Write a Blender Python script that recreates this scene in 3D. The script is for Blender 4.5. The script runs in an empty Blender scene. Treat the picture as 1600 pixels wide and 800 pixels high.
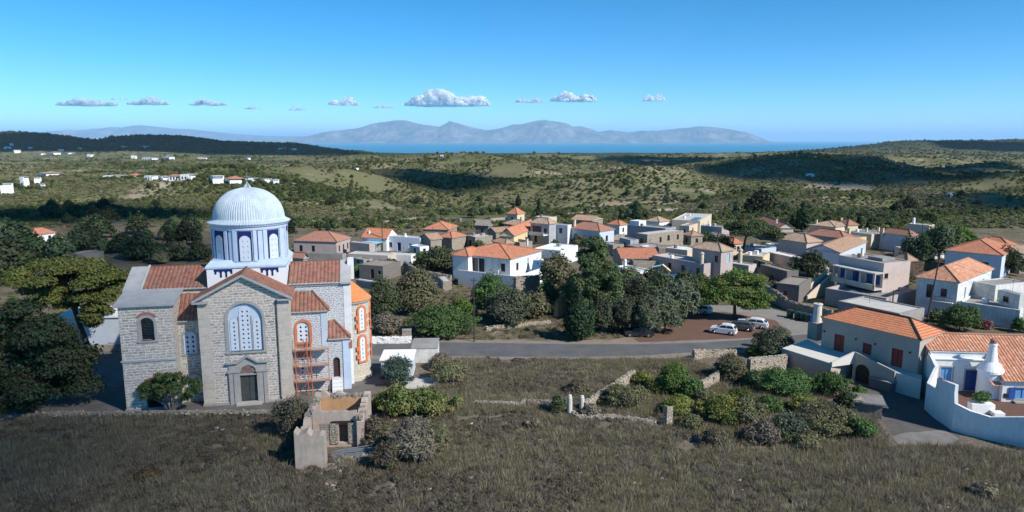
import bpy, math, random
import numpy as np
from math import sin, cos, pi, radians as R
from mathutils import Vector, Matrix
from mathutils.geometry import tessellate_polygon
random.seed(7); np.random.seed(7)
S = bpy.context.scene
col = S.collection
# ---------------------------------------------------------------- camera
CAMZ = 28.0
PITCH = math.atan(181/1100)
cd = bpy.data.cameras.new('camera'); cam = bpy.data.objects.new('camera', cd); col.objects.link(cam)
cam.location = (0, 0, CAMZ); cam.rotation_euler = (pi/2-PITCH, 0, 0)
cd.sensor_width = 36; cd.lens = 36*1100/1600; cd.clip_start = 1; cd.clip_end = 400000
S.camera = cam
# ---------------------------------------------------------------- light
SUN_AZ, SUN_EL = R(-34), R(38)          # azimuth measured from +X
sdir = Vector((cos(SUN_EL)*cos(SUN_AZ), cos(SUN_EL)*sin(SUN_AZ), sin(SUN_EL)))
w = bpy.data.worlds.new('World'); S.world = w; w.use_nodes = True
nt = w.node_tree; bg = nt.nodes['Background']
sky = nt.nodes.new('ShaderNodeTexSky'); sky.sky_type = 'NISHITA'; sky.sun_disc = False
sky.sun_elevation = SUN_EL; sky.sun_rotation = pi/2-SUN_AZ
sky.altitude = 3000; sky.air_density = 0.7; sky.dust_density = 0.0; sky.ozone_density = 3.5
hs = nt.nodes.new('ShaderNodeHueSaturation'); hs.inputs['Hue'].default_value = 0.488; hs.inputs['Saturation'].default_value = 1.32
hs.inputs['Value'].default_value = 1.0
nt.links.new(sky.outputs[0], hs.inputs['Color']); nt.links.new(hs.outputs[0], bg.inputs['Color'])
bg.inputs['Strength'].default_value = 0.138
sl = bpy.data.lights.new('sun', 'SUN'); sl.energy = 4.7; sl.angle = R(0.53); sl.color = (1, 0.95, 0.87)
so = bpy.data.objects.new('sun', sl); col.objects.link(so)
so.rotation_euler = sdir.to_track_quat('Z', 'Y').to_euler()
S.view_settings.view_transform = 'Standard'; S.view_settings.look = 'None'
S.view_settings.exposure = 0.45; S.view_settings.gamma = 1
S.cycles.max_bounces = 8; S.cycles.diffuse_bounces = 3; S.cycles.glossy_bounces = 2
S.cycles.transparent_max_bounces = 8; S.cycles.volume_bounces = 5; S.cycles.use_denoising = True
S.cycles.caustics_reflective = False; S.cycles.caustics_refractive = False
# ---------------------------------------------------------------- picture geometry
_c, _s = cos(PITCH), sin(PITCH)
def ray(u, v):
    a = (u-800)/1100; b = (400-v)/1100
    return (a, _c+b*_s, -_s+b*_c)
def gp(u, v, z=0.0):
    d = ray(u, v); t = (z-CAMZ)/d[2]
    return Vector((d[0]*t, d[1]*t, z))
def pr(x, y, z):
    z = z-CAMZ; f = y*_c-z*_s; up = y*_s+z*_c
    return (800+1100*x/f, 400-1100*up/f)
# ---------------------------------------------------------------- node helpers
def newmat(name):
    m = bpy.data.materials.new(name); m.use_nodes = True
    n = m.node_tree.nodes; b = n['Principled BSDF']
    b.inputs['Specular IOR Level'].default_value = 0.25
    return m, m.node_tree, n, b
def lk(t, a, b): t.links.new(a, b)
def tex_noise(t, vec, scale, detail=5, rough=0.6, dist=0.0):
    n = t.nodes.new('ShaderNodeTexNoise'); n.inputs['Scale'].default_value = scale
    n.inputs['Detail'].default_value = detail; n.inputs['Roughness'].default_value = rough
    n.inputs['Distortion'].default_value = dist
    if vec is not None: lk(t, vec, n.inputs['Vector'])
    return n.outputs['Fac']
def ramp(t, fac, stops):
    r = t.nodes.new('ShaderNodeValToRGB'); e = r.color_ramp.elements
    while len(e) < len(stops): e.new(0.5)
    for i, (p, c) in enumerate(stops):
        e[i].position = p; e[i].color = (c, c, c, 1) if isinstance(c, (int, float)) else (*c, 1)
    lk(t, fac, r.inputs[0]); return r.outputs[0]
def mixc(t, f, a, b, mode='MIX'):
    m = t.nodes.new('ShaderNodeMix'); m.data_type = 'RGBA'; m.blend_type = mode
    for s, v in ((m.inputs[0], f), (m.inputs[6], a), (m.inputs[7], b)):
        if hasattr(v, 'node'): lk(t, v, s)
        else: s.default_value = v if isinstance(v, (int, float)) else (*v, 1)
    return m.outputs[2]
def mth(t, op, a, b=None, c=None):
    m = t.nodes.new('ShaderNodeMath'); m.operation = op
    for i, v in enumerate((a, b, c)):
        if v is None: continue
        if hasattr(v, 'node'): lk(t, v, m.inputs[i])
        else: m.inputs[i].default_value = v
    return m.outputs[0]
def objvec(t, scale=None):
    c = t.nodes.new('ShaderNodeTexCoord').outputs['Object']
    if scale:
        mp = t.nodes.new('ShaderNodeMapping'); mp.inputs['Scale'].default_value = scale
        lk(t, c, mp.inputs['Vector']); return mp.outputs[0]
    return c
def bump(t, b, h, strength=0.4, dist=0.05):
    n = t.nodes.new('ShaderNodeBump'); n.inputs['Strength'].default_value = strength
    n.inputs['Distance'].default_value = dist; lk(t, h, n.inputs['Height']); lk(t, n.outputs[0], b.inputs['Normal'])
def wallvec(t):
    # (along the wall, up) in metres for walls in a thing's own axes
    tc = t.nodes.new('ShaderNodeTexCoord')
    sp = t.nodes.new('ShaderNodeSeparateXYZ'); lk(t, tc.outputs['Object'], sp.inputs[0])
    sn = t.nodes.new('ShaderNodeSeparateXYZ'); lk(t, tc.outputs['Normal'], sn.inputs[0])
    ax = mth(t, 'ABSOLUTE', sn.outputs[0]); k = mth(t, 'GREATER_THAN', ax, 0.7)
    u = mth(t, 'ADD', mth(t, 'MULTIPLY', sp.outputs[1], k), mth(t, 'MULTIPLY', sp.outputs[0], mth(t, 'SUBTRACT', 1.0, k)))
    az = mth(t, 'GREATER_THAN', mth(t, 'ABSOLUTE', sn.outputs[2]), 0.7)
    v = mth(t, 'ADD', mth(t, 'MULTIPLY', sp.outputs[1], az), mth(t, 'MULTIPLY', sp.outputs[2], mth(t, 'SUBTRACT', 1.0, az)))
    cb = t.nodes.new('ShaderNodeCombineXYZ'); lk(t, u, cb.inputs[0]); lk(t, v, cb.inputs[1])
    return cb.outputs[0]
# ---------------------------------------------------------------- materials
M = {}
def plain(name, c1, c2=None, scale=1.2, rough=0.85, bmp=0.15, spots=None, streak=None, metal=0):
    m, t, n, b = newmat(name); v = objvec(t)
    c2 = c2 or tuple(x*0.82 for x in c1)
    f = ramp(t, tex_noise(t, v, scale, 8, 0.65), [(0.35, 0.0), (0.65, 1.0)])
    c = mixc(t, f, c1, c2)
    if spots:
        f2 = ramp(t, tex_noise(t, v, scale*2.3, 8, 0.75, 0.5), [(0.54, 0.0), (0.66, 1.0)])
        c = mixc(t, mth(t, 'MULTIPLY', f2, spots[1]), c, spots[0])
    if streak:
        vs = objvec(t, (2.2, 2.2, 0.22))
        f3 = ramp(t, tex_noise(t, vs, 1.6, 5, 0.7), [(0.5, 0.0), (0.72, 1.0)])
        c = mixc(t, mth(t, 'MULTIPLY', f3, streak[1]), c, streak[0])
    lk(t, c, b.inputs['Base Color']); b.inputs['Roughness'].default_value = rough; b.inputs['Metallic'].default_value = metal
    if bmp: bump(t, b, tex_noise(t, v, scale*9, 6), bmp, 0.04)
    M[name] = m; return m
def stone(name, cols, mortar, sx=1.9, sy=4.0, mw=0.09, rnd=0.8, white=0.0):
    m, t, n, b = newmat(name); v = wallvec(t)
    mp = t.nodes.new('ShaderNodeMapping'); mp.inputs['Scale'].default_value = (sx, sy, 1); lk(t, v, mp.inputs[0])
    nz = t.nodes.new('ShaderNodeTexNoise'); nz.inputs['Scale'].default_value = 2.0; lk(t, v, nz.inputs['Vector'])
    ad = t.nodes.new('ShaderNodeVectorMath'); ad.operation = 'MULTIPLY_ADD'; lk(t, nz.outputs['Color'], ad.inputs[0])
    ad.inputs[1].default_value = (0.35, 0.35, 0); lk(t, mp.outputs[0], ad.inputs[2])
    vo = t.nodes.new('ShaderNodeTexVoronoi'); vo.voronoi_dimensions = '2D'; vo.feature = 'DISTANCE_TO_EDGE'
    vo.inputs['Scale'].default_value = 1; vo.inputs['Randomness'].default_value = rnd; lk(t, ad.outputs[0], vo.inputs['Vector'])
    vc = t.nodes.new('ShaderNodeTexVoronoi'); vc.voronoi_dimensions = '2D'
    vc.inputs['Scale'].default_value = 1; vc.inputs['Randomness'].default_value = rnd; lk(t, ad.outputs[0], vc.inputs['Vector'])
    sc = t.nodes.new('ShaderNodeSeparateColor'); lk(t, vc.outputs['Color'], sc.inputs[0])
    st = [(i/(len(cols)-1), c) for i, c in enumerate(cols)]
    c = ramp(t, sc.outputs[0], st)
    c = mixc(t, 0.35, c, mixc(t, tex_noise(t, v, 7, 6), tuple(x*0.6 for x in cols[0]), tuple(min(1, x*1.3) for x in cols[-1])))
    edge = mth(t, 'ADD', vo.outputs['Distance'], mth(t, 'MULTIPLY', mth(t, 'SUBTRACT', tex_noise(t, v, 3.0, 4), 0.5), 0.22))
    f = ramp(t, edge, [(mw*0.6, 1.0), (mw*1.8, 0.0)])
    big = ramp(t, tex_noise(t, v, 0.45, 4, 0.6), [(0.42, 0.0), (0.62, 1.0)])
    if white:
        f = mth(t, 'MAXIMUM', f, mth(t, 'MULTIPLY', mth(t, 'MULTIPLY', big, white), ramp(t, tex_noise(t, v, 2.2, 5, 0.7), [(0.40, 0.0), (0.55, 1.0)])))
    c = mixc(t, f, c, mortar)
    lk(t, c, b.inputs['Base Color']); b.inputs['Roughness'].default_value = 0.93
    h = mth(t, 'MINIMUM', vo.outputs['Distance'], 0.25)
    bump(t, b, h, 0.7, 0.12)
    M[name] = m; return m
def tile(name, c1, c2, c3, lich=0.3, per=0.28, rows=.45):
    m, t, n, b = newmat(name)
    uv = t.nodes.new('ShaderNodeUVMap').outputs[0]
    mp = t.nodes.new('ShaderNodeMapping'); mp.inputs['Scale'].default_value = (1/per, 1/0.38, 1); lk(t, uv, mp.inputs[0])
    sp = t.nodes.new('ShaderNodeSeparateXYZ'); lk(t, mp.outputs[0], sp.inputs[0])
    cb = t.nodes.new('ShaderNodeCombineXYZ')
    lk(t, mth(t, 'FLOOR', sp.outputs[0]), cb.inputs[0]); lk(t, mth(t, 'FLOOR', sp.outputs[1]), cb.inputs[1])
    wn = t.nodes.new('ShaderNodeTexWhiteNoise'); wn.noise_dimensions = '2D'; lk(t, cb.outputs[0], wn.inputs['Vector'])
    c = ramp(t, wn.outputs['Value'], [(0, c1), (0.5, c2), (1.0, c3)])
    ov = objvec(t)
    f = ramp(t, tex_noise(t, ov, 0.9, 8, 0.7), [(0.48, 0.0), (0.68, 1.0)])
    c = mixc(t, mth(t, 'MULTIPLY', f, lich), c, (0.22, 0.20, 0.16))
    f = ramp(t, tex_noise(t, ov, 4.0, 4, 0.7), [(0.60, 0.0), (0.70, 1.0)])
    c = mixc(t, mth(t, 'MULTIPLY', f, lich*0.9), c, (0.42, 0.38, 0.32))
    fr = mth(t, 'FRACT', sp.outputs[1])
    c = mixc(t, mth(t, 'MULTIPLY', ramp(t, fr, [(0.0, 1.0), (0.12 if rows < .5 else .3, 0.0)]), rows), c, (0.05, 0.03, 0.025))
    lk(t, c, b.inputs['Base Color']); b.inputs['Roughness'].default_value = 0.85
    bump(t, b, fr, 0.35, 0.04)
    M[name] = m; return m
def leaf(name, c1, c2, c3=None, trans=0.25, scale=0.6):
    m, t, n, b = newmat(name)
    g = t.nodes.new('ShaderNodeNewGeometry')
    c = ramp(t, g.outputs['Random Per Island'], [(0.0, tuple(x*0.7 for x in c1)), (0.5, c1), (1.0, c2)])
    if c3:
        f = ramp(t, tex_noise(t, objvec(t), scale, 4, 0.6), [(0.45, 0.0), (0.62, 1.0)])
        c = mixc(t, mth(t, 'MULTIPLY', f, 0.7), c, c3)
    oi = t.nodes.new('ShaderNodeObjectInfo')
    hv = t.nodes.new('ShaderNodeHueSaturation'); lk(t, c, hv.inputs['Color'])
    lk(t, mth(t, 'MULTIPLY_ADD', oi.outputs['Random'], 0.6, 0.7), hv.inputs['Value'])
    lk(t, mth(t, 'MULTIPLY_ADD', oi.outputs['Random'], 0.04, 0.48), hv.inputs['Hue'])
    c = hv.outputs[0]
    lk(t, c, b.inputs['Base Color']); b.inputs['Roughness'].default_value = 0.65
    b.inputs['Specular IOR Level'].default_value = 0.2
    tr = t.nodes.new('ShaderNodeBsdfTranslucent'); lk(t, c, tr.inputs[0])
    mx = t.nodes.new('ShaderNodeMixShader'); mx.inputs[0].default_value = trans
    lk(t, b.outputs[0], mx.inputs[1]); lk(t, tr.outputs[0], mx.inputs[2])
    lk(t, mx.outputs[0], n['Material Output'].inputs['Surface'])
    M[name] = m; return m
def glossy(name, c, rough=0.25, metal=0.0, spec=0.5):
    m, t, n, b = newmat(name); v = objvec(t)
    cc = mixc(t, tex_noise(t, v, 3, 3), c, tuple(x*0.85 for x in c)); lk(t, cc, b.inputs['Base Color'])
    b.inputs['Roughness'].default_value = rough; b.inputs['Metallic'].default_value = metal
    b.inputs['Specular IOR Level'].default_value = spec; M[name] = m; return m

def coursed(name, c1, c2, c3, mortar, bw=.46, bh=.20, ms=.035, warm=None):
    # roughly coursed rubble: distorted brick courses, stones of several tones, smeared pale mortar
    m, t, n, b = newmat(name); v = wallvec(t)
    def warp(sc_, am, src):
        nz = t.nodes.new('ShaderNodeTexNoise'); nz.inputs['Scale'].default_value = sc_; nz.inputs['Detail'].default_value = 3; lk(t, v, nz.inputs['Vector'])
        ad = t.nodes.new('ShaderNodeVectorMath'); ad.operation = 'MULTIPLY_ADD'; lk(t, nz.outputs['Color'], ad.inputs[0]); ad.inputs[1].default_value = (am*1.6, am, 0); lk(t, src, ad.inputs[2]); return ad.outputs[0]
    vv = warp(4.0, .15, warp(1.1, .30, v))
    br = t.nodes.new('ShaderNodeTexBrick'); lk(t, vv, br.inputs['Vector']); br.inputs['Scale'].default_value = 1
    br.inputs['Brick Width'].default_value = bw; br.inputs['Row Height'].default_value = bh; br.inputs['Mortar Size'].default_value = ms; br.inputs['Mortar Smooth'].default_value = .6
    br.inputs['Color1'].default_value = (0,0,0,1); br.inputs['Color2'].default_value = (1,1,1,1); br.inputs['Mortar'].default_value = (.5,.5,.5,1); br.squash = 1.5; br.squash_frequency = 3
    c = ramp(t, br.outputs['Color'], [(0, c1), (.35, c2), (.7, c3), (1, c1)])
    c = mixc(t, .4, c, ramp(t, tex_noise(t, v, 6, 6, .7), [(.35, tuple(x*.65 for x in c1)), (.65, tuple(min(1, x*1.35) for x in c3))]))
    if warm: c = mixc(t, mth(t, 'MULTIPLY', ramp(t, tex_noise(t, v, .35, 4, .6), [(.45, 0.0), (.65, 1.0)]), .55), c, warm)
    f = mth(t, 'MAXIMUM', br.outputs['Fac'], mth(t, 'MULTIPLY', ramp(t, tex_noise(t, v, 3.2, 6, .75), [(.50, 0.0), (.60, 1.0)]), .75))
    c = mixc(t, f, c, mortar)
    lk(t, c, b.inputs['Base Color']); b.inputs['Roughness'].default_value = .95
    bump(t, b, mth(t, 'SUBTRACT', tex_noise(t, v, 9, 5, .7), br.outputs['Fac']), .5, .06)
    M[name] = m; return m
coursed('church_stone', (.20,.185,.18), (.40,.355,.315), (.56,.45,.36), (.70,.66,.61), .66, .29, .05, warm=(.40,.31,.25))
coursed('church_white_stone', (.20,.20,.215), (.30,.29,.29), (.37,.35,.33), (.60,.62,.65), .40, .20, .07)
coursed('quoin_stone', (.55,.45,.36), (.40,.35,.31), (.60,.52,.44), (.52,.49,.46), .62, .34, .02)
coursed('apse_stone', (.40,.35,.27), (.47,.42,.34), (.34,.30,.255), (.57,.54,.48), .44, .22, .05)
stone('rubble', [(0.20, 0.17, 0.14), (0.34, 0.29, 0.24), (0.27, 0.24, 0.21)], (0.30, 0.26, 0.21), 2.4, 4.0, 0.07, 1.0, 0.0)
stone('pale_rubble', [(0.27, 0.24, 0.20), (0.46, 0.42, 0.36), (0.36, 0.30, 0.24)], (0.17, 0.145, 0.115), 2.6, 4.2, 0.10, 1.0, 0.0)
stone('dark_rubble', [(0.13, 0.12, 0.12), (0.20, 0.18, 0.17), (0.16, 0.15, 0.14)], (0.17, 0.155, 0.14), 2.2, 3.6, 0.06, 1.0, 0.0)
tile('tile_church', (0.25, 0.105, 0.07), (0.32, 0.14, 0.10), (0.19, 0.09, 0.07), 0.5, per=.42)
tile('tile_rows', (0.60, 0.22, 0.11), (0.66, 0.26, 0.13), (0.54, 0.20, 0.10), 0.1, rows=.95)
tile('tile_orange', (0.42, 0.155, 0.085), (0.54, 0.22, 0.12), (0.36, 0.15, 0.10), 0.38)
tile('tile_bright', (0.60, 0.20, 0.07), (0.66, 0.235, 0.09), (0.55, 0.18, 0.065), 0.1)
tile('tile_old', (0.36, 0.21, 0.14), (0.44, 0.29, 0.20), (0.30, 0.17, 0.12), 0.6)
tile('tile_tan', (0.40, 0.27, 0.18), (0.48, 0.35, 0.25), (0.33, 0.22, 0.15), 0.7)
tile('tile_brown', (0.34, 0.16, 0.11), (0.40, 0.19, 0.13), (0.29, 0.14, 0.10), 0.3)
tile('tile_two', (0.58, 0.26, 0.15), (0.45, 0.20, 0.12), (0.64, 0.36, 0.24), 0.35, 0.3)
W = (0.72, 0.73, 0.74)
plain('white_wash', W, (0.66, 0.66, 0.65), 0.6, 0.9, 0.1, streak=((0.45, 0.43, 0.40), 0.25), spots=((0.41, 0.41, 0.40), 0.45))
plain('white_clean', (0.80, 0.81, 0.82), (0.75, 0.76, 0.78), 0.6, 0.85, 0.06)
plain('white_weather', (0.66, 0.66, 0.64), (0.50, 0.50, 0.49), 0.7, 0.95, 0.2, spots=((0.34, 0.32, 0.30), 0.6), streak=((0.30, 0.31, 0.33), 0.6))
plain('cream', (0.60, 0.52, 0.40), (0.54, 0.46, 0.35), 0.8, 0.9, 0.12, streak=((0.35, 0.30, 0.24), 0.3), spots=((0.37, 0.32, 0.25), 0.45))
plain('yellow_wash', (0.66, 0.52, 0.32), (0.60, 0.48, 0.30), 0.7, 0.9, 0.1, spots=((0.41, 0.32, 0.20), 0.45))
plain('mauve', (0.42, 0.35, 0.34), (0.37, 0.31, 0.30), 0.5, 0.9, 0.1, streak=((0.28, 0.24, 0.23), 0.3), spots=((0.26, 0.22, 0.21), 0.45))
plain('pale_pink', (0.52, 0.44, 0.40), (0.47, 0.40, 0.37), 0.5, 0.9, 0.1, streak=((0.30, 0.27, 0.25), 0.3), spots=((0.32, 0.27, 0.25), 0.45))
plain('beige_wash', (0.40, 0.35, 0.31), (0.36, 0.32, 0.28), 0.4, 0.9, 0.08, spots=((0.25, 0.22, 0.19), 0.45))
plain('terrace_paint', (0.62, 0.59, 0.54), (0.55, 0.53, 0.49), 0.5, 0.9, 0.08)
plain('concrete', (0.31, 0.30, 0.285), (0.23, 0.22, 0.21), 0.5, 0.95, 0.2, spots=((0.19, 0.18, 0.17), 0.5))
plain('concrete_dark', (0.22, 0.21, 0.20), (0.15, 0.145, 0.14), 0.5, 0.95, 0.2, spots=((0.11, 0.105, 0.10), 0.5))
plain('concrete_pale', (0.52, 0.50, 0.47), (0.44, 0.42, 0.39), 0.6, 0.95, 0.15, spots=((0.30, 0.28, 0.26), 0.35))
plain('grey_coping', (0.42, 0.42, 0.42), (0.34, 0.34, 0.34), 0.9, 0.95, 0.15, spots=((0.24, 0.24, 0.23), 0.4))
plain('blue_grey_wall', (0.36, 0.37, 0.40), (0.31, 0.32, 0.35), 0.6, 0.9, 0.1, streak=((0.22, 0.22, 0.24), 0.3), spots=((0.22, 0.23, 0.25), 0.45))
plain('pale_blue_wall', (0.50, 0.56, 0.64), (0.45, 0.50, 0.58), 0.6, 0.9, 0.08, streak=((0.35, 0.36, 0.38), 0.2), spots=((0.31, 0.35, 0.40), 0.45))
plain('dome_blue', (0.54, 0.62, 0.67), (0.44, 0.52, 0.58), 1.1, 0.7, 0.06, streak=((0.28, 0.33, 0.38), 0.55))
plain('drum_blue', (0.52, 0.61, 0.74), (0.45, 0.54, 0.68), 0.8, 0.8, 0.05, streak=((0.40, 0.48, 0.60), 0.25))
plain('navy', (0.012, 0.022, 0.13), (0.01, 0.018, 0.10), 2, 0.7, 0.0)
plain('lattice_white', (0.62, 0.68, 0.76), (0.56, 0.61, 0.70), 2, 0.8, 0.0)
plain('stone_trim', (0.40, 0.38, 0.36), (0.33, 0.31, 0.29), 1.5, 0.9, 0.15, streak=((0.25, 0.23, 0.21), 0.35))
plain('orange_paint', (0.60, 0.19, 0.085), (0.50, 0.165, 0.08), 2, 0.8, 0.05)
plain('brick_red', (0.36, 0.17, 0.14), (0.28, 0.14, 0.12), 5, 0.9, 0.2)
plain('rust', (0.55, 0.22, 0.12), (0.42, 0.17, 0.10), 4, 0.8, 0.0)
plain('plank', (0.50, 0.38, 0.30), (0.40, 0.29, 0.23), 3, 0.9, 0.1)
plain('door_green', (0.07, 0.08, 0.075), (0.05, 0.055, 0.055), 2, 0.6, 0.1, streak=((0.12, 0.12, 0.11), 0.4))
plain('door_brown', (0.075, 0.035, 0.03), (0.055, 0.03, 0.025), 2, 0.7, 0.05)
plain('door_red', (0.23, 0.045, 0.035), (0.19, 0.04, 0.03), 2, 0.6, 0.05)
plain('wood_blue', (0.03, 0.09, 0.32), (0.025, 0.07, 0.25), 2, 0.6, 0.05)
plain('shutter_blue', (0.12, 0.30, 0.58), (0.10, 0.25, 0.50), 3, 0.6, 0.05)
plain('shutter_pale', (0.38, 0.60, 0.70), (0.30, 0.52, 0.62), 3, 0.6, 0.05)
plain('wood_green', (0.06, 0.13, 0.08), (0.05, 0.10, 0.07), 3, 0.7, 0.05)
plain('wood_dark', (0.045, 0.035, 0.03), (0.03, 0.025, 0.02), 3, 0.8, 0.1)
plain('bark', (0.10, 0.075, 0.055), (0.06, 0.045, 0.035), 3, 0.95, 0.4)
plain('bark_grey', (0.20, 0.18, 0.16), (0.13, 0.12, 0.10), 3, 0.95, 0.3)
plain('dead_wood', (0.36, 0.33, 0.29), (0.26, 0.24, 0.21), 3, 0.95, 0.1)
plain('ruin_plaster', (0.50, 0.41, 0.34), (0.38, 0.32, 0.27), 1.2, 0.95, 0.3, spots=((0.55, 0.27, 0.14), 0.55), streak=((0.22, 0.19, 0.17), 0.35))
plain('ruin_ochre', (0.58, 0.35, 0.19), (0.45, 0.27, 0.15), 0.9, 0.95, 0.3, streak=((0.30, 0.20, 0.13), 0.5))
plain('asphalt', (0.125, 0.125, 0.13), (0.09, 0.092, 0.096), 0.35, 0.9, 0.1, spots=((0.13, 0.13, 0.13), 0.3))
plain('road_edge', (0.24, 0.215, 0.19), (0.18, 0.165, 0.15), 1.0, 0.95, 0.1)
plain('side_road', (0.25, 0.235, 0.215), (0.20, 0.185, 0.17), 0.4, 0.95, 0.1, spots=((0.14, 0.125, 0.115), 0.4))
plain('red_earth', (0.155, 0.085, 0.062), (0.12, 0.07, 0.055), 0.5, 0.98, 0.3, spots=((0.22, 0.15, 0.11), 0.3))
plain('tan_earth', (0.27, 0.21, 0.155), (0.20, 0.155, 0.115), 0.5, 0.98, 0.3, spots=((0.12, 0.10, 0.07), 0.4))
plain('field_earth', (0.36, 0.29, 0.21), (0.25, 0.205, 0.145), 0.05, 0.98, 0.2, spots=((0.13, 0.13, 0.07), 0.8))
plain('terracotta_floor', (0.15, 0.085, 0.065), (0.11, 0.065, 0.05), 1.5, 0.9, 0.1)
plain('yard', (0.17, 0.155, 0.14), (0.11, 0.10, 0.095), 0.25, 0.95, 0.15, spots=((0.25, 0.235, 0.21), 0.45))
plain('yard_dark', (0.12, 0.11, 0.105), (0.085, 0.08, 0.077), 0.5, 0.95, 0.25, spots=((0.17, 0.16, 0.15), 0.3))
plain('metal_grey', (0.30, 0.31, 0.32), None, 2, 0.45, 0.0, metal=0.6)
plain('metal_dark', (0.05, 0.05, 0.05), None, 2, 0.5, 0.0)
plain('pole_wood', (0.075, 0.06, 0.05), (0.05, 0.04, 0.035), 4, 0.9, 0.2)
plain('bin_green', (0.02, 0.06, 0.05), None, 2, 0.5, 0)
plain('bin_blue', (0.02, 0.08, 0.30), None, 2, 0.5, 0)
plain('tarp_blue', (0.03, 0.20, 0.60), (0.02, 0.14, 0.48), 2, 0.5, 0.2)
plain('reed', (0.13, 0.085, 0.065), (0.09, 0.06, 0.045), 6, 0.95, 0.2)
glossy('glass', (0.02, 0.025, 0.035), 0.12)
glossy('car_white', (0.72, 0.74, 0.76), 0.25)
glossy('car_grey', (0.16, 0.18, 0.20), 0.25, 0.5)
glossy('car_dark', (0.04, 0.045, 0.05), 0.3, 0.3)
glossy('rubber', (0.02, 0.02, 0.02), 0.7, 0, 0.2)
glossy('rim', (0.45, 0.45, 0.46), 0.35, 0.8)
glossy('lamp_red', (0.35, 0.02, 0.02), 0.3)
glossy('lamp_clear', (0.7, 0.7, 0.68), 0.2)
glossy('solar', (0.06, 0.13, 0.24), 0.15)
leaf('leaf_pine', (0.085, 0.140, 0.041), (0.160, 0.244, 0.056), (0.225, 0.263, 0.056))
leaf('leaf_umbrella', (0.11, 0.16, 0.045), (0.19, 0.24, 0.065), (0.20, 0.22, 0.06))
leaf('leaf_conifer', (0.061, 0.095, 0.043), (0.108, 0.149, 0.061), (0.121, 0.149, 0.061))
leaf('leaf_dark', (0.037, 0.061, 0.031), (0.069, 0.100, 0.044), (0.077, 0.085, 0.044))
leaf('leaf_cypress', (0.030, 0.061, 0.027), (0.054, 0.095, 0.041))
leaf('leaf_olive', (0.084, 0.101, 0.062), (0.146, 0.163, 0.107), (0.112, 0.135, 0.079))
leaf('leaf_holm', (0.073, 0.116, 0.054), (0.134, 0.181, 0.086), (0.121, 0.121, 0.073))
leaf('leaf_carob', (0.076, 0.140, 0.043), (0.129, 0.215, 0.064), (0.064, 0.108, 0.043))
leaf('leaf_bright', (0.075, 0.13, 0.03), (0.13, 0.20, 0.05), (0.16, 0.17, 0.05))
leaf('leaf_yellow', (0.165, 0.180, 0.045), (0.270, 0.255, 0.068), (0.105, 0.150, 0.045))
leaf('leaf_scrub', (0.129, 0.135, 0.069), (0.207, 0.199, 0.103), (0.172, 0.147, 0.095))
leaf('leaf_rosemary', (0.053, 0.083, 0.063), (0.083, 0.120, 0.087))
leaf('leaf_dry', (0.172, 0.149, 0.115), (0.253, 0.218, 0.172), (0.138, 0.115, 0.092))
leaf('maq_dark', (0.085, 0.115, 0.045), (0.13, 0.165, 0.065), (0.10, 0.11, 0.05), trans=.35)
leaf('maq_green', (0.15, 0.18, 0.055), (0.22, 0.245, 0.085), (0.20, 0.19, 0.08), trans=.35)
leaf('maq_olive', (0.19, 0.19, 0.105), (0.26, 0.25, 0.15), (0.16, 0.18, 0.09), trans=.35)
leaf('maq_brown', (0.22, 0.185, 0.12), (0.29, 0.245, 0.17), trans=.35)
leaf('leaf_heath', (0.130, 0.109, 0.078), (0.195, 0.161, 0.109), (0.130, 0.143, 0.078))
leaf('leaf_cactus', (0.09, 0.14, 0.045), (0.19, 0.24, 0.075), (0.28, 0.27, 0.09), trans=0.05)
leaf('leaf_bougain', (0.30, 0.07, 0.14), (0.10, 0.13, 0.05))
leaf('leaf_rust', (0.14, 0.10, 0.055), (0.20, 0.15, 0.085))
leaf('leaf_feather', (0.09, 0.13, 0.045), (0.16, 0.20, 0.075), trans=.35)
leaf('grass_dry', (0.299, 0.253, 0.178), (0.460, 0.397, 0.299), (0.230, 0.201, 0.138), trans=0.3)
leaf('grass_green', (0.230, 0.224, 0.121), (0.345, 0.328, 0.190), trans=0.3)
leaf('straw', (0.24, 0.205, 0.15), (0.34, 0.295, 0.22), trans=.3)
leaf('twig', (0.150, 0.128, 0.112), (0.240, 0.203, 0.180))
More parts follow.
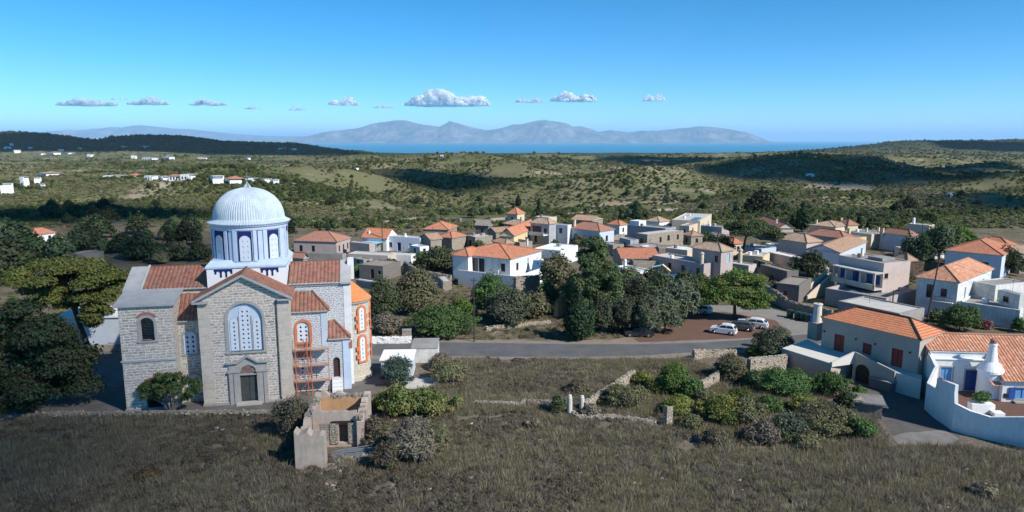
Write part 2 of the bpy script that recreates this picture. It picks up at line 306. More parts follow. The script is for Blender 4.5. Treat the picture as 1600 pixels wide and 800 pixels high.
# ---------------------------------------------------------------- mesh helpers
class MB:
    def __init__(s): s.v = []; s.f = []; s.uv = {}
    def add(s, vs, fs):
        o = len(s.v); s.v += [tuple(p) for p in vs]; s.f += [tuple(i+o for i in f) for f in fs]; return o
    def box(s, x0, x1, y0, y1, z0, z1):
        s.add([(x0,y0,z0),(x1,y0,z0),(x1,y1,z0),(x0,y1,z0),(x0,y0,z1),(x1,y0,z1),(x1,y1,z1),(x0,y1,z1)],
              [(0,3,2,1),(4,5,6,7),(0,1,5,4),(1,2,6,5),(2,3,7,6),(3,0,4,7)])
        return s
    def prism(s, pts, z0, z1):
        n = len(pts); zt = z1 if hasattr(z1, '__len__') else [z1]*n; zb = z0 if hasattr(z0, '__len__') else [z0]*n
        vs = [(p[0], p[1], zb[i]) for i, p in enumerate(pts)]+[(p[0], p[1], zt[i]) for i, p in enumerate(pts)]
        s.add(vs, [tuple(range(n))[::-1], tuple(range(n, 2*n))]+[(i, (i+1) % n, (i+1) % n+n, i+n) for i in range(n)])
        return s
    def ext(s, prof, a, b, axis='y'):
        # profile (horizontal, z) swept along an axis
        n = len(prof)
        g = (lambda p, t: (p[0], t, p[1])) if axis == 'y' else (lambda p, t: (t, p[0], p[1]))
        s.add([g(p, a) for p in prof]+[g(p, b) for p in prof], [tuple(range(n)), tuple(range(n, 2*n))[::-1]]+[(i, i+n, (i+1) % n+n, (i+1) % n) for i in range(n)])
        return s
    def tube(s, p, q, r0, r1=None, n=8, cap=True):
        r1 = r0 if r1 is None else r1
        p = Vector(p); q = Vector(q); d = q-p
        if d.length < 1e-6: return s
        rot = d.to_track_quat('Z', 'Y').to_matrix(); vs = []
        for c, r in ((p, r0), (q, r1)):
            for k in range(n):
                vs.append(c+rot @ Vector((r*cos(2*pi*k/n), r*sin(2*pi*k/n), 0)))
        fs = [(k, (k+1) % n, (k+1) % n+n, k+n) for k in range(n)]
        if cap: fs += [tuple(range(n))[::-1], tuple(range(n, 2*n))]
        s.add(vs, fs); return s
    def path(s, pts, rs, n=6):
        for i in range(len(pts)-1): s.tube(pts[i], pts[i+1], rs[i], rs[i+1], n, True)
        return s
    def lathe(s, prof, cx=0, cy=0, n=32, a0=0, a1=2*pi, rib=0, nrib=0):
        full = abs(a1-a0-2*pi) < 1e-6; m = n if full else n+1; vs = []
        for (r, z) in prof:
            for k in range(m):
                a = a0+(a1-a0)*k/n; rr = r
                if rib and r > 0.05: rr = r+rib*abs(cos(a*nrib/2))
                vs.append((cx+rr*cos(a), cy+rr*sin(a), z))
        fs = []
        for j in range(len(prof)-1):
            for k in range(n):
                k2 = (k+1) % m if full else k+1
                fs.append((j*m+k, j*m+k2, (j+1)*m+k2, (j+1)*m+k))
        s.add(vs, fs); return s
    def panel(s, O, U, N, outline, holes, th, reveal=None):
        # wall slab with real openings: outline and holes in (along, up), N points inward
        O = Vector(O); U = Vector(U); N = Vector(N)
        loops = [outline]+holes
        flat = [p for l in loops for p in l]
        tri = tessellate_polygon([[Vector((p[0], p[1], 0)) for p in l] for l in loops])
        f3 = [O+U*p[0]+Vector((0, 0, p[1])) for p in flat]; b3 = [p+N*th for p in f3]; n = len(flat)
        out = U.cross(Vector((0, 0, 1)))   # outward when U runs left to right seen from outside
        fs = []
        for a, b, c in tri:
            nn = (f3[b]-f3[a]).cross(f3[c]-f3[a])
            if nn.dot(-N) < 0: a, b, c = a, c, b
            fs += [(a, b, c), (a+n, c+n, b+n)]
        o = 0
        for li, l in enumerate(loops):
            k = len(l)
            for i in range(k):
                a, b = o+i, o+(i+1) % k
                fs.append((a, b, b+n, a+n))
            o += k
        s.add(f3+b3, fs); return s
    def slope(s, P0, P1, run, rise, hip0=False, hip1=False, per=0.28, amp=0.05, sub=4, half=None):
        # corrugated tiled slope: eave from P0 to P1, 'run' the horizontal vector from eave to ridge
        P0 = Vector(P0); P1 = Vector(P1); run = Vector((*run, 0)); L = (P1-P0).length; E = (P1-P0)/L
        rl = run.length; half = half or rl
        nrm = E.cross(run+Vector((0, 0, rise))).normalized()
        if nrm.z < 0: nrm = -nrm
        nu = max(2, int(L/per*sub)); sl = math.hypot(rl, rise); base = len(s.v)
        for i in range(nu+1):
            u = L*i/nu; f = 1.0
            if hip0: f = min(f, u/half)
            if hip1: f = min(f, (L-u)/half)
            a = amp*abs(sin(pi*u/per))
            b = P0+E*u+nrm*a
            t = b+(run+Vector((0, 0, rise)))*f
            s.v += [tuple(b), tuple(t)]
            s.uv[base+2*i] = (u, 0); s.uv[base+2*i+1] = (u, f*sl)
        for i in range(nu):
            k = base+2*i; s.f.append((k, k+2, k+3, k+1))
        return s
    def build(s, name, mat, parent=None, label=None, smooth=False):
        me = bpy.data.meshes.new(name); me.from_pydata(s.v, [], s.f)
        if s.uv:
            uv = me.uv_layers.new(name='UVMap')
            for lp in me.loops: uv.data[lp.index].uv = s.uv.get(lp.vertex_index, (0, 0))
        me.materials.append(M[mat] if isinstance(mat, str) else mat)
        if smooth: me.shade_smooth()
        me.update()
        o = bpy.data.objects.new(name, me); col.objects.link(o)
        if parent: o.parent = parent
        if label: o['label'] = label
        return o
def tag(o, label=None, cat=None, group=None, kind=None):
    if label: o['label'] = label
    if cat: o['category'] = cat
    if group: o['group'] = group
    if kind: o['kind'] = kind
    return o
def thing(name, label, cat, loc=(0,0,0), yaw=0, group=None):
    o = bpy.data.objects.new(name, None); col.objects.link(o); o.empty_display_size = 0.3
    o.location = loc; o.rotation_euler = (0, 0, yaw)
    return tag(o, label, cat, group)
def rect(x0, x1, z0, z1): return [(x0, z0), (x1, z0), (x1, z1), (x0, z1)]
def arch(cx, w, z0, h, n=10):
    r = w/2; zc = z0+h-r
    return [(cx-r, z0), (cx+r, z0)]+[(cx+r*cos(pi*k/n), zc+r*sin(pi*k/n)) for k in range(n+1)]
def arch_ring(mb, O, U, N, cx, w, z0, h, t, depth, proud=0.04, n=10, foot=True):
    # moulding round an arched opening, standing proud of the wall
    O = Vector(O)-Vector(N)*proud
    inn = arch(cx, w, z0, h, n)[1:]+[arch(cx, w, z0, h, n)[0]]; out = arch(cx, w+2*t, z0, h+t, n); out = out[1:]+[out[0]]
    lo = inn+out[::-1]
    mb.panel(O, U, N, lo, [], depth)
# ---------------------------------------------------------------- ground, sea, far land
def _h(ix, iy, seed):
    n = (ix.astype(np.int64)*374761393+iy.astype(np.int64)*668265263+seed*974634777) & 0xffffffff
    n = ((n ^ (n >> 13))*1274126177) & 0xffffffff
    return ((n ^ (n >> 16)) & 0xffff)/65535.0
def vnoise(x, y, seed=0):
    ix = np.floor(x); iy = np.floor(y); fx = x-ix; fy = y-iy
    fx = fx*fx*(3-2*fx); fy = fy*fy*(3-2*fy)
    a = _h(ix, iy, seed); b = _h(ix+1, iy, seed); c = _h(ix, iy+1, seed); d = _h(ix+1, iy+1, seed)
    return (a+(b-a)*fx)*(1-fy)+(c+(d-c)*fx)*fy-0.5
def fbm(x, y, seed=0, o=5):
    r = 0; a = 1.0
    for k in range(o): r = r+a*vnoise(x*2**k, y*2**k, seed+k); a *= 0.5
    return r
HILLS = []  # x, y, height, rx, ry
def hill(u, Y, h, rx, ry): HILLS.append(((u-800)/1100*Y, Y, h, rx, ry))
hill(705, 900, 26, 170, 120); hill(420, 470, 15, 100, 120); hill(560, 600, 12, 70, 120); hill(680, 470, -11, 90, 110); hill(800, 480, -9, 120, 80)
hill(900, 1350, 26, 240, 160); hill(860, 2400, 20, 260, 220); hill(640, 2000, 14, 400, 200); hill(985, 1700, -20, 110, 300)
hill(1180, 820, 18, 140, 110); hill(1300, 900, 22, 130, 100); hill(1060, 640, 10, 110, 90); hill(960, 620, 6, 70, 70); hill(950, 800, -10, 80, 160)
hill(1230, 1800, 26, 420, 200); hill(1520, 1150, 16, 260, 180); hill(1590, 700, 14, 130, 80); hill(1420, 660, -7, 90, 90)
hill(1120, 3000, 16, 500, 350); hill(1350, 2900, 14, 500, 300); hill(1000, 1150, -16, 300, 90); hill(1250, 1250, -20, 420, 120); hill(60, 3400, 12, 900, 300)
SKYL = np.array([(-400,204),(0,208),(40,207),(90,211),(140,217),(160,219),(185,214),(230,213),(290,214),(325,218),(350,222),(400,223),(460,225),(500,230),(540,236),(620,244),(1000,243),(1100,242),(1200,239),(1260,234),(1330,228),(1390,221),(1430,218.5),(1500,219),(1560,218.5),(1600,218),(2000,212)], float)
def gz(x, y):
    x = np.asarray(x, float); y = np.asarray(y, float)
    b = np.interp(y, [0, 235, 320, 420, 600, 1000, 2000, 3500, 5200, 6200, 7500, 1e6], [0, 0, -6, -12, -18, -26, -41, -55, -67, -130, -175, -175])
    a = np.clip((y-240)/260, 0, 1)*np.clip((7000-y)/1500, 0, 1)
    z = b+a*(((.28-np.abs(fbm(x/330+.3, y/250, 3, 4)))*34*np.clip(1600/np.maximum(y,1),.4,1)+fbm(x/70, y/60, 13, 4)*5)+np.clip(y/2500, 0, 1)*fbm(x/900, y/700, 9, 4)*18)
    for hx, hy, h, rx, ry in HILLS:
        z = z+h*a*np.exp(-((x-hx)/rx)**2-((y-hy)/ry)**2)
    ru = 800+1100*x/np.maximum(y, 50); zt = CAMZ+(219-np.interp(ru, SKYL[:,0], SKYL[:,1]))*4300/1100+vnoise(x/160, y/400, 4)*7+vnoise(x/50, y/90, 6)*4
    k = np.where(y < 4300, np.exp(-((y-4300)/620)**2), np.exp(-((y-4300)/900)**2))
    return z*(1-k)+zt*k
def hit(u, v):
    d = ray(u, v)
    t = TS; x, y, z = d[0]*t, d[1]*t, CAMZ+d[2]*t
    k = int(np.argmax(z <= gz(x, y)))
    a, b_ = t[max(k-1, 0)], t[k]
    for _ in range(14):
        m_ = (a+b_)/2
        if CAMZ+d[2]*m_ <= float(gz(d[0]*m_, d[1]*m_)): b_ = m_
        else: a = m_
    return Vector((d[0]*b_, d[1]*b_, float(gz(d[0]*b_, d[1]*b_))))
TS = np.geomspace(60, 9000, 900)
def terrain_mesh():
    ys = np.concatenate([np.linspace(-60, 232, 74), np.geomspace(236, 7600, 420)])
    us = np.linspace(-1, 1, 420); us = np.sign(us)*np.abs(us)**1.05
    Y, U = np.meshgrid(ys, us, indexing='ij')
    X = U*(np.maximum(Y, 60)*1.15+90)
    Z = gz(X, Y)
    n, m = Y.shape
    vs = np.stack([X, Y, Z], -1).reshape(-1, 3)
    i = np.arange(n-1)[:, None]*m+np.arange(m-1)[None, :]
    fs = np.stack([i, i+1, i+m+1, i+m], -1).reshape(-1, 4)
    me = bpy.data.meshes.new('ground'); me.vertices.add(len(vs)); me.vertices.foreach_set('co', vs.ravel())
    me.loops.add(fs.size); me.polygons.add(len(fs)); me.loops.foreach_set('vertex_index', fs.ravel().astype(np.int32))
    me.polygons.foreach_set('loop_start', np.arange(0, fs.size, 4, dtype=np.int32))
    me.update(calc_edges=True); me.validate(); me.shade_smooth(); return me
def ground_mat():
    m, t, n, b = newmat('ground'); pos = t.nodes.new('ShaderNodeNewGeometry').outputs['Position']
    sp = t.nodes.new('ShaderNodeSeparateXYZ'); lk(t, pos, sp.inputs[0]); y = sp.outputs[1]
    def rng(a, c):
        q = t.nodes.new('ShaderNodeMapRange'); q.inputs[1].default_value = a; q.inputs[2].default_value = c; lk(t, y, q.inputs[0]); return q.outputs[0]
    n1 = tex_noise(t, pos, 0.35, 9, 0.7); n2 = tex_noise(t, pos, 2.6, 6, 0.7); n0 = tex_noise(t, pos, 0.06, 5, 0.6)
    near = ramp(t, n2, [(0.30, (0.085, 0.068, 0.053)), (0.48, (0.165, 0.138, 0.112)), (0.62, (0.235, 0.195, 0.158)), (0.75, (0.33, 0.28, 0.23))])
    near = mixc(t, mth(t, 'MULTIPLY', ramp(t, n1, [(0.45, 0.0), (0.65, 1.0)]), 0.5), near, (0.17, 0.155, 0.11))
    near = mixc(t, mth(t, 'MULTIPLY', ramp(t, n0, [(0.52, 0.0), (0.66, 1.0)]), 0.5), near, (0.23, 0.175, 0.13))
    vill = ramp(t, n1, [(0.3, (0.10, 0.085, 0.055)), (0.5, (0.17, 0.14, 0.10)), (0.7, (0.24, 0.20, 0.15))])
    vill = mixc(t, mth(t, 'MULTIPLY', ramp(t, tex_noise(t, pos, 0.12, 6, 0.7), [(0.45, 0.0), (0.6, 1.0)]), 0.6), vill, (0.06, 0.07, 0.035))
    base = mixc(t, rng(84, 100), near, vill)
    f1 = tex_noise(t, pos, 0.020, 9, 0.68); f2 = tex_noise(t, pos, 0.0035, 8, 0.62, 0.6); f3 = tex_noise(t, pos, 0.10, 6, 0.75)
    far = ramp(t, f1, [(0.34, (0.07, 0.092, 0.038)), (0.44, (0.11, 0.125, 0.055)), (0.52, (0.165, 0.162, 0.09)), (0.60, (0.27, 0.23, 0.155)), (0.70, (0.44, 0.37, 0.29))])
    far = mixc(t, ramp(t, f2, [(0.44, 0.0), (0.56, 0.85)]), far, mixc(t, f3, (0.11, 0.115, 0.055), (0.19, 0.165, 0.10)))
    far = mixc(t, mth(t, 'MULTIPLY', ramp(t, f3, [(0.48, 0.0), (0.62, 1.0)]), 0.5), far, (0.11, 0.125, 0.06))
    vd = mixc(t, ramp(t, f1, [(0.4, 0.0), (0.62, 1.0)]), (0.03, 0.042, 0.028), (0.085, 0.09, 0.06))
    c = mixc(t, rng(225, 290), base, far)
    c = mixc(t, rng(3300, 4000), c, vd)
    lk(t, c, b.inputs['Base Color']); b.inputs['Roughness'].default_value = 1.0; b.inputs['Specular IOR Level'].default_value = 0.05
    bump(t, b, mth(t, 'ADD', n2, mth(t, 'MULTIPLY', tex_noise(t, pos, 11, 4, 0.8), 0.5)), 0.7, 0.25)
    return m
M['ground'] = ground_mat()
g = bpy.data.objects.new('ground', terrain_mesh()); g.data.materials.append(M['ground']); col.objects.link(g); tag(g, kind='structure')
# sea
m, t, n, b = newmat('sea')
b.inputs['Base Color'].default_value = (0.028, 0.22, 0.38, 1); b.inputs['Roughness'].default_value = 0.55; b.inputs['Specular IOR Level'].default_value = 0.12
bump(t, b, tex_noise(t, objvec(t), 0.004, 8, 0.7), 0.3, 20)
M['sea'] = m
SEA = -150
tag(MB().prism([(-160000, 5300), (160000, 5300), (160000, 200000), (-160000, 200000)], SEA-2, SEA).build('sea', 'sea'), kind='structure')
# far land across the strait
m, t, n, b = newmat('far_rock'); v = objvec(t)
c = ramp(t, tex_noise(t, v, 0.0009, 9, 0.65), [(0.38, (0.08, 0.095, 0.09)), (0.54, (0.19, 0.18, 0.165)), (0.70, (0.36, 0.325, 0.30))])
lk(t, c, b.inputs['Base Color']); b.inputs['Roughness'].default_value = 1; bump(t, b, tex_noise(t, v, 0.0005, 7, .6, .8), 1.0, 900); M['far_rock'] = m
def island(name, label, D, sky_pts, depth, seed):
    us = np.array([p[0] for p in sky_pts], float); vs_ = np.array([p[1] for p in sky_pts], float)
    nx, ny = 340, 60
    uu = np.linspace(us[0], us[-1], nx); vv = np.interp(uu, us, vs_)
    top = (219-vv)/1100*D+CAMZ-SEA
    top = np.maximum(top, 0)
    mb_v = []
    for j in range(ny):
        q = j/(ny-1)   # 0 front shore .. 1 back shore
        x = (uu-800)/1100*D; yy = D-depth*0.5+depth*q
        prof = math.sin(pi*q)**0.9 if 0 < q < 1 else 0
        nz = fbm(x/5200+seed, np.full(nx, yy/3600.0), seed, 6)
        rid = 1-np.abs(fbm(x/2600+seed, np.full(nx, yy/2300.0), seed+5, 5))*2.2
        z = top*prof*(1.0+(nz*0.8+(rid-0.8)*0.75)*(abs(q-0.5)*1.8+0.07))
        for i in range(nx): mb_v.append((x[i], yy+float(nz[i])*900*(1-prof), SEA-3+float(z[i])))
    mb = MB(); mb.v = mb_v
    mb.f = [(j*nx+i, j*nx+i+1, (j+1)*nx+i+1, (j+1)*nx+i) for j in range(ny-1) for i in range(nx-1)]
    return tag(mb.build(name, 'far_rock', smooth=True), kind='structure')
island('far_hills', '', 48000, [(455,222),(480,217),(500,211),(520,206),(545,203),(575,198),(600,195),(625,191),(640,191),(655,194),(670,195),(690,198),(707,192),(725,195),(742,200),(760,204),(785,201),(800,196),(818,195),(830,191),(850,189),(858,190),(872,191),(882,193),(893,199),(905,198),(920,202),(935,207),(950,204),(975,207),(1000,205),(1030,205),(1060,202),(1085,198),(1110,198),(1130,200),(1150,204),(1162,209),(1172,215),(1182,221)], 9000, 11)
island('far_mountains', '', 60000, [(-500,217),(-150,216),(0,214),(60,210),(110,206),(150,203),(190,201),(230,197),(260,199),(300,203),(340,207),(400,211),(450,213),(500,213),(560,215),(640,218),(700,220)], 12000, 23)
# haze: box round camera, land and sea, sky and clouds outside
m = bpy.data.materials.new('haze'); m.use_nodes = True; t = m.node_tree; t.nodes.clear()
o_ = t.nodes.new('ShaderNodeOutputMaterial'); pv = t.nodes.new('ShaderNodeVolumePrincipled')
pv.inputs['Color'].default_value = (0.52, 0.78, 1.0, 1); pv.inputs['Density'].default_value = 2.1e-5; pv.inputs['Anisotropy'].default_value = 0.0
lk(t, pv.outputs[0], o_.inputs['Volume']); M['haze'] = m
HZ = 1560
tag(MB().box(-165000, 165000, -300, 205000, -200, HZ).build('haze', 'haze'), kind='stuff')
# sheets
def sheet(name, pts, z, mat, jit=0.0, kind='structure', step=1.0):
    out = []
    n = len(pts)
    for i in range(n):
        a = Vector(pts[i]).to_2d(); b_ = Vector(pts[(i+1) % n]).to_2d(); k = max(1, int((b_-a).length/step)) if jit else 1
        for j in range(k):
            p = a.lerp(b_, j/k)
            if j: p += Vector((random.uniform(-jit, jit), random.uniform(-jit, jit)))
            out.append(p)
    tri = tessellate_polygon([[Vector((p.x, p.y, 0)) for p in out]])
    mb = MB(); mb.v = [(p.x, p.y, z) for p in out]; nn = len(out)
    mb.v += [(p.x, p.y, z-0.003) for p in out]
    for a, b_, c_ in tri:
        A, B, C = (Vector(mb.v[k]) for k in (a, b_, c_))
        if (B-A).cross(C-A).z < 0: b_, c_ = c_, b_
        mb.f.append((a, b_, c_))
    mb.f += [(i+nn, (i+1) % nn+nn, (i+1) % nn, i) for i in range(nn)]
    return tag(mb.build(name, mat), kind=kind)
P_ = lambda l, z=0: [gp(u, v, z) for u, v in l]
sheet('church_yard', P_([(-60,655),(60,650),(330,652),(440,640),(590,612),(640,565),(640,533),(560,525),(300,520),(60,560),(-60,600)]), 0.008, 'yard', 0.2)
sheet('roadside_verge', P_([(560,566),(700,561),(900,563),(1020,561),(1110,554),(1200,549),(1290,540),(1300,505),(1200,480),(1120,487),(1040,507),(1000,527),(900,533),(740,530),(600,528)]), 0.004, 'tan_earth', 0.5)
sheet('parking_ground', P_([(1000,536),(1100,534),(1190,529),(1250,522),(1225,505),(1190,496),(1160,492),(1090,480),(1060,490),(1040,510),(990,530)]), 0.008, 'red_earth', 0.45)
sheet('side_road', P_([(1095,477),(1165,478),(1200,480),(1245,496),(1330,520),(1262,545),(1225,538),(1236,518),(1205,498),(1170,489),(1100,486)]), 0.012, 'side_road', 0.25)
sheet('road_shoulder', P_([(560,562),(700,560),(900,561),(1010,559),(1110,552),(1190,548),(1280,541),(1300,528),(1180,528),(1000,535),(900,535),(740,533),(560,532)]), 0.016, 'road_edge', 0.12)
sheet('road', P_([(380,555),(660,556),(760,557.5),(900,558),(1000,556),(1100,549.5),(1180,545.5),(1290,536),(1300,520),(1250,523),(1180,530),(1100,535.5),(1000,538),(900,538),(760,536),(640,534),(380,534)]), 0.020, 'asphalt', 0.04)
sheet('dirt_path', P_([(770,522),(840,500),(880,480),(880,470),(862,470),(856,488),(815,505),(765,515)]), 0.006, 'tan_earth', 0.5)

def drape(name, top, bot, mat, nu=16, nv=4, lift=.12):
    # a sheet of bare ground or a track laid on the slope
    mb = MB(); f = lambda L, q: (lambda k, i: (L[i][0]+(L[min(i+1,len(L)-1)][0]-L[i][0])*(k-i), L[i][1]+(L[min(i+1,len(L)-1)][1]-L[i][1])*(k-i)))(q*(len(L)-1), min(int(q*(len(L)-1)), len(L)-2))
    for i in range(nu+1):
        a = hit(*f(top, i/nu)); b_ = hit(*f(bot, i/nu))
        for j in range(nv+1):
            p = a.lerp(b_, j/nv); e = .0 if j in (0, nv) or i in (0, nu) else 1
            if not e: p.x += random.uniform(-1.2, 1.2)*p.y/900; p.y += random.uniform(-1.5, 1.5)*p.y/900
            mb.v.append((p.x, p.y, float(gz(p.x, p.y))+lift*(1+p.y/800)))
    mb.f = [(i*(nv+1)+j, (i+1)*(nv+1)+j, (i+1)*(nv+1)+j+1, i*(nv+1)+j+1) for i in range(nu) for j in range(nv)]
    return tag(mb.build(name, mat), kind='structure')
drape('bare_field', [(1255,290),(1290,284),(1330,285),(1368,292)], [(1225,300),(1270,305),(1320,303),(1362,303)], 'field_earth', 18, 6)
drape('bare_field', [(835,268),(865,266),(892,268)], [(838,272),(868,273),(896,272)], 'field_earth')
drape('bare_field', [(200,305),(240,304),(262,306)], [(205,311),(240,312),(258,311)], 'field_earth')
drape('bare_field', [(930,318),(970,314),(1000,318)], [(925,324),(965,327),(995,326)], 'field_earth')
drape('bare_field', [(1300,262),(1360,259),(1420,258)], [(1310,264),(1370,262.5),(1425,261)], 'field_earth')
drape('bare_field', [(1000,250),(1050,249),(1080,249)], [(1000,252),(1050,252.5),(1085,251)], 'field_earth')
drape('bare_field', [(455,318),(480,316),(500,318)], [(452,322),(478,323),(498,322)], 'field_earth')
drape('dirt_path', [(880,345),(925,334),(950,327),(985,318),(1020,315)], [(884,346.5),(929,335.5),(953,328.3),(988,319.2),(1022,316)], 'field_earth', 26, 2)
drape('dirt_path', [(470,346),(520,338),(560,334),(620,338)], [(472,347.5),(521,339.4),(561,335.3),(621,339.4)], 'field_earth', 22, 2)
drape('dirt_path', [(1100,322),(1170,316),(1230,318),(1300,312)], [(1101,323.3),(1171,317.2),(1231,319.2),(1301,313.1)], 'field_earth', 22, 2)
# ---------------------------------------------------------------- houses
def win(parent, O, U, N, cx, z0, w_, h_, kind, near=False):
    cols_ = {'w': 'glass', 'b': 'wood_blue', 'p': 'shutter_blue', 'r': 'door_red', 'g': 'wood_green', 'd': 'wood_dark', 't': 'shutter_pale', 'n': 'door_brown'}
    k, door = kind[0], kind.isupper() or 'D' in kind
    k = k.lower()
    fr = {'w': 'wood_dark'}.get(k, cols_[k])
    O = Vector(O); U = Vector(U); N = Vector(N); nm = 'door' if door else 'window'
    mb = MB()
    t_ = .07
    mb.panel(O+N*.10, U, N, rect(cx-w_/2, cx+w_/2, z0, z0+h_), [rect(cx-w_/2+t_, cx-.03, z0+t_, z0+h_-t_), rect(cx+.03, cx+w_/2-t_, z0+t_, z0+h_-t_)] if near else [], .07)
    f = mb.build(nm, fr if (near or k != 'w') else 'glass', parent)
    if near:
        mb = MB(); mb.panel(O+N*.16, U, N, rect(cx-w_/2+.01, cx+w_/2-.01, z0+.01, z0+h_-.01), [], .03); mb.build('pane', cols_[k], f)
        if not door: mb = MB(); mb.panel(O-N*.06, U, N, rect(cx-w_/2-.12, cx+w_/2+.12, z0-.12, z0), [], .14); mb.build('sill', 'stone_trim', f)
    return f
def hiproof(parent, x0, x1, y0, y1, z, rise, mat, ov=.3, hips='xy', axis=None, per=.28, amp=.05):
    x0 -= ov; x1 += ov; y0 -= ov; y1 += ov; w_, d_ = x1-x0, y1-y0
    axis = axis or ('x' if w_ >= d_ else 'y'); h = min(w_, d_)/2 if hips else 0
    h = (d_ if axis == 'x' else w_)/2
    ha, hb = ('a' in hips), ('b' in hips)
    if hips == 'xy': ha = hb = True
    mb = MB(); cap = MB()
    if axis == 'x':
        cy = (y0+y1)/2; mb.slope((x0,y0,z), (x1,y0,z), (0,h), rise, ha, hb, per, amp, half=h); mb.slope((x1,y1,z), (x0,y1,z), (0,-h), rise, hb, ha, per, amp, half=h)
        if ha: mb.slope((x0,y1,z), (x0,y0,z), (h,0), rise, True, True, per, amp, half=h)
        if hb: mb.slope((x1,y0,z), (x1,y1,z), (-h,0), rise, True, True, per, amp, half=h)
        a = (x0+(h if ha else 0), cy, z+rise+.04); b = (x1-(h if hb else 0), cy, z+rise+.04)
        cap.tube(a, b, .12)
        if ha: cap.tube((x0,y0,z+.04), a, .11); cap.tube((x0,y1,z+.04), a, .11)
        if hb: cap.tube((x1,y0,z+.04), b, .11); cap.tube((x1,y1,z+.04), b, .11)
        gab = [(x0+ov, ha), (x1-ov-.3, hb)]
        gb = MB()
        for xx, hh in gab:
            if not hh: gb.ext([(y0+ov,z-.02),(y1-ov,z-.02),(cy,z+rise-rise*ov/h-.06)], xx, xx+.3, 'x')
    else:
        cx = (x0+x1)/2; mb.slope((x0,y1,z), (x0,y0,z), (h,0), rise, hb, ha, per, amp, half=h); mb.slope((x1,y0,z), (x1,y1,z), (-h,0), rise, ha, hb, per, amp, half=h)
        if ha: mb.slope((x0,y0,z), (x1,y0,z), (0,h), rise, True, True, per, amp, half=h)
        if hb: mb.slope((x1,y1,z), (x0,y1,z), (0,-h), rise, True, True, per, amp, half=h)
        a = (cx, y0+(h if ha else 0), z+rise+.04); b = (cx, y1-(h if hb else 0), z+rise+.04)
        cap.tube(a, b, .12)
        if ha: cap.tube((x0,y0,z+.04), a, .11); cap.tube((x1,y0,z+.04), a, .11)
        if hb: cap.tube((x0,y1,z+.04), b, .11); cap.tube((x1,y1,z+.04), b, .11)
        gb = MB()
        for yy, hh in ((y0+ov, ha), (y1-ov-.3, hb)):
            if not hh: gb.ext([(x0+ov,z-.02),(x1-ov,z-.02),(cx,z+rise-rise*ov/h-.06)], yy, yy+.3, 'y')
    r = mb.build('roof', mat, parent); cap.build('ridge_cap', mat, r)
    MB().box(x0+.03,x1-.03,y0+.03,y1-.03,z-.09,z-.02).build('eave_board', 'concrete_pale', r)
    return r, gb
def chimney(parent, x, y, z, h=1.2, mat='white_wash', r=.32, cone=True, base=.45):
    mb = MB()
    if cone: mb.lathe([(base,z-.3),(base*.9,z),(r*.85,z+h*.55),(r*.7,z+h*.8),(r*.95,z+h*.82),(r*.95,z+h*.9),(r*.5,z+h*.92),(r*.4,z+h)], x, y, 12)
    else: mb.box(x-base*.6,x+base*.6,y-base*.6,y+base*.6,z-.4,z+h); mb.box(x-base*.7,x+base*.7,y-base*.7,y+base*.7,z+h-.12,z+h)
    return mb.build('chimney', mat, parent, smooth=False)
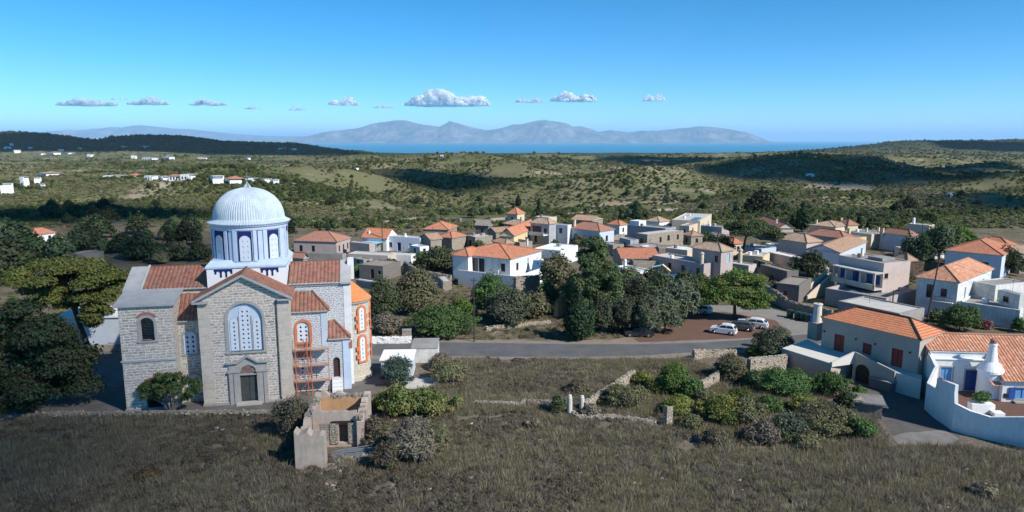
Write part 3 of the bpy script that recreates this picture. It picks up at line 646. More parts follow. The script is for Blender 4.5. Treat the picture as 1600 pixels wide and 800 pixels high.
def house(name, label, L, C, uR, H, roof='flat', wall='white_wash', roofm=None, rise=1.4, z0=0.0, wins=(), wa=None, chim=(), near=False, cat='house', hips='xy', axis=None, extra=None, parapet=.3, ov=.3, wb=None, group=None):
    near = True
    pC = gp(C[0], C[1], z0+H); pL = gp(L[0], L[1], z0+H)
    B = (pL-pC).to_2d(); wl = wb or B.length
    if hasattr(uR, '__len__'):
        a_ = (gp(uR[0], uR[1], z0+H)-pC).to_2d(); B = B+Vector((-a_.y, a_.x)); uR = uR[0]; B.normalize()
        lo, hi = .2, 60
        for _ in range(40):
            mid = (lo+hi)/2; q = pC.to_2d()+B*mid
            if pr(q.x, q.y, z0+H)[0] > L[0]: lo = mid
            else: hi = mid
        wl = wb or min(lo, 26)
    B.normalize(); A = Vector((B.y, -B.x))
    if wa is None:
        lo, hi = .2, 60
        for _ in range(40):
            mid = (lo+hi)/2; q = pC.to_2d()+A*mid
            if pr(q.x, q.y, z0+H)[0] < uR: lo = mid
            else: hi = mid
        wa = min(lo, 22)
    th = thing(name, label, cat, (pC.x, pC.y, z0), math.atan2(A.y, A.x), group)
    Rh = []; Lh = []; jobs = []
    for (f, fr, zz, w_, h_, kd) in wins:
        if f == 'R': cx = fr*wa; Rh.append(rect(cx-w_/2, cx+w_/2, zz, zz+h_)); jobs.append(((0,0,0), (1,0,0), (0,1,0), cx, zz, w_, h_, kd))
        else: cx = fr*wl; Lh.append(rect(cx-w_/2, cx+w_/2, zz, zz+h_)); jobs.append(((0,wl,0), (0,-1,0), (1,0,0), cx, zz, w_, h_, kd))
    mb = MB(); t_ = .32
    mb.panel((0,0,-1), (1,0,0), (0,1,0), rect(0, wa, 0, H+1), [[(p[0], p[1]+1) for p in l] for l in Rh], t_)
    mb.panel((0,wl,-1), (0,-1,0), (1,0,0), rect(0, wl-t_, 0, H+1), [[(p[0], p[1]+1) for p in l] for l in Lh], t_)
    mb.box(wa-t_, wa, t_, wl, -1, H); mb.box(t_, wa-t_, wl-t_, wl, -1, H)
    if roof != 'flat':
        r, gb = hiproof(th, 0, wa, 0, wl, H+.02, rise, roofm or 'tile_orange', ov, hips if roof == 'hip' else {'gable': ''}.get(roof, hips), axis)
        if gb.v: o = len(mb.v); mb.v += gb.v; mb.f += [tuple(i+o for i in f) for f in gb.f]
    else:
        MB().box(t_, wa-t_, t_, wl-t_, H-parapet-.2, H-parapet).build('roof', roofm or 'concrete_pale', th)
    mb.build('wall', wall, th)
    for j in jobs: win(th, *j, near=near)
    for c_ in chim: chimney(th, c_[0]*wa, c_[1]*wl, *c_[2:])
    rq = random.Random(int(C[0]*13))
    if roof == 'flat' and cat == 'house' and wa > 4 and wl > 4:
        hx, hy = wa*rq.uniform(.45,.75), wl*rq.uniform(.4,.75)
        if rq.random() < .6: MB().box(hx-.5, hx+.5, hy-.4, hy+.4, H-parapet-.01, H-parapet+rq.uniform(.4,.9)).build('roof_hatch', rq.choice(['concrete','white_wash','concrete_pale']), th)
        if rq.random() < .5: mb2 = MB(); mb2.tube((wa*.3,wl*.7,H-parapet-.05),(wa*.3,wl*.7,H-parapet+.75),.42,.42,12); mb2.build('water_tank', rq.choice(['metal_grey','concrete_dark','white_clean']), th)
    if rq.random() < .45 and near:
        ax_, ay_ = wa*.5, wl*rq.uniform(.3,.7); hz = H+(rise if roof != 'flat' else -parapet)-.1
        mb2 = MB(); mb2.tube((ax_,ay_,hz),(ax_,ay_,hz+1.9),.025,.02,5)
        for k_ in range(3): mb2.tube((ax_-.35+.08*k_,ay_,hz+1.5+.15*k_),(ax_+.35-.08*k_,ay_,hz+1.5+.15*k_),.015,.015,4)
        mb2.build('aerial', 'metal_dark', th)
    th['_a'] = wa; th['_b'] = wl
    if extra: extra(th, wa, wl)
    del th['_a']; del th['_b']
    return th
def rough_wall(name, label, pts, hts, th=.5, mat='rubble', cat='wall', jit=.18, step=.45, z0=-.2, top=None, group=None, parent=None, as_part=False, dense=1.0):
    # dry stone wall along a line, uneven top and faces
    mb = MB(); P = []; Hh = []
    for i in range(len(pts)-1):
        a, b = Vector(pts[i]).to_2d(), Vector(pts[i+1]).to_2d(); k = max(1, int((b-a).length/step))
        for j in range(k): P.append(a.lerp(b, j/k)); Hh.append(hts[i]+(hts[i+1]-hts[i])*j/k)
    P.append(Vector(pts[-1]).to_2d()); Hh.append(hts[-1]); n = len(P)
    for i in range(n):
        d = (P[min(i+1,n-1)]-P[max(i-1,0)]).normalized(); nn = Vector((-d.y, d.x))
        h = Hh[i]+random.uniform(-jit, jit); zb = float(gz(P[i].x, P[i].y))+z0
        for s_, zz, k in ((-1, zb, 1.15), (-1, zb+(h-z0)*.55, 1.05), (-1, zb+h-z0, .9), (1, zb+h-z0+random.uniform(-jit, jit)*.5, .9), (1, zb+(h-z0)*.55, 1.05), (1, zb, 1.15)):
            q = P[i]+nn*(s_*th/2*k+random.uniform(-.05,.05)); mb.v.append((q.x, q.y, zz))
    for i in range(n-1):
        for k in range(5): mb.f.append((i*6+k, i*6+k+1, (i+1)*6+k+1, (i+1)*6+k))
        mb.f.append((i*6+5, i*6, (i+1)*6, (i+1)*6+5))
    mb.f += [tuple(range(6))[::-1], tuple(range((n-1)*6, n*6))]
    # single stones bedded in the faces and on top
    for i in range(n-1):
        for _ in range(int(5*dense*max(1, hts[0]))):
            c = P[i].lerp(P[i+1], random.random()); d = (P[i+1]-P[i]).normalized(); nn = Vector((-d.y, d.x)); h = Hh[i]; zb = float(gz(c.x, c.y))
            k = random.choice((-1, 1, 0)); q = c+nn*(k*th/2*random.uniform(.75, 1.1)); zz = zb+(h*random.uniform(0, 1) if k else h+random.uniform(-.05, .08)); s = random.uniform(.10, .22)
            rot = Matrix.Rotation(math.atan2(d.y, d.x)+random.uniform(-.3, .3), 3, 'Z') @ Matrix.Rotation(random.uniform(-.3, .3), 3, 'X')
            vs = [Vector((q.x, q.y, zz))+rot @ Vector((a*s*random.uniform(.8,1.1), b_*s*.6*random.uniform(.7,1.1), c_*s*.45*random.uniform(.7,1.1))) for a, b_, c_ in ((-1,-1,-1),(1,-1,-1),(1,1,-1),(-1,1,-1),(-1,-1,1),(1,-1,1),(1,1,1),(-1,1,1))]
            mb.add(vs, [(0,3,2,1),(4,5,6,7),(0,1,5,4),(1,2,6,5),(2,3,7,6),(3,0,4,7)])
    o = mb.build(name, mat, parent)
    return o if as_part else tag(o, label, cat, group)
def stones(n, pts, spread, smin, smax, mat, parent=None, name='stone', zf=0.0):
    mb = MB()
    for _ in range(n):
        k = random.random()*(len(pts)-1); i = int(k); p = Vector(pts[i]).to_2d().lerp(Vector(pts[i+1]).to_2d(), k-i)
        x = p.x+random.gauss(0, spread); y = p.y+random.gauss(0, spread); s = random.uniform(smin, smax)
        z = float(gz(x, y))+zf+random.uniform(0, s*.3); vs = []
        q = Matrix.Rotation(random.uniform(0, 6), 3, (random.random()-.5, random.random()-.5, 1))
        for c in ((-1,-1,-1),(1,-1,-1),(1,1,-1),(-1,1,-1),(-1,-1,1),(1,-1,1),(1,1,1),(-1,1,1)):
            vv = q @ Vector([c[j]*s*random.uniform(.3,.55)*(.7 if j == 2 else 1) for j in range(3)]); vs.append((x+vv.x, y+vv.y, z+vv.z+s*.2))
        mb.add(vs, [(0,3,2,1),(4,5,6,7),(0,1,5,4),(1,2,6,5),(2,3,7,6),(3,0,4,7)])
    return mb.build(name, mat, parent)
# ---------------------------------------------------------------- foliage
def leaves_np(lobes, n, size, seed=0, up=0.3, shell=.62, flat=1.0, elong=1.0, rng=None):
    rs = np.random.RandomState(seed); L = np.array(lobes, float)
    ar_ = (L[:,3]*L[:,4]+L[:,3]*L[:,5]+L[:,4]*L[:,5]); idx = rs.choice(len(L), n, p=ar_/ar_.sum())
    d = rs.normal(size=(n,3)); d /= np.linalg.norm(d, axis=1)[:,None]
    d[:,2] = np.where(d[:,2] < -.35, -d[:,2]*.6, d[:,2])
    # clumps: pull directions towards a few cluster centres per lobe
    rad = shell+(1.04-shell)*rs.rand(n)**.6
    lump = 1+.20*np.sin(d[:,0]*6+idx*2.1)*np.sin(d[:,1]*6+idx)*np.cos(d[:,2]*5+idx*1.3)+.20*np.maximum(0, np.sin(d[:,0]*13+idx)*np.sin(d[:,1]*14+idx*1.7)*np.sin(d[:,2]*13+idx*.6))**.5
    c = L[idx,:3]+d*L[idx,3:6]*(rad*lump)[:,None]
    nrm = d*np.array([1,1,1])+rs.normal(size=(n,3))*.55; nrm[:,2] += up
    nrm /= np.linalg.norm(nrm, axis=1)[:,None]
    t1 = np.cross(nrm, rs.normal(size=(n,3))); t1 /= np.linalg.norm(t1, axis=1)[:,None]; t2 = np.cross(nrm, t1)
    s = size*(.6+.8*rs.rand(n))
    a = t1*s[:,None]*elong; b = t2*(s*flat)[:,None]
    bend = nrm*(s*.25)[:,None]
    vs = np.stack([c-a, c-b*.8+bend*.5, c+a, c+b*.8+bend*.5], 1).reshape(-1,3)
    return vs
def quads_mesh(name, vs, mat, k=4):
    me = bpy.data.meshes.new(name); n = len(vs)//k
    me.vertices.add(len(vs)); me.vertices.foreach_set('co', vs.astype(np.float32).ravel())
    me.loops.add(n*k); me.polygons.add(n); me.loops.foreach_set('vertex_index', np.arange(n*k, dtype=np.int32))
    me.polygons.foreach_set('loop_start', np.arange(0, n*k, k, dtype=np.int32)); me.update(calc_edges=True)
    me.materials.append(M[mat]); return me
TREES = []
def tree(name, label, pos, lobes, mat, n, size, trunk=None, cat='tree', bark='bark', group=None, seed=None, elong=1.0, shell=.62, hide_trunk=False):
    seed = len(TREES)+11 if seed is None else seed; TREES.append(pos)
    th = thing(name, label, cat, pos, 0, group)
    vs = leaves_np(lobes, n, size, seed, elong=elong, shell=shell)
    # dark inner mass so that thick crowns are not see-through everywhere
    inner = leaves_np([(l[0],l[1],l[2],l[3]*.66,l[4]*.66,l[5]*.66) for l in lobes], max(20, n//7), size*2.0, seed+1, shell=.5)
    o = bpy.data.objects.new('crown', quads_mesh('crown', np.concatenate([vs, inner]), mat)); col.objects.link(o); o.parent = th
    rs = random.Random(seed); mb = MB()
    if trunk:
        (tx, ty, r, htop, lean) = trunk
        base = Vector((tx, ty, -.2)); top = Vector((tx+lean, ty, htop)); mid = base.lerp(top, .5)+Vector((rs.uniform(-.2,.2),0,0))
        mb.path([base, mid, top], [r, r*.75, r*.55], 8)
        for l in lobes[:12]:
            c = Vector(l[:3]); st = mid.lerp(top, rs.uniform(.3,1)); k = st.lerp(c, .5)+Vector((rs.uniform(-.3,.3), rs.uniform(-.3,.3), -.2*l[5]))
            mb.path([st, k, c], [r*.38, r*.25, r*.1], 6)
        mb.build('trunk', bark, th)
    return th
def bushlobes(w_, h_, d_=None, k=6, seed=0, base=.15):
    rs = random.Random(seed); d_ = d_ or w_; L = []
    for i in range(k):
        a = rs.uniform(0, 2*pi); r = rs.uniform(.1, .66); s = rs.uniform(.20, .42)
        zz = h_*rs.uniform(.25, .85)*(1-.35*r)
        L.append((cos(a)*r*w_/2, sin(a)*r*d_/2, zz, w_*s*.72, d_*s*.72, min(zz*1.0, h_*rs.uniform(.28,.42))))
    L.append((0,0,h_*.42,w_*.42,d_*.42,h_*.42)); L.append((rs.uniform(-.1,.1)*w_,0,h_*.68,w_*.25,d_*.25,h_*.32))
    return L
def bush(label, u, vb, wpx, hpx, mat='leaf_carob', name='shrub', cat='shrub', n=None, size=None, k=12, z=None, group=None, trunk=False, dz=0, elong=1.0, seed=None, shell=.62, bark='bark', df=1.0):
    p = gp(u, vb, dz) if vb > 372 else hit(u, vb)
    D = p.y; w_ = wpx*D/1100; h_ = hpx*D/1100
    seed = seed or int(u*7+vb); lb = bushlobes(w_, h_, w_*df, k, seed)
    size = (size or max(.10, min(.30, .0019*D)))*.72; n = int(n*1.8) if n else int(min(17000, 2.7*(w_*h_*2+w_*w_)/(size*size*2)))
    tk = (0, 0, max(.08, w_*.03), h_*.4, 0) if trunk else (0,0,max(.06, w_*.02),h_*.3,0)
    return tree(name, label, p+Vector((0, w_*.25*df, 0)), lb+[(cos(j*2.4+seed)*w_*.46, sin(j*2.4+seed)*w_*.36, h_*(.22+.13*(j % 4)), w_*.10, w_*.10, h_*.11) for j in range(9)], mat, n, size, tk, cat, bark, group, seed, elong, shell)
def cypress(label, u, vb, wpx, hpx, group=None, name='cypress_tree', n=None):
    p = gp(u, vb) if vb > 372 else hit(u, vb); D = p.y; w_ = wpx*D/1100; h_ = hpx*D/1100; L = []
    for i in range(9):
        f = i/8; r = w_/2*(.55+.5*math.sin(pi*min(1, f*1.05+.18)))*(1.05 if f < .7 else (1.25-f)*1.7)
        L.append((random.uniform(-.06,.06)*w_, random.uniform(-.06,.06)*w_, h_*(.12+.80*f), r, r, h_*.12))
    size = max(.09, min(.30, .0016*D)); n = n or int(min(5000, 3.2*w_*h_*3.2/(size*size*2)))
    return tree(name, label, p, L, 'leaf_cypress', n, size, (0,0,max(.1,w_*.05),h_*.3,0), 'cypress', 'bark_grey', group, int(u), elong=1.3, shell=.6)
# ---------------------------------------------------------------- scattered ground cover
src = {}
def src_obj(key, me):
    o = bpy.data.objects.new(key, me); src[key] = o; return o
def tuft_mesh(name, mat, n, h, r, w_, seed):
    rs = np.random.RandomState(seed); c = np.concatenate([rs.normal(size=(n,2))*r*.5, np.zeros((n,1))], 1)
    d = np.concatenate([c[:,:2]*1.0/r+rs.normal(size=(n,2))*.35, np.ones((n,1))*1.6], 1); d /= np.linalg.norm(d, axis=1)[:,None]
    hh = h*(.5+.6*rs.rand(n))[:,None]; sd = rs.normal(size=(n,3)); sd[:,2] = 0; sd /= np.linalg.norm(sd, axis=1)[:,None]
    tip = c+d*hh; tip[:,2] -= .1*h*rs.rand(n)
    mid = c+d*hh*.6
    vs = np.stack([c-sd*w_, c+sd*w_, mid+sd*w_*.8, tip, mid-sd*w_*.8], 1).reshape(-1,3)
    return quads_mesh(name, vs, mat, 5)
def scrub_mesh(name, mat, w_, h_, n, size, seed, elong=1.0):
    return quads_mesh(name, leaves_np(bushlobes(w_, h_, w_, 6, seed), n, size, seed, elong=elong, shell=.35), mat)
def scatter(name, P, idx, scl, sources, kind='stuff'):
    # one object: instances of a few small plants on points
    cc = bpy.data.collections.new(name+'_kinds')
    for i, s in enumerate(sources): s.name = '%s_%02d' % (name, i); cc.objects.link(s)
    me = bpy.data.meshes.new(name); me.vertices.add(len(P)); me.vertices.foreach_set('co', np.asarray(P, np.float32).ravel())
    for nm, ty, arr in (('kind_index', 'INT', idx), ('size', 'FLOAT', scl), ('turn', 'FLOAT', np.random.rand(len(P))*6.28)):
        a = me.attributes.new(nm, ty, 'POINT'); a.data.foreach_set('value', np.asarray(arr, np.int32 if ty == 'INT' else np.float32))
    ob = bpy.data.objects.new(name, me); col.objects.link(ob); ob['kind'] = kind
    ng = bpy.data.node_groups.new(name, 'GeometryNodeTree'); ng.interface.new_socket('Geometry', in_out='INPUT', socket_type='NodeSocketGeometry'); ng.interface.new_socket('Geometry', in_out='OUTPUT', socket_type='NodeSocketGeometry')
    N_ = ng.nodes; gi = N_.new('NodeGroupInput'); go = N_.new('NodeGroupOutput'); ip = N_.new('GeometryNodeInstanceOnPoints'); ci = N_.new('GeometryNodeCollectionInfo')
    ci.inputs['Collection'].default_value = cc; ci.inputs['Separate Children'].default_value = True; ci.inputs['Reset Children'].default_value = True
    def at(nm, ty):
        a = N_.new('GeometryNodeInputNamedAttribute'); a.data_type = ty; a.inputs['Name'].default_value = nm; return a.outputs[0]
    cx = N_.new('ShaderNodeCombineXYZ'); L_ = ng.links
    L_.new(gi.outputs[0], ip.inputs['Points']); L_.new(ci.outputs[0], ip.inputs['Instance']); ip.inputs['Pick Instance'].default_value = True
    L_.new(at('kind_index', 'INT'), ip.inputs['Instance Index']); L_.new(at('size', 'FLOAT'), ip.inputs['Scale'])
    L_.new(at('turn', 'FLOAT'), cx.inputs[2]); L_.new(cx.outputs[0], ip.inputs['Rotation'])
    L_.new(ip.outputs[0], go.inputs[0])
    md = ob.modifiers.new('scatter', 'NODES'); md.node_group = ng
    return ob
def inpoly(x, y, poly):
    r = np.zeros(len(x), bool); n = len(poly)
    for i in range(n):
        x1, y1 = poly[i][0], poly[i][1]; x2, y2 = poly[(i+1) % n][0], poly[(i+1) % n][1]
        c = ((y1 > y) != (y2 > y)) & (x < (x2-x1)*(y-y1)/(y2-y1+1e-9)+x1); r ^= c
    return r
# ---------------------------------------------------------------- church
ca = gp(320, 635); cb_ = gp(457, 625); CY = math.atan2(cb_.y-ca.y, cb_.x-ca.x)
ch = thing('church', 'large stone church with a pale blue ribbed dome and red tiled roofs', 'church', ca, CY)
X, Yv = (1,0,0), (0,1,0)
def lattice(parent, O, U, N, cx, w, z0, h, cols_, rows, mat='lattice_white', ds=0.14, dark=True, archd=True):
    # white pierced screen with diamond holes and a dark pane behind
    out = arch(cx, w, z0, h) if archd else rect(cx-w/2, cx+w/2, z0, z0+h)
    hs_ = []
    zt = z0+h-(w/2 if archd else 0)*0.75
    for r in range(rows):
        for c in range(cols_):
            x = cx+(c-(cols_-1)/2)*w/(cols_+0.6)*1.1; z = z0+(r+0.6)*(zt-z0)/rows
            hs_.append([(x-ds, z), (x, z-ds*1.15), (x+ds, z), (x, z+ds*1.15)])
    mb = MB(); mb.panel(O, U, N, out, hs_, 0.07); s = mb.build('lattice', mat, parent)
    mb = MB(); O2 = Vector(O)+Vector(N)*0.16; mb.panel(O2, U, N, out, [], 0.03); mb.build('pane', 'glass', parent)
    return s
# transept (door front)
TW, TH, TA = 9.05, 11.6, 14.05
front = MB()
front.panel((0,0,0), X, Yv, [(0,0),(TW,0),(TW,TH),(TW/2,TA),(0,TH)], [rect(3.72,5.48,0.28,3.2), arch(4.57,3.5,5.8,5.25,16)], 0.6)
front.box(0,0.5,0.6,7.6,0,TH-.02); front.box(TW-.5,TW,0.6,7.6,0,TH-.02)
front.build('wall', 'church_stone', ch)
for x0, x1 in ((-0.03, 1.15), (TW-1.15, TW+.03)): MB().box(x0, x1, -0.035, 0.3, 0, TH-.25).build('corner_pier', 'quoin_stone', ch)
MB().box(-0.1, TW+.1, -0.12, 0.3, 0, 0.28).build('plinth', 'stone_trim', ch)
# transept roof
rf = MB(); ov = 0.42; rise = TA+0.2-(TH+.02); half = TW/2+ov
rf.slope((-ov, -0.4, TH+.0), (-ov, 4.4, TH+.0), (half, 0), rise, per=0.42, amp=.10)
rf.slope((TW+ov, -0.4, TH+.0), (TW+ov, 4.4, TH+.0), (-half, 0), rise, per=0.42, amp=.10)
tr = rf.build('roof', 'tile_church', ch)
mb = MB()
for sgn, xe in ((1, -ov), (-1, TW+ov)):
    mb.ext([(xe, TH-.18), (xe, TH-.03), (TW/2, TA+.15), (TW/2, TA-.0)], -0.42, 4.3)
mb.build('roof_slab', 'stone_trim', tr)
mb = MB()
for sgn, xe in ((1, -ov), (-1, TW+ov)):
    mb.ext([(xe-.02*sgn, TH-.30), (xe-.02*sgn, TH-.02), (TW/2, TA+.16), (TW/2, TA-.12)], -0.52, -0.42)
mb.box(-.5, 1.1, -.45, .02, TH-.38, TH-.20); mb.box(TW-1.1, TW+.5, -.45, .02, TH-.38, TH-.20)
mb.build('cornice', 'grey_coping', ch)
mb = MB(); mb.path([(TW/2, -.42, TA+.26), (TW/2, 3.6, TA+.26)], [.13,.13]); mb.build('ridge_cap', 'tile_church', tr)
mb = MB(); mb.tube((TW-1.25, -.09, .2), (TW-1.25, -.09, TH-.35), .055); mb.build('drainpipe', 'metal_dark', ch)
# great window
wn = MB(); arch_ring(wn, (0,0,0), X, Yv, 4.57, 3.5, 5.8, 5.25, .28, .28, .07, 18)
wn.box(2.5, 6.65, -.16, .3, 5.62, 5.8)
wn = wn.build('window', 'stone_trim', ch)
def band(cx, w, z0, h, **k): lattice(wn, (0,.16,0), X, Yv, cx, w, z0, h, **k)
mb = MB(); mb.panel((0,.22,0), X, Yv, arch(4.57,3.48,5.8,5.24,16), [arch(4.57,1.2,5.9,4.85), arch(3.42,.82,5.9,3.5), arch(5.72,.82,5.9,3.5)], .1); mb.build('screen', 'drum_blue', wn)
band(4.57, 1.18, 5.9, 4.84, cols_=2, rows=9, ds=.115); band(3.42, .80, 5.9, 3.48, cols_=1, rows=7, ds=.115); band(5.72, .80, 5.9, 3.48, cols_=1, rows=7, ds=.115)
mb = MB()
for x in (3.94, 5.2): mb.box(x-.055, x+.055, .10, .22, 5.82, 9.6)
mb.build('mullion', 'stone_trim', wn)
# portal
pt = MB()
for a, b in ((2.65, 3.05), (3.12, 3.72), (5.48, 6.08), (6.15, 6.55)): pt.box(a, b, -.24, .05, 0.0, 3.55)
pt.box(2.55, 3.80, -.34, .05, 3.55, 3.75); pt.box(5.40, 6.65, -.34, .05, 3.55, 3.75)
pt.panel((0,-.14,0), X, Yv, [(2.65,3.75),(3.72,3.75),(3.72,3.2),(5.48,3.2),(5.48,3.75),(6.55,3.75),(6.55,4.55),(5.6,4.6),(4.6,5.25),(3.6,4.6),(2.65,4.55)], [arch(4.6,1.7,3.35,.95)], .3)
pt = pt.build('portal', 'stone_trim', ch)
mb = MB(); mb.ext([(2.45,4.55),(2.45,4.72),(3.5,4.76),(4.6,5.48),(5.7,4.76),(6.75,4.72),(6.75,4.55),(5.62,4.58),(4.6,5.25),(3.58,4.58)], -.40, -.06); mb.build('pediment', 'stone_trim', pt)
mb = MB(); mb.panel((0,.0,0), X, Yv, arch(4.6,1.66,3.36,.93), [], .05); mb.build('lunette', 'brick_red', pt)
dr = MB(); dr.box(3.72, 4.58, .14, .22, .28, 3.2); dr.box(4.62, 5.48, .14, .22, .28, 3.2)
for x0, x1 in ((3.84,4.48), (4.72,5.36)):
    for z0, z1 in ((.5,1.2), (1.4,2.9)):
        dr.box(x0, x1, .115, .15, z0, z1)
dr.build('door', 'door_green', ch)
MB().box(3.3, 5.9, -.75, -.12, 0, .22).build('doorstep', 'concrete_pale', ch)
# tower block at the west
tw = MB(); x0, x1 = -7.6, -2.45
tw.panel((x0,0,0), X, Yv, rect(0,5.15,0,11.25), [arch(2.62,1.35,7.55,2.45), arch(2.75,1.55,0.0,3.3)], .5)
tw.box(x0, x0+.5, .5, 5, 0, 11.25); tw.box(x1-.5, x1, .5, 4, 0, 11.25); tw.box(x0+.5, x1-.5, 3.4, 3.8, 0, 11.2)
tw.build('wall', 'church_stone', ch)
mb = MB(); mb.ext([(-.35,11.22),(-.35,11.42),(4.0,12.25),(4.0,12.05)], -7.95, -2.1, 'x'); mb.build('roof', 'grey_coping', ch)
MB().box(-7.72, -2.4, -.12, .02, 5.35, 5.55).build('string_course', 'grey_coping', ch); MB().box(-7.7, -2.4, -.08, .02, 0, .3).build('plinth', 'grey_coping', ch)
mb = MB(); arch_ring(mb, (x0,0,0), X, Yv, 2.62, 1.35, 7.55, 2.45, .25, .3, .06, 12); mb.box(x0+1.6, x0+3.65, -.12, .3, 7.38, 7.55); mb.build('window', 'stone_trim', ch)
def brick_arc(cx, r0, r1, zc, ang=1.0):
    mb = MB(); n = 10
    inn = [(cx+r0*sin(-ang+2*ang*k/n), zc+r0*cos(-ang+2*ang*k/n)) for k in range(n+1)]
    ou = [(cx+r1*sin(-ang+2*ang*k/n), zc+r1*cos(-ang+2*ang*k/n)) for k in range(n+1)]
    mb.panel((x0,-.03,0), X, Yv, inn+ou[::-1], [], .1); mb.build('brick_arch', 'brick_red', ch)
brick_arc(2.62, .98, 1.28, 9.3, .9); brick_arc(2.75, .80, 1.12, 2.5, 1.2)
# west middle bay
mb = MB(); yb = 1.8
mb.panel((-2.45,yb,0), X, Yv, rect(0,2.45,0,9.05), [arch(1.05,1.3,5.3,2.55), arch(1.15,1.6,.8,2.3)], .45)
mb.build('wall', 'church_stone', ch)
for (cx, w_, z0, h_, rr) in ((1.05,1.3,5.3,2.55,4), (1.15,1.6,.8,2.3,3)):
    mb = MB(); arch_ring(mb, (-2.45,yb,0), X, Yv, cx, w_, z0, h_, .2, .2, .05, 12); mb.box(-2.45+cx-w_/2-.25, -2.45+cx+w_/2+.25, yb-.1, yb+.1, z0-.12, z0)
    wq = mb.build('window', 'stone_trim', ch); lattice(wq, (-2.45,yb+.12,0), X, Yv, cx, w_, z0, h_, 2, rr)
mb = MB(); mb.slope((-2.45,yb-.3,9.0), (0,yb-.3,9.0), (0,2.5), 2.5, per=.42, amp=.10); r2 = mb.build('roof', 'tile_church', ch)
mb = MB(); mb.ext([(yb-.28,8.9),(yb-.28,8.98),(4.0,11.25),(4.0,11.0)], -2.44, -.01, 'x'); mb.build('roof_slab', 'grey_coping', r2)
def eaves(parent, P0, P1, per=.42):
    # white mortar plugs along the lowest tiles
    P0 = Vector(P0); P1 = Vector(P1); L = (P1-P0).length; E = (P1-P0)/L; n = int(L/per*6)
    top = [(L*i/n, .02+.10*abs(sin(pi*L*i/n/per))) for i in range(n+1)]
    return MB().panel(P0+Vector((0,-.02,0)), E, (0,1,0), [(0,-.03),(L,-.03)]+top[::-1], [], .12).build('eave_mortar', 'concrete_pale', parent)
eaves(r2, (-2.45,yb-.32,9.0), (0,yb-.32,9.0))
# nave
ny0, ny1, nH, nR = 4.0, 11.2, 12.05, 13.9
mb = MB(); mb.panel((9.05,ny0,0), X, Yv, rect(0,6.4,0,nH), [], .5)
mb.box(14.95,15.45,4.5,ny1,0,nH-.02); mb.build('wall', 'church_white_stone', ch)
mb = MB(); mb.box(-7.9,0,ny0,ny0+.4,11,nH); mb.box(-7.9,-7.4,ny0+.4,ny1,0,nH); mb.box(-7.9,15.45,ny1,ny1+.4,0,nH)
mb.ext([(ny0,nH),(ny1,nH),(7.6,nR-.1)], -7.9, -7.5, 'x'); mb.build('wall', 'church_stone', ch)
for (a, b) in ((-6.3,.3), (8.75,14.4)):
    mb = MB(); mb.slope((a,ny0-.25,nH+.05), (b,ny0-.25,nH+.05), (0,3.85), 1.9, per=.42, amp=.10); mb.slope((a,ny1+.25,nH+.05), (b,ny1+.25,nH+.05), (0,-3.85), 1.9, per=.42, amp=.10)
    r3 = mb.build('roof', 'tile_church', ch); eaves(r3, (a,ny0-.27,nH+.05), (b,ny0-.27,nH+.05))
    mb = MB(); mb.ext([(ny0-.23,nH-.06),(ny0-.23,nH+.03),(7.6,nR-.03),(ny1+.23,nH+.03),(ny1+.23,nH-.06),(7.6,nR-.2)], a+.01, b-.01, 'x'); mb.build('roof_slab', 'grey_coping', r3)
    mb = MB(); mb.path([(a,7.6,nR+.06),(b,7.6,nR+.06)], [.14,.14]); mb.build('ridge_cap', 'tile_church', r3)
for (a, b) in ((-8.15,-6.3), (14.4,15.6)):
    mb = MB(); mb.ext([(ny0-.35,nH-.1),(ny0-.35,nH+.12),(7.6,nR+.18),(ny1+.35,nH+.12),(ny1+.35,nH-.1),(7.6,nR-.1)], a, b, 'x')
    mb.build('gable_coping', 'grey_coping', ch)
MB().box(-6.36,-6.2,ny0-.36,7.6,nH-.02,nH+.16).build('coping_edge', 'concrete_pale', ch)
MB().ext([(ny0-.3,nH+.1),(ny0-.3,nH+.28),(7.6,nR+.34),(7.6,nR+.12)], -6.42, -6.22, 'x').build('coping_edge', 'concrete_pale', ch)
mb = MB(); mb.box(9.05,15.62,ny0-.12,ny0,nH-.25,nH-.08); mb.build('cornice', 'grey_coping', ch)
MB().box(14.7,15.55,ny0-.05,ny0+.2,0,nH-.3).build('corner_pier', 'white_wash', ch)
MB().box(15.2,15.9,6.6,8.6,11.9,nR+.3).build('gable_block', 'white_wash', ch)
# east bays
def bay(x0, x1, y0, H_, rise_, mat, wl):
    mb = MB(); mb.panel((x0,y0,0), X, Yv, rect(0,x1-x0,0,H_), wl, .4); mb.box(x1-.4,x1,y0+.4,ny0,0,H_); mb.build('wall', mat, ch)
    run = ny0-y0+.25
    mb = MB(); mb.slope((x0,y0-.25,H_), (x1+.25,y0-.25,H_), (0,run), rise_, hip1=True, per=.42, amp=.10)
    mb.slope((x1+.25,y0-.25,H_), (x1+.25,ny0,H_), (-run,0), rise_, hip0=True, half=run, per=.42, amp=.10)
    r = mb.build('roof', 'tile_church', ch); eaves(r, (x0,y0-.27,H_), (x1+.25,y0-.27,H_))
    mb = MB(); e = x1+.25; mb.path([(e,y0-.25,H_+.05),(e-run,ny0,H_+rise_+.08)], [.11,.11]); mb.build('ridge_cap', 'tile_church', r)
    mb = MB(); mb.box(x0,x1+.2,y0-.2,ny0,H_-.14,H_-.01); mb.build('roof_slab', 'grey_coping', r)
    return r
bay(9.05, 12.85, 2.4, 9.25, 1.95, 'church_white_stone', [arch(1.2,1.35,5.75,2.4), rect(.55,1.85,1.4,3.9)])
bay(12.85, 15.1, 2.4, 5.95, 1.75, 'church_white_stone', [arch(.85,.75,1.45,2.35)])
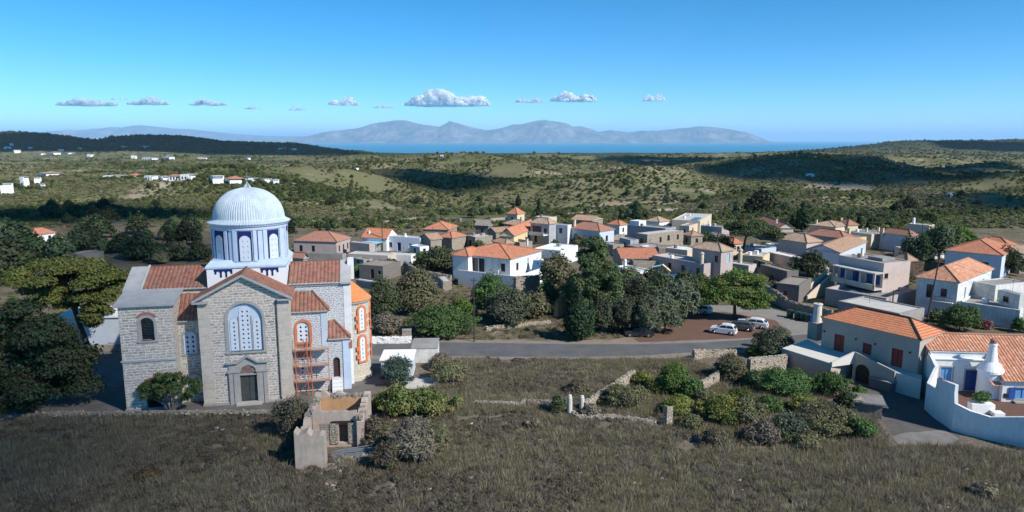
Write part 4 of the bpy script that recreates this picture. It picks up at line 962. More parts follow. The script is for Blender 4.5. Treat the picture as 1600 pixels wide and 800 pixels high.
mb = MB(); arch_ring(mb, (9.05,2.4,0), X, Yv, 1.2, 1.35, 5.75, 2.4, .26, .3, .10, 14)
mb.box(9.05+.25,9.05+.55,2.28,2.5,6.6,7.3); mb.box(9.05+1.85,9.05+2.15,2.28,2.5,6.6,7.3); mb.box(9.4,11.1,2.25,2.5,5.55,5.75)
wq = mb.build('window', 'orange_paint', ch); lattice(wq, (9.05,2.5,0), X, Yv, 1.2, 1.35, 5.75, 2.4, 2, 4)
mb = MB(); mb.box(9.5,11.0,2.33,2.5,1.28,1.4); wq = mb.build('window', 'stone_trim', ch); lattice(wq, (9.05,2.5,0), X, Yv, 1.2, 1.3, 1.4, 2.5, 2, 5, archd=False)
MB().box(9.5,11.0,2.36,2.42,4.05,5.5).build('brick_panel', 'brick_red', ch)
MB().box(12.2,12.8,2.34,2.42,4.6,9.0).build('plaster_strip', 'pale_blue_wall', ch)
MB().box(14.45,15.25,2.3,4.0,0,5.75).build('corner_pier', 'drum_blue', ch)
MB().box(15.1,15.5,2.29,3.3,4.75,5.5).build('brick_patch', 'brick_red', ch)
MB().box(13.34,14.06,2.62,2.7,1.45,3.75).build('door', 'door_brown', ch)
mb = MB(); 
for k in range(4): mb.box(13.15, 14.3, 2.38-.25*(k+1), 2.38-.25*k, 0, 1.4-.36*k)
mb.build('steps', 'white_wash', ch)
# apse
ax, ay, ar, aH = 15.0, 7.1, 2.55, 9.55
mb = MB(); mb.lathe([(ar+.12,0),(ar+.1,.5),(ar,.55),(ar,aH)], ax, ay, 28, -pi/2, pi/2); mb.build('apse_wall', 'apse_stone', ch)
mb = MB(); n = 90; ring = []
for k in range(n+1):
    a = -pi/2-.1+(pi+.2)*k/n; rr = ar+.28+.0; bz = .06*abs(sin(k*pi/3))
    mb.v += [(ax+rr*cos(a), ay+rr*sin(a), aH+bz), (ax+.15*cos(a), ay+.15*sin(a), aH+2.45+bz*.2)]
    mb.uv[2*k] = (a*rr, 0); mb.uv[2*k+1] = (a*rr, 3.6)
mb.f = [(2*k, 2*k+2, 2*k+3, 2*k+1) for k in range(n)]
mb.build('apse_roof', 'tile_bright', ch)
MB().lathe([(ar+.2,aH-.22),(ar+.24,aH-.02),(ar-.1,aH-.01)], ax, ay, 28, -pi/2, pi/2).build('apse_cornice', 'stone_trim', ch)
for z0, h_ in ((6.1,2.7), (2.4,2.9)):
    for an in (-52, 0):
        a = R(an); U = Vector((-sin(a), cos(a), 0)); N = Vector((-cos(a), -sin(a), 0)); O = Vector((ax+(ar+.05)*cos(a), ay+(ar+.05)*sin(a), 0))-U*0
        mb = MB(); arch_ring(mb, O, U, N, 0, .72, z0, h_, .27, .22, .1, 12); 
        mb.panel(O-N*.12, U, N, rect(-.62,.62,z0-.22,z0), [], .2)
        for zz in (z0+.35, z0+1.3): mb.panel(O-N*.09, U, N, rect(-.85,-.6,zz,zz+.5), [], .15); mb.panel(O-N*.09, U, N, rect(.6,.85,zz,zz+.5), [], .15)
        wq = mb.build('window', 'orange_paint', ch); lattice(wq, O-N*.05, U, N, 0, .72, z0, h_, 1, 5, ds=.13)
# dome
dcx, dcy, dh = 4.5, 7.6, 4.1
mb = MB(); mb.box(dcx-dh, dcx+dh, dcy-dh, dcy+dh, 11.5, 14.25); mb.build('dome_base', 'white_clean', ch)
mb = MB(); e = dh+.12; mb.add([(dcx-e,dcy-e,14.25),(dcx+e,dcy-e,14.25),(dcx+e,dcy+e,14.25),(dcx-e,dcy+e,14.25),(dcx-e,dcy-e,14.45),(dcx+e,dcy-e,14.45),(dcx+e,dcy+e,14.45),(dcx-e,dcy+e,14.45),
    (dcx-3.7,dcy-3.7,15.05),(dcx+3.7,dcy-3.7,15.05),(dcx+3.7,dcy+3.7,15.05),(dcx-3.7,dcy+3.7,15.05)],
    [(0,1,5,4),(1,2,6,5),(2,3,7,6),(3,0,4,7),(4,5,9,8),(5,6,10,9),(6,7,11,10),(7,4,8,11),(8,9,10,11),(0,3,2,1)])
mb.build('dome_ledge', 'drum_blue', ch)
for xs in (dcx-dh+.75, dcx+dh-2.65):
    hl = [arch(.25+.5*k+.0, .30, 13.3-.01, .62, 6) for k in range(4)]
    out = [(0,14.1),(0,13.85)]
    mb = MB(); mb.box(xs, xs+1.9, dcy-dh-.035, dcy-dh, 13.92, 14.12)
    for k in range(4): mb.box(xs+.05+k*.55, xs+.05+k*.55+.2, dcy-dh-.035, dcy-dh, 13.25 if k in (1,2) else 13.62, 13.92)
    for k in range(3):
        for s_ in (0,1): mb.ext([(xs+.25+k*.55+(.35 if s_ else 0),13.92),(xs+.25+k*.55+(.35 if s_ else 0),13.76),(xs+.25+k*.55+(.22 if s_ else .13),13.92)], dcy-dh-.035, dcy-dh)
    mb.build('painted_arcade', 'navy', ch)
dr_ = 4.0
mb = MB(); mb.lathe([(dr_,14.6),(dr_,18.3),(dr_+.12,18.32),(dr_+.14,18.6),(dr_+.3,18.72),(dr_+.32,18.9),(3.6,18.95)], dcx, dcy, 64); drum = mb.build('drum', 'drum_blue', ch)
for k in range(8):
    a = -pi/2+k*pi/4; U = Vector((-sin(a), cos(a), 0)); N = Vector((-cos(a), -sin(a), 0)); O = Vector((dcx+(dr_+.03)*cos(a), dcy+(dr_+.03)*sin(a), 0))
    mb = MB(); mb.panel(O, U, N, rect(-.72,.72,14.95,18.2), [arch(0,1.18,15.0,2.75,12)], .16)
    wq = mb.build('window', 'navy', drum); lattice(wq, O-N*.015, U, N, 0, 1.14, 14.95, 2.78, 2, 4, ds=.12)
    mb = MB()
    for o1 in (.80, 1.36-.12):
        pass
    for sg in (-1, 1):
        a2 = a+sg*.262; U2 = Vector((-sin(a2), cos(a2), 0)); N2 = Vector((-cos(a2), -sin(a2), 0)); O2 = Vector((dcx+(dr_+.13)*cos(a2), dcy+(dr_+.13)*sin(a2), 0))
        mb.panel(O2, U2, N2, rect(-.19,.19,14.9,18.3), [], .2)
    mb.build('pilaster', 'drum_blue', drum)
    a2 = a+.262+.062; U2 = Vector((-sin(a2), cos(a2), 0)); N2 = Vector((-cos(a2), -sin(a2), 0)); O2 = Vector((dcx+(dr_+.05)*cos(a2), dcy+(dr_+.05)*sin(a2), 0))
    mb = MB(); mb.panel(O2, U2, N2, rect(-.06,.06,15.0,18.25), [], .1); mb.build('painted_line', 'navy', drum)
prof = [(4.38,18.88),(4.42,18.98),(4.25,19.08),(3.95,19.22),(3.82,19.4)]
for k in range(1, 19):
    a = pi/2*k/19; prof.append((3.8*cos(a)**.96, 19.4+3.35*sin(a)))
prof += [(.32,22.85),(.16,23.05),(.05,23.35)]
mb = MB(); mb.lathe(prof, dcx, dcy, 528, rib=.06, nrib=88); dome = mb.build('dome', 'dome_blue', ch)
mb = MB()
for sx in (-.16, .16): pass
mb.tube((dcx,dcy,23.2), (dcx,dcy,24.35), .045); mb.box(dcx-.32, dcx+.32, dcy-.03, dcy+.03, 23.92, 24.0); mb.build('cross', 'metal_grey', ch)
# scaffold against the east bay
sc = thing('scaffold', 'orange tube scaffolding with plank decks against the church wall', 'scaffold', ca+Matrix.Rotation(CY, 3, 'Z') @ Vector((9.3, .9, 0)), CY)
for xx in (.1, 1.35, 1.75, 3.6):
    for yy in (0, 1.1):
        if xx == 3.6 and yy > 0: continue
        MB().tube((xx,yy,0), (xx,yy,6.6 if xx < 3 else 5.4), .04).build('standard', 'rust', sc)
for z in (1.6, 3.4, 5.2):
    mb = MB(); mb.tube((-.2,0,z), (3.8,0,z+.05), .03); mb.tube((-.2,1.1,z), (3.8,1.1,z), .03); mb.tube((-.2,0,z+.95), (1.9,0,z+.95), .03); mb.build('ledger', 'rust', sc)
    MB().box(-.2, 3.7, .15, .95, z+.05, z+.1).build('deck', 'plank', sc)
mb = MB()
for z in (0, 1.6, 3.4): mb.tube((.1,0,z), (1.35,0,z+1.7), .025); mb.tube((1.75,0,z+1.7), (1.35,1.1,z), .025)
mb.build('brace', 'rust', sc)
# ---------------------------------------------------------------- village houses
def box_on(th, name, mat, *b): return MB().box(*b).build(name, mat, th)
# main white house: left wing, veranda, right wing
def big_white(th, wa, wl):
    # recessed veranda on the long side, terrace in front with a parapet
    mb = MB(); mb.box(-3.2, -2.95, 3.0, wl-3.6, 0, 3.1); mb.box(-3.2, wa*.55, -.02+(-3.2), -2.95, 0, 3.1); mb.box(-3.2,-2.95,-3.2,3.0,0,3.1); mb.box(wa*.55,wa*.55+.25,-3.2,-.02,0,2.6)
    mb.build('terrace_parapet', 'white_wash', th)
    box_on(th, 'terrace_floor', 'concrete_pale', -2.95, wa*.55, -2.95, -.03, 1.0, 2.1); box_on(th, 'terrace_floor', 'concrete_pale', -2.95, -.03, -.03, wl-3.6, 1.0, 2.1)
wh = house('white_house', 'two storey white house with orange hipped roofs and a dark glazed veranda', (707,396), (797,405), 846, 5.6, 'hip', 'white_wash', 'tile_orange', 1.7,
    wins=[('R',.22,3.1,.9,1.4,'w'), ('R',.55,2.7,.8,2.1,'tD'), ('R',.85,3.0,.9,1.3,'r'), ('L',.88,3.1,1.0,1.5,'w'), ('L',.85,.7,1.0,1.0,'w'), ('L',.62,.6,.9,1.0,'w'), ('L',.38,2.6,5.4,2.6,'w')],
    chim=[(.9,.2,7.0,1.0,'white_wash',.22,False,.3)], near=True, extra=big_white)
for k in range(4):
    MB().box(-.12,.04,2.6+k*1.5,2.75+k*1.5,2.5,5.5).build('veranda_post', 'white_wash', wh)
mb = MB(); r2, gb = hiproof(wh, -1.6, 4.5, 8.6, 12.2, 5.6, 1.3, 'tile_orange', .25, 'xy', 'x')
box_on(wh, 'wing_wall', 'white_wash', -1.6, 1.2, 8.6, 12.2, 0, 5.5)
hx = house('flat_house', 'white cube house with a broad flat white roof beside the orange roofed house', (834,388), (876,391.5), 903, 3.6, 'flat', 'white_wash', 'white_clean', wins=[('L',.75,1.2,.8,1.1,'w')], parapet=.12)
house('mauve_house', 'mauve house with a brown hipped roof, nearest the dome', (459,376), (525.5,378), 547, 3.5, 'hip', 'mauve', 'tile_brown', 2.0,
    wins=[('L',.16,.9,.9,1.5,'w'), ('L',.45,.9,.9,1.5,'w'), ('R',.2,.9,.8,1.5,'w'), ('R',.5,.9,.8,1.5,'w'), ('R',.8,.9,.8,1.5,'w')], near=True)
def pergola(th, wa, wl):
    box_on(th, 'pergola', 'shutter_pale', -3.5, -.1, 1, 5.5, 2.3, 2.4)
    for y in (1.2, 5.3): box_on(th, 'pergola_post', 'shutter_pale', -3.4, -3.25, y-.08, y+.08, 0, 2.3)
house('orange_roof_house', 'low white house under an orange tiled roof with a teal pergola', (566,371), (604,373), 622, 3.2, 'gable', 'white_clean', 'tile_orange', 2.2, axis='y', chim=[(.2,.8,3.6,1.3)], extra=pergola)
house('blue_door_house', 'white flat house with bright blue door and two blue windows', (600,368), (656,372), 664, 3.8, 'flat', 'white_clean', 'concrete_pale', wins=[('L',.18,1.0,1.0,1.2,'b'), ('L',.42,.1,1.2,2.2,'bD'), ('L',.74,1.0,1.0,1.2,'b')], near=True, chim=[(.7,.5,3.8,.8,'white_wash',.25)])
house('stone_shed', 'dark stone gable beside the blue door house', (657,371), (673,374.5), 690, 3.7, 'gable', 'rubble', 'tile_old', 1.2, axis='x', wins=[('R',.5,1.0,.6,1.0,'w')])
house('stone_house', 'stone house under the left one of the clustered orange roofs', (662,358), (700,359), 722, 3.4, 'hip', 'pale_rubble', 'tile_orange', 1.7, wins=[('L',.3,1,.8,1.1,'w')], wa=9)
house('stone_house', 'stone house with small orange hipped roof in front of the clustered roofs', (686,370), (706,372), 728, 3.3, 'hip', 'pale_rubble', 'tile_orange', 1.2)
house('long_terrace_house', 'low pale building with a wide flat roof used as terrace below the mauve house', (543,396), (606,399.5), 619, 2.8, 'flat', 'pale_pink', 'concrete_pale', parapet=.1)
house('white_annex', 'low white annex with grey flat roof below the blue door house', (604,397), (642,399), 650, 2.5, 'flat', 'white_wash', 'concrete_pale', parapet=.1, wins=[('L',.3,.4,.8,1.6,'wD')])
house('mauve_shed', 'windowless mauve block right of the mauve house', (546,378), (577,381), 586, 3.2, 'flat', 'mauve', 'concrete_pale', parapet=.1)
house('roofless_ruin', 'grey stone ruin with an empty doorway above the low white roof', (561,413), (598,416), 626, 3.0, 'flat', 'dark_rubble', 'rubble', wins=[('L',.55,.3,.9,1.9,'wD'), ('L',.85,1.2,.7,.8,'w')], parapet=.15, cat='ruin')
house('low_white_shed', 'low shed with a bright white slab roof in the bushes', (556,437), (600,444), 606, 1.4, 'flat', 'concrete', 'white_clean', parapet=-.12)
house('small_ruin', 'tumbled small stone hut by the left wall of the big white house', (684,432), (692,440), 706, 1.9, 'flat', 'rubble', 'concrete_pale', parapet=.05, cat='ruin')
house('stone_block_house', 'square roofless looking stone block with flat roof', (727,367), (742.5,370.5), 769.5, 3.3, 'flat', 'pale_rubble', 'concrete_pale', wins=[('L',.5,.3,1.2,2,'wD')], parapet=.1)
house('gable_ruin', 'small dark stone gable house with a dead end wall', (743,352), (763,353), 770, 3.2, 'gable', 'dark_rubble', 'rubble', 1.6, axis='y', wins=[('L',.5,.2,.9,2.0,'wD')], cat='ruin', hips='')
house('tower_house', 'small two storey stone tower house with a pointed orange roof', (792.5,334), (808,335), 819.5, 5.0, 'hip', 'cream', 'tile_orange', 1.9, wins=[('R',.5,3,.7,1,'w'), ('R',.5,.8,.7,1,'w'), ('L',.5,3,.7,1,'w')], ov=.25)
house('tan_roof_house', 'long low house with a flat pitched tan roof under the tower house', (787,349), (812,353), 832, 3.0, 'hip', 'pale_rubble', 'tile_tan', 1.3)
house('yellow_house', 'yellow walled house with orange roof and dark stone gable', (781,368), (803,369), 838, 3.4, 'gable', 'yellow_wash', 'tile_orange', 2.0, axis='x', hips='', wins=[('R',.62,1.0,.8,1.3,'w'), ('R',.82,1.0,.8,1.5,'w'), ('L',.5,1.2,.6,.9,'w')])
house('stone_ruin', 'roofless stone ruin between the yellow house and the orange hipped roofs', (779,373), (812,379), 832, 2.2, 'flat', 'rubble', 'rubble', parapet=.6, cat='ruin')
def balcony(th, wa, wl):
    box_on(th, 'balcony', 'white_wash', -2.2, .0, .3, wl-1, 2.6, 2.8); box_on(th, 'balcony_rail', 'white_wash', -2.3, -2.2, .3, wl-1, 2.8, 3.5)
house('balcony_house', 'two storey house with tan roof and a deep shaded balcony', (829,348), (858,350.5), 869, 5.6, 'hip', 'blue_grey_wall', 'tile_tan', 1.4, wins=[('L',.35,2.9,3.0,2.0,'w'), ('L',.8,3.2,1,1.2,'w'), ('L',.3,.4,1.0,1.8,'wD')], extra=balcony)
house('white_flat_house', 'tall white flat house between the balcony house and the red brown roof', (860,350), (887,352), 893, 5.2, 'flat', 'white_wash', 'concrete_pale', wins=[('L',.6,2.9,1,1.4,'w'), ('L',.25,.7,1,1.5,'w')], parapet=.2)
house('white_blue_house', 'white and pale blue house under a large red brown hipped roof', (888,356), (937,361.5), 959.5, 4.2, 'hip', 'pale_blue_wall', 'tile_brown', 1.7, wins=[('L',.24,.9,1.1,2.0,'b'), ('L',.75,1.2,1.1,1.0,'g'), ('R',.5,1.3,1,1.5,'w')], chim=[(.1,.85,5,1.5,'cream',.35,False,.5)], near=True)
house('long_flat_house', 'long blue grey flat roofed house with a small white gable on its left', (981,351), (1040,357), 1056, 4.0, 'flat', 'blue_grey_wall', 'concrete', wins=[('L',.85,1.4,.8,1.2,'w')], parapet=.25, extra=lambda th,a,b: (box_on(th,'stair_tower','white_wash',0.5,4,b-3.5,b-.2,3.7,5.2)))
house('stone_flat_house', 'stone house with a pale flat roof and three small windows in the lit wall', (994,364), (1011.5,366.5), 1066, 4.2, 'flat', 'pale_rubble', 'concrete_pale', wins=[('L',.5,1.6,.9,1.4,'w'), ('R',.36,1.7,.8,1.5,'w'), ('R',.58,1.9,.9,1.5,'w'), ('R',.84,1.9,.8,1.4,'w')], parapet=.1, wa=14)
house('grey_roof_house', 'house with wide grey roof terrace and solar panels at the back of the village', (1050,343), (1094,345), 1129, 4.4, 'flat', 'cream', 'concrete_pale', wins=[('R',.3,1.4,.9,1.5,'w'), ('R',.7,1.4,.9,1.5,'w')], parapet=.15, extra=lambda th,a,b: [box_on(th,'solar_panel','solar',1+3*k,3+3*k,1,3,4.3,4.5) for k in range(3)])
house('ochre_stone_house', 'ochre stone house with two arched windows facing the sun', (1062,352), (1077,353), 1096, 3.6, 'flat', 'cream', 'concrete', wins=[('R',.3,1.2,.9,1.6,'w'), ('R',.72,1.2,.9,1.6,'w'), ('L',.5,1.3,.7,1.2,'w')], parapet=.15)
house('brown_wall_house', 'brown shuttered house left of the spreading pine', (1095,352), (1128,355), 1140, 4.0, 'flat', 'mauve', 'concrete', parapet=.15, wins=[('L',.5,.4,1.5,2.2,'dD')])
house('low_ruin', 'low grey ruin with sunken roof right of the red brown roof', (978,383), (1024,391), 1030, 2.2, 'flat', 'dark_rubble', 'concrete', parapet=.1, cat='ruin', wa=8)
house('pale_stone_ruin', 'pale roofless stone wall block between low ruin and mauve long house', (1026,382), (1030,388), 1068, 3.0, 'flat', 'pale_rubble', 'rubble', parapet=.5, cat='ruin', wa=8)
house('rust_roof_shed', 'small stone building with a rust orange lean roof behind the big tree', (958,392), (972,404), 1001, 3.2, 'gable', 'rubble', 'tile_orange', 1.4, axis='x', hips='', wa=8)
house('stone_yard_block', 'sunlit bare stone block below the rust orange roof', (985,404), (990,408), 1020, 3.0, 'flat', 'pale_rubble', 'rubble', parapet=.4, wa=6, cat='ruin')
house('low_white_house', 'low white house with flat roof and white conical chimney behind pink bougainvillea', (960,416), (1000,425), 1010, 2.9, 'flat', 'white_wash', 'concrete_pale', parapet=.2, chim=[(-.05,.55,2.7,2.2,'white_clean',.35)], wa=3.5)
lm = house('long_mauve_house', 'long mauve house with a flat roof and four dark windows in its shaded wall', (1019,398.5), (1100,412.5), 1126, 4.0, 'flat', 'mauve', 'concrete_pale', wins=[('L',.08+.0,1.6,.9,1.4,'w'), ('L',.36,1.6,.9,1.4,'w'), ('L',.62,1.6,.9,1.4,'w'), ('L',.90,1.6,.9,1.4,'w')], parapet=.35, near=True, chim=[(.05,.06,4.0,2.3,'cream',.5)])
house('rooftop_house', 'pinkish house with a tan hipped roof rising behind the long mauve house', (1082,387), (1127,393.5), 1146, 6.4, 'hip', 'mauve', 'tile_tan', 1.3, wins=[('L',.35,4.2,.8,1.3,'w'), ('L',.85,4.2,.8,1.3,'w'), ('R',.6,4,.9,1.8,'tD')], chim=[(1.35,-.1,4.0,2.7,'cream',.5)])
house('low_cream_house', 'low cream flat roofed annex at the right end of the mauve house', (1127,409), (1170,415), 1182, 2.6, 'flat', 'pale_pink', 'concrete_pale', wins=[('L',.6,1,.7,.8,'w')], parapet=.2)
house('salmon_flat_house', 'salmon flat roofed house under the spreading pine', (1158,398), (1192,401), 1203, 3.0, 'flat', 'yellow_wash', 'concrete_pale', parapet=.15)
def awn(th, wa, wl):
    box_on(th, 'awning', 'metal_grey', wa*.2, wa+5, -3.2, -.05, 2.55, 2.65)
    for x in (.3, .7, 1.25): box_on(th, 'awning_post', 'cream', wa*x, wa*x+.25, -3.2, -2.95, 0, 2.55)
house('red_roof_house', 'long house with a red brown roof and grey awning in front of the tall cypress', (1186,344), (1218,356), 1240, 3.8, 'gable', 'cream', 'tile_brown', 1.4, axis='y', hips='', chim=[(.1,.2,5,.9,'cream',.3,False,.4)], extra=awn, wins=[('R',.5,.3,1.2,2,'wD')])
house('tan_hip_house', 'square house with tan hipped roof and two dark windows on a sunlit cream wall', (1216,373), (1260.5,379.5), 1284, 4.6, 'hip', 'pale_pink', 'tile_tan', 1.6, wins=[('R',.33,1.6,1,1.7,'w'), ('R',.72,1.6,1,1.7,'w')], near=True)
house('low_front_annex', 'low pinkish annex with white flat roof in front of the square tan roofed house', (1201,394), (1244,403), 1262, 2.8, 'flat', 'pale_pink', 'white_wash', parapet=.15)
house('tile_row_house', 'low house with a long flat tan roof behind the dark cornice house', (1265,351), (1305,355), 1330, 3.0, 'hip', 'cream', 'tile_tan', 1.2, chim=[(.1,.8,3.6,1,'cream',.3,False,.4)])
house('red_ridge_house', 'house with red ridged roof at the right back edge of the village', (1306,349), (1325,352), 1341, 3.2, 'hip', 'yellow_wash', 'tile_brown', 1.5, chim=[(.3,.8,4.2,.8,'yellow_wash',.3,False,.4)])
house('cornice_house', 'dark fronted house with pale cornice and weathered red hipped roof', (1263,366), (1318,372.5), 1333, 5.2, 'hip', 'blue_grey_wall', 'tile_brown', 1.4, wins=[('L',.3,2.5,1,1.5,'w'), ('L',.7,2.5,1,1.5,'w')], ov=.5, chim=[(.9,.1,6,1.2,'cream',.35,False,.45)])
house('yellow_block_house', 'plain yellow block with flat roof and brown stone side', (1336,372), (1354,370), 1369, 3.6, 'flat', 'yellow_wash', 'concrete_dark', parapet=.1, wa=6, wb=8)
house('long_flat_roof_house', 'long low flat roofed house behind the yellow block', (1318,361), (1362,366), 1390, 4.0, 'flat', 'cream', 'concrete', parapet=.1, chim=[(.5,.5,4,1,'cream',.3,False,.4), (.85,.3,4,1.2,'yellow_wash',.3,False,.4)])
house('striped_roof_house', 'pale blue house with striped brown roof behind the porch house', (1291,393), (1312,395), 1357, 4.2, 'gable', 'pale_blue_wall', 'tile_old', 1.4, axis='x', hips='', wins=[('L',.5,1.5,.8,1.2,'p')], wb=7)
def porch(th, wa, wl):
    z = 3.0
    box_on(th, 'porch_slab', 'concrete_pale', -.35-1.9, -.02, -.3, wl*.93, 5.55, 5.75); box_on(th, 'porch_floor', 'concrete_pale', -2.2, -.02, -.3, wl*.93, z-.25, z)
    for y in (-.1, wl*.3, wl*.62, wl*.9): box_on(th, 'porch_post', 'cream', -2.15, -1.95, y-.1, y+.1, z, 5.55)
    box_on(th, 'porch_wall', 'cream', -2.15, -2.0, -.3, wl*.93, z, z+.7)
    box_on(th, 'roof_block', 'concrete', 2, 5, 2, 5, 7.2, 7.7); chimney(th, 4, 8, 7.2, 1.3, 'white_wash', .25, False, .3)
ph = house('porch_house', 'two storey flat roofed house with a columned porch and dark blue doors', (1311,398.5), (1381.5,411.5), 1423, 7.3, 'flat', 'pale_pink', 'concrete', wins=[('L',.13,3.4,1.2,1.6,'b'), ('L',.42,3.0,1.3,2.2,'bD'), ('L',.72,3.4,1.3,1.6,'b'), ('L',.9,3.4,.9,1.6,'b'), ('R',.12,4.6,.9,.9,'w')], parapet=.15, near=True, extra=porch)
house('blue_wall_house', 'house with a long blue wall and red brown roof at the back right', (1376,363), (1423,369), 1436, 4.4, 'hip', 'pale_blue_wall', 'tile_brown', 1.3, chim=[(-.1,.9,4,1.6,'cream',.3,False,.4)])
house('chimney_house', 'low cream house with a white conical chimney among trees at the back right', (1418,349), (1452,352), 1461, 2.8, 'flat', 'cream', 'concrete_pale', parapet=.2, chim=[(.3,.8,2.8,1.8,'white_clean',.5)])
house('orange_hip_house', 'pale blue house with large bright orange hipped roof at the right edge', (1478,391), (1566,399.5), 1590, 4.8, 'hip', 'pale_blue_wall', 'tile_orange', 2.2, wins=[('L',.32,1.9,1.2,1.1,'d'), ('L',.72,1.7,1.3,1.4,'d')], near=True)
house('rear_orange_house', 'house with weathered orange roof behind the large orange hipped roof', (1520,381), (1578,387), 1592, 4.6, 'hip', 'white_wash', 'tile_orange', 1.7)
house('patched_roof_house', 'low house with patched tan roof at the right frame edge', (1570,391), (1596,396), 1640, 4.4, 'gable', 'pale_rubble', 'tile_tan', 1.2, axis='x', hips='', wb=6)
def oldhouse(th, wa, wl):
    box_on(th, 'balcony', 'concrete_pale', -.9, -.02, wl*.06, wl*.55, 2.55, 2.7); box_on(th, 'balcony_rail', 'metal_dark', -.9, -.86, wl*.06, wl*.55, 3.45, 3.5)
    mb = MB()
    for k in range(9): mb.tube((-.88, wl*(.07+.058*k), 2.7), (-.88, wl*(.07+.058*k), 3.45), .02, n=4)
    mb.build('baluster', 'metal_dark', th)
old = house('weathered_white_house', 'weathered two storey white house with old tan hipped roof and iron balcony', (1434,434.6), (1497.5,441.3), (1550,425.8), 6.0, 'hip', 'white_weather', 'tile_two', 1.9, wins=[('L',.33,2.9,1.0,2.2,'wD'), ('L',.68,3.4,.9,1.3,'w'), ('L',.55,.4,.9,.9,'w'), ('R',.22,3.0,.8,1.7,'t'), ('R',.48,2.6,.9,2.2,'nD'), ('R',.75,3.4,.9,1.5,'t')], near=True, extra=oldhouse)
house('courtyard_block', 'weathered white block with a green door right of the old white house', (1530,441), (1556,446), 1606, 5.2, 'flat', 'white_weather', 'concrete', parapet=.1, wins=[('R',.18,2.2,1.5,2.2,'gD')], wb=4)
house('white_lean_to', 'small white lean-to with a slab roof and one dark window', (1562,452), (1594,461), 1608, 5.0, 'flat', 'white_weather', 'concrete_pale', parapet=-.1, wins=[('L',.35,3.3,1.2,.9,'w')], wb=None)
house('terrace_wall_block', 'raised terrace with a long streaked blue white retaining wall', (1497,470.5), (1594,484.5), 1612, 3.0, 'flat', 'white_weather', 'concrete', parapet=.35, wa=7)
house('flat_roof_garage', 'garage with a large grey flat roof behind the orange tiled beige house', (1310,470), (1406,490), 1445, 2.8, 'flat', 'concrete', 'concrete_pale', parapet=.15, cat='garage', wins=[('L',.4,.3,1.2,1.8,'wD')])
house('courtyard_house', 'low house with walled dark flat roof in front of the porch house', (1290,450), (1385,466), 1432, 2.9, 'flat', 'mauve', 'concrete', parapet=.7, wins=[('L',.55,.4,1,1.6,'wD')])
house('dark_stone_house', 'dark stone roofless house with one small window beside the stairs', (1214,442), (1249,446), 1268, 3.4, 'flat', 'dark_rubble', 'rubble', wins=[('L',.42,1.4,.6,.8,'w')], parapet=.2, cat='ruin')
house('rubble_ruin', 'collapsed rubble filled ruin under the spreading pine', (1188,413), (1230,424), 1248, 2.6, 'flat', 'dark_rubble', 'rubble', parapet=.2, cat='ruin')
house('rear_shed', 'grey walled shed with dark flat roof behind the church nave', (476,395), (535,397.5), 541, 3.0, 'flat', 'concrete', 'concrete_dark', parapet=.1)
house('rear_red_shed', 'low shed with a rust red roof just behind the church nave', (446,402), (474,404), 480, 3.2, 'gable', 'concrete', 'tile_brown', 1.1, axis='y', hips='')
house('flat_roof_house', 'pale house with bluish flat roof squeezed under the spreading pine', (1158,384), (1190,389), 1213, 3.2, 'flat', 'pale_blue_wall', 'concrete_pale', parapet=.1, wins=[('L',.4,1,.8,1.1,'w')])
house('white_roof_block', 'low block with a bright white roof left of the rooftop house', (1040,387), (1074,391), 1092, 4.0, 'flat', 'cream', 'white_wash', parapet=.1)
house('small_stone_hut', 'little stone hut with a lean roof left of the yellow house', (762,360), (775,363), 786, 2.8, 'gable', 'rubble', 'tile_old', 1.0, axis='x', hips='', wa=5)
house('walled_yard_house', 'low stone house with grey flat roof right of the clustered orange roofs', (708,366), (722,369), 735, 2.8, 'flat', 'rubble', 'concrete', parapet=.2)
house('grey_cube_house', 'grey cube house behind the low ruin and the stone flat house', (968,371), (985,375), 998, 3.2, 'flat', 'blue_grey_wall', 'concrete', parapet=.15, wins=[('L',.5,1,.8,1.2,'w')])
house('tan_block_house', 'tan flat roofed block right of the square tan roofed house', (1284,383), (1305,388), 1316, 3.0, 'flat', 'cream', 'concrete', parapet=.15, wins=[('L',.5,.9,.8,1.2,'w')])
house('terrace_house', 'low pale house with a flat roof left of the porch house stair', (1240,404), (1278,412), 1296, 2.8, 'flat', 'pale_pink', 'concrete_pale', parapet=.2, wins=[('L',.3,.9,.8,1.2,'w')])
house('rear_flat_house', 'pale flat house at the back behind the balcony house', (835,338), (858,340), 870, 3.6, 'flat', 'cream', 'concrete_pale', parapet=.15, wins=[('L',.5,1.2,.8,1.2,'w')])
house('rear_stone_barn', 'grey stone barn at the back edge right of the slim cypress', (893,343), (925,345), 942, 3.0, 'gable', 'rubble', 'tile_old', 1.2, axis='y', hips='')
house('brown_roof_cottage', 'cottage with a brown hipped roof left of the weathered white house', (1396,404), (1418,408), 1432, 3.4, 'hip', 'white_weather', 'tile_old', 1.3, wins=[('L',.5,1,.9,1.3,'w')])
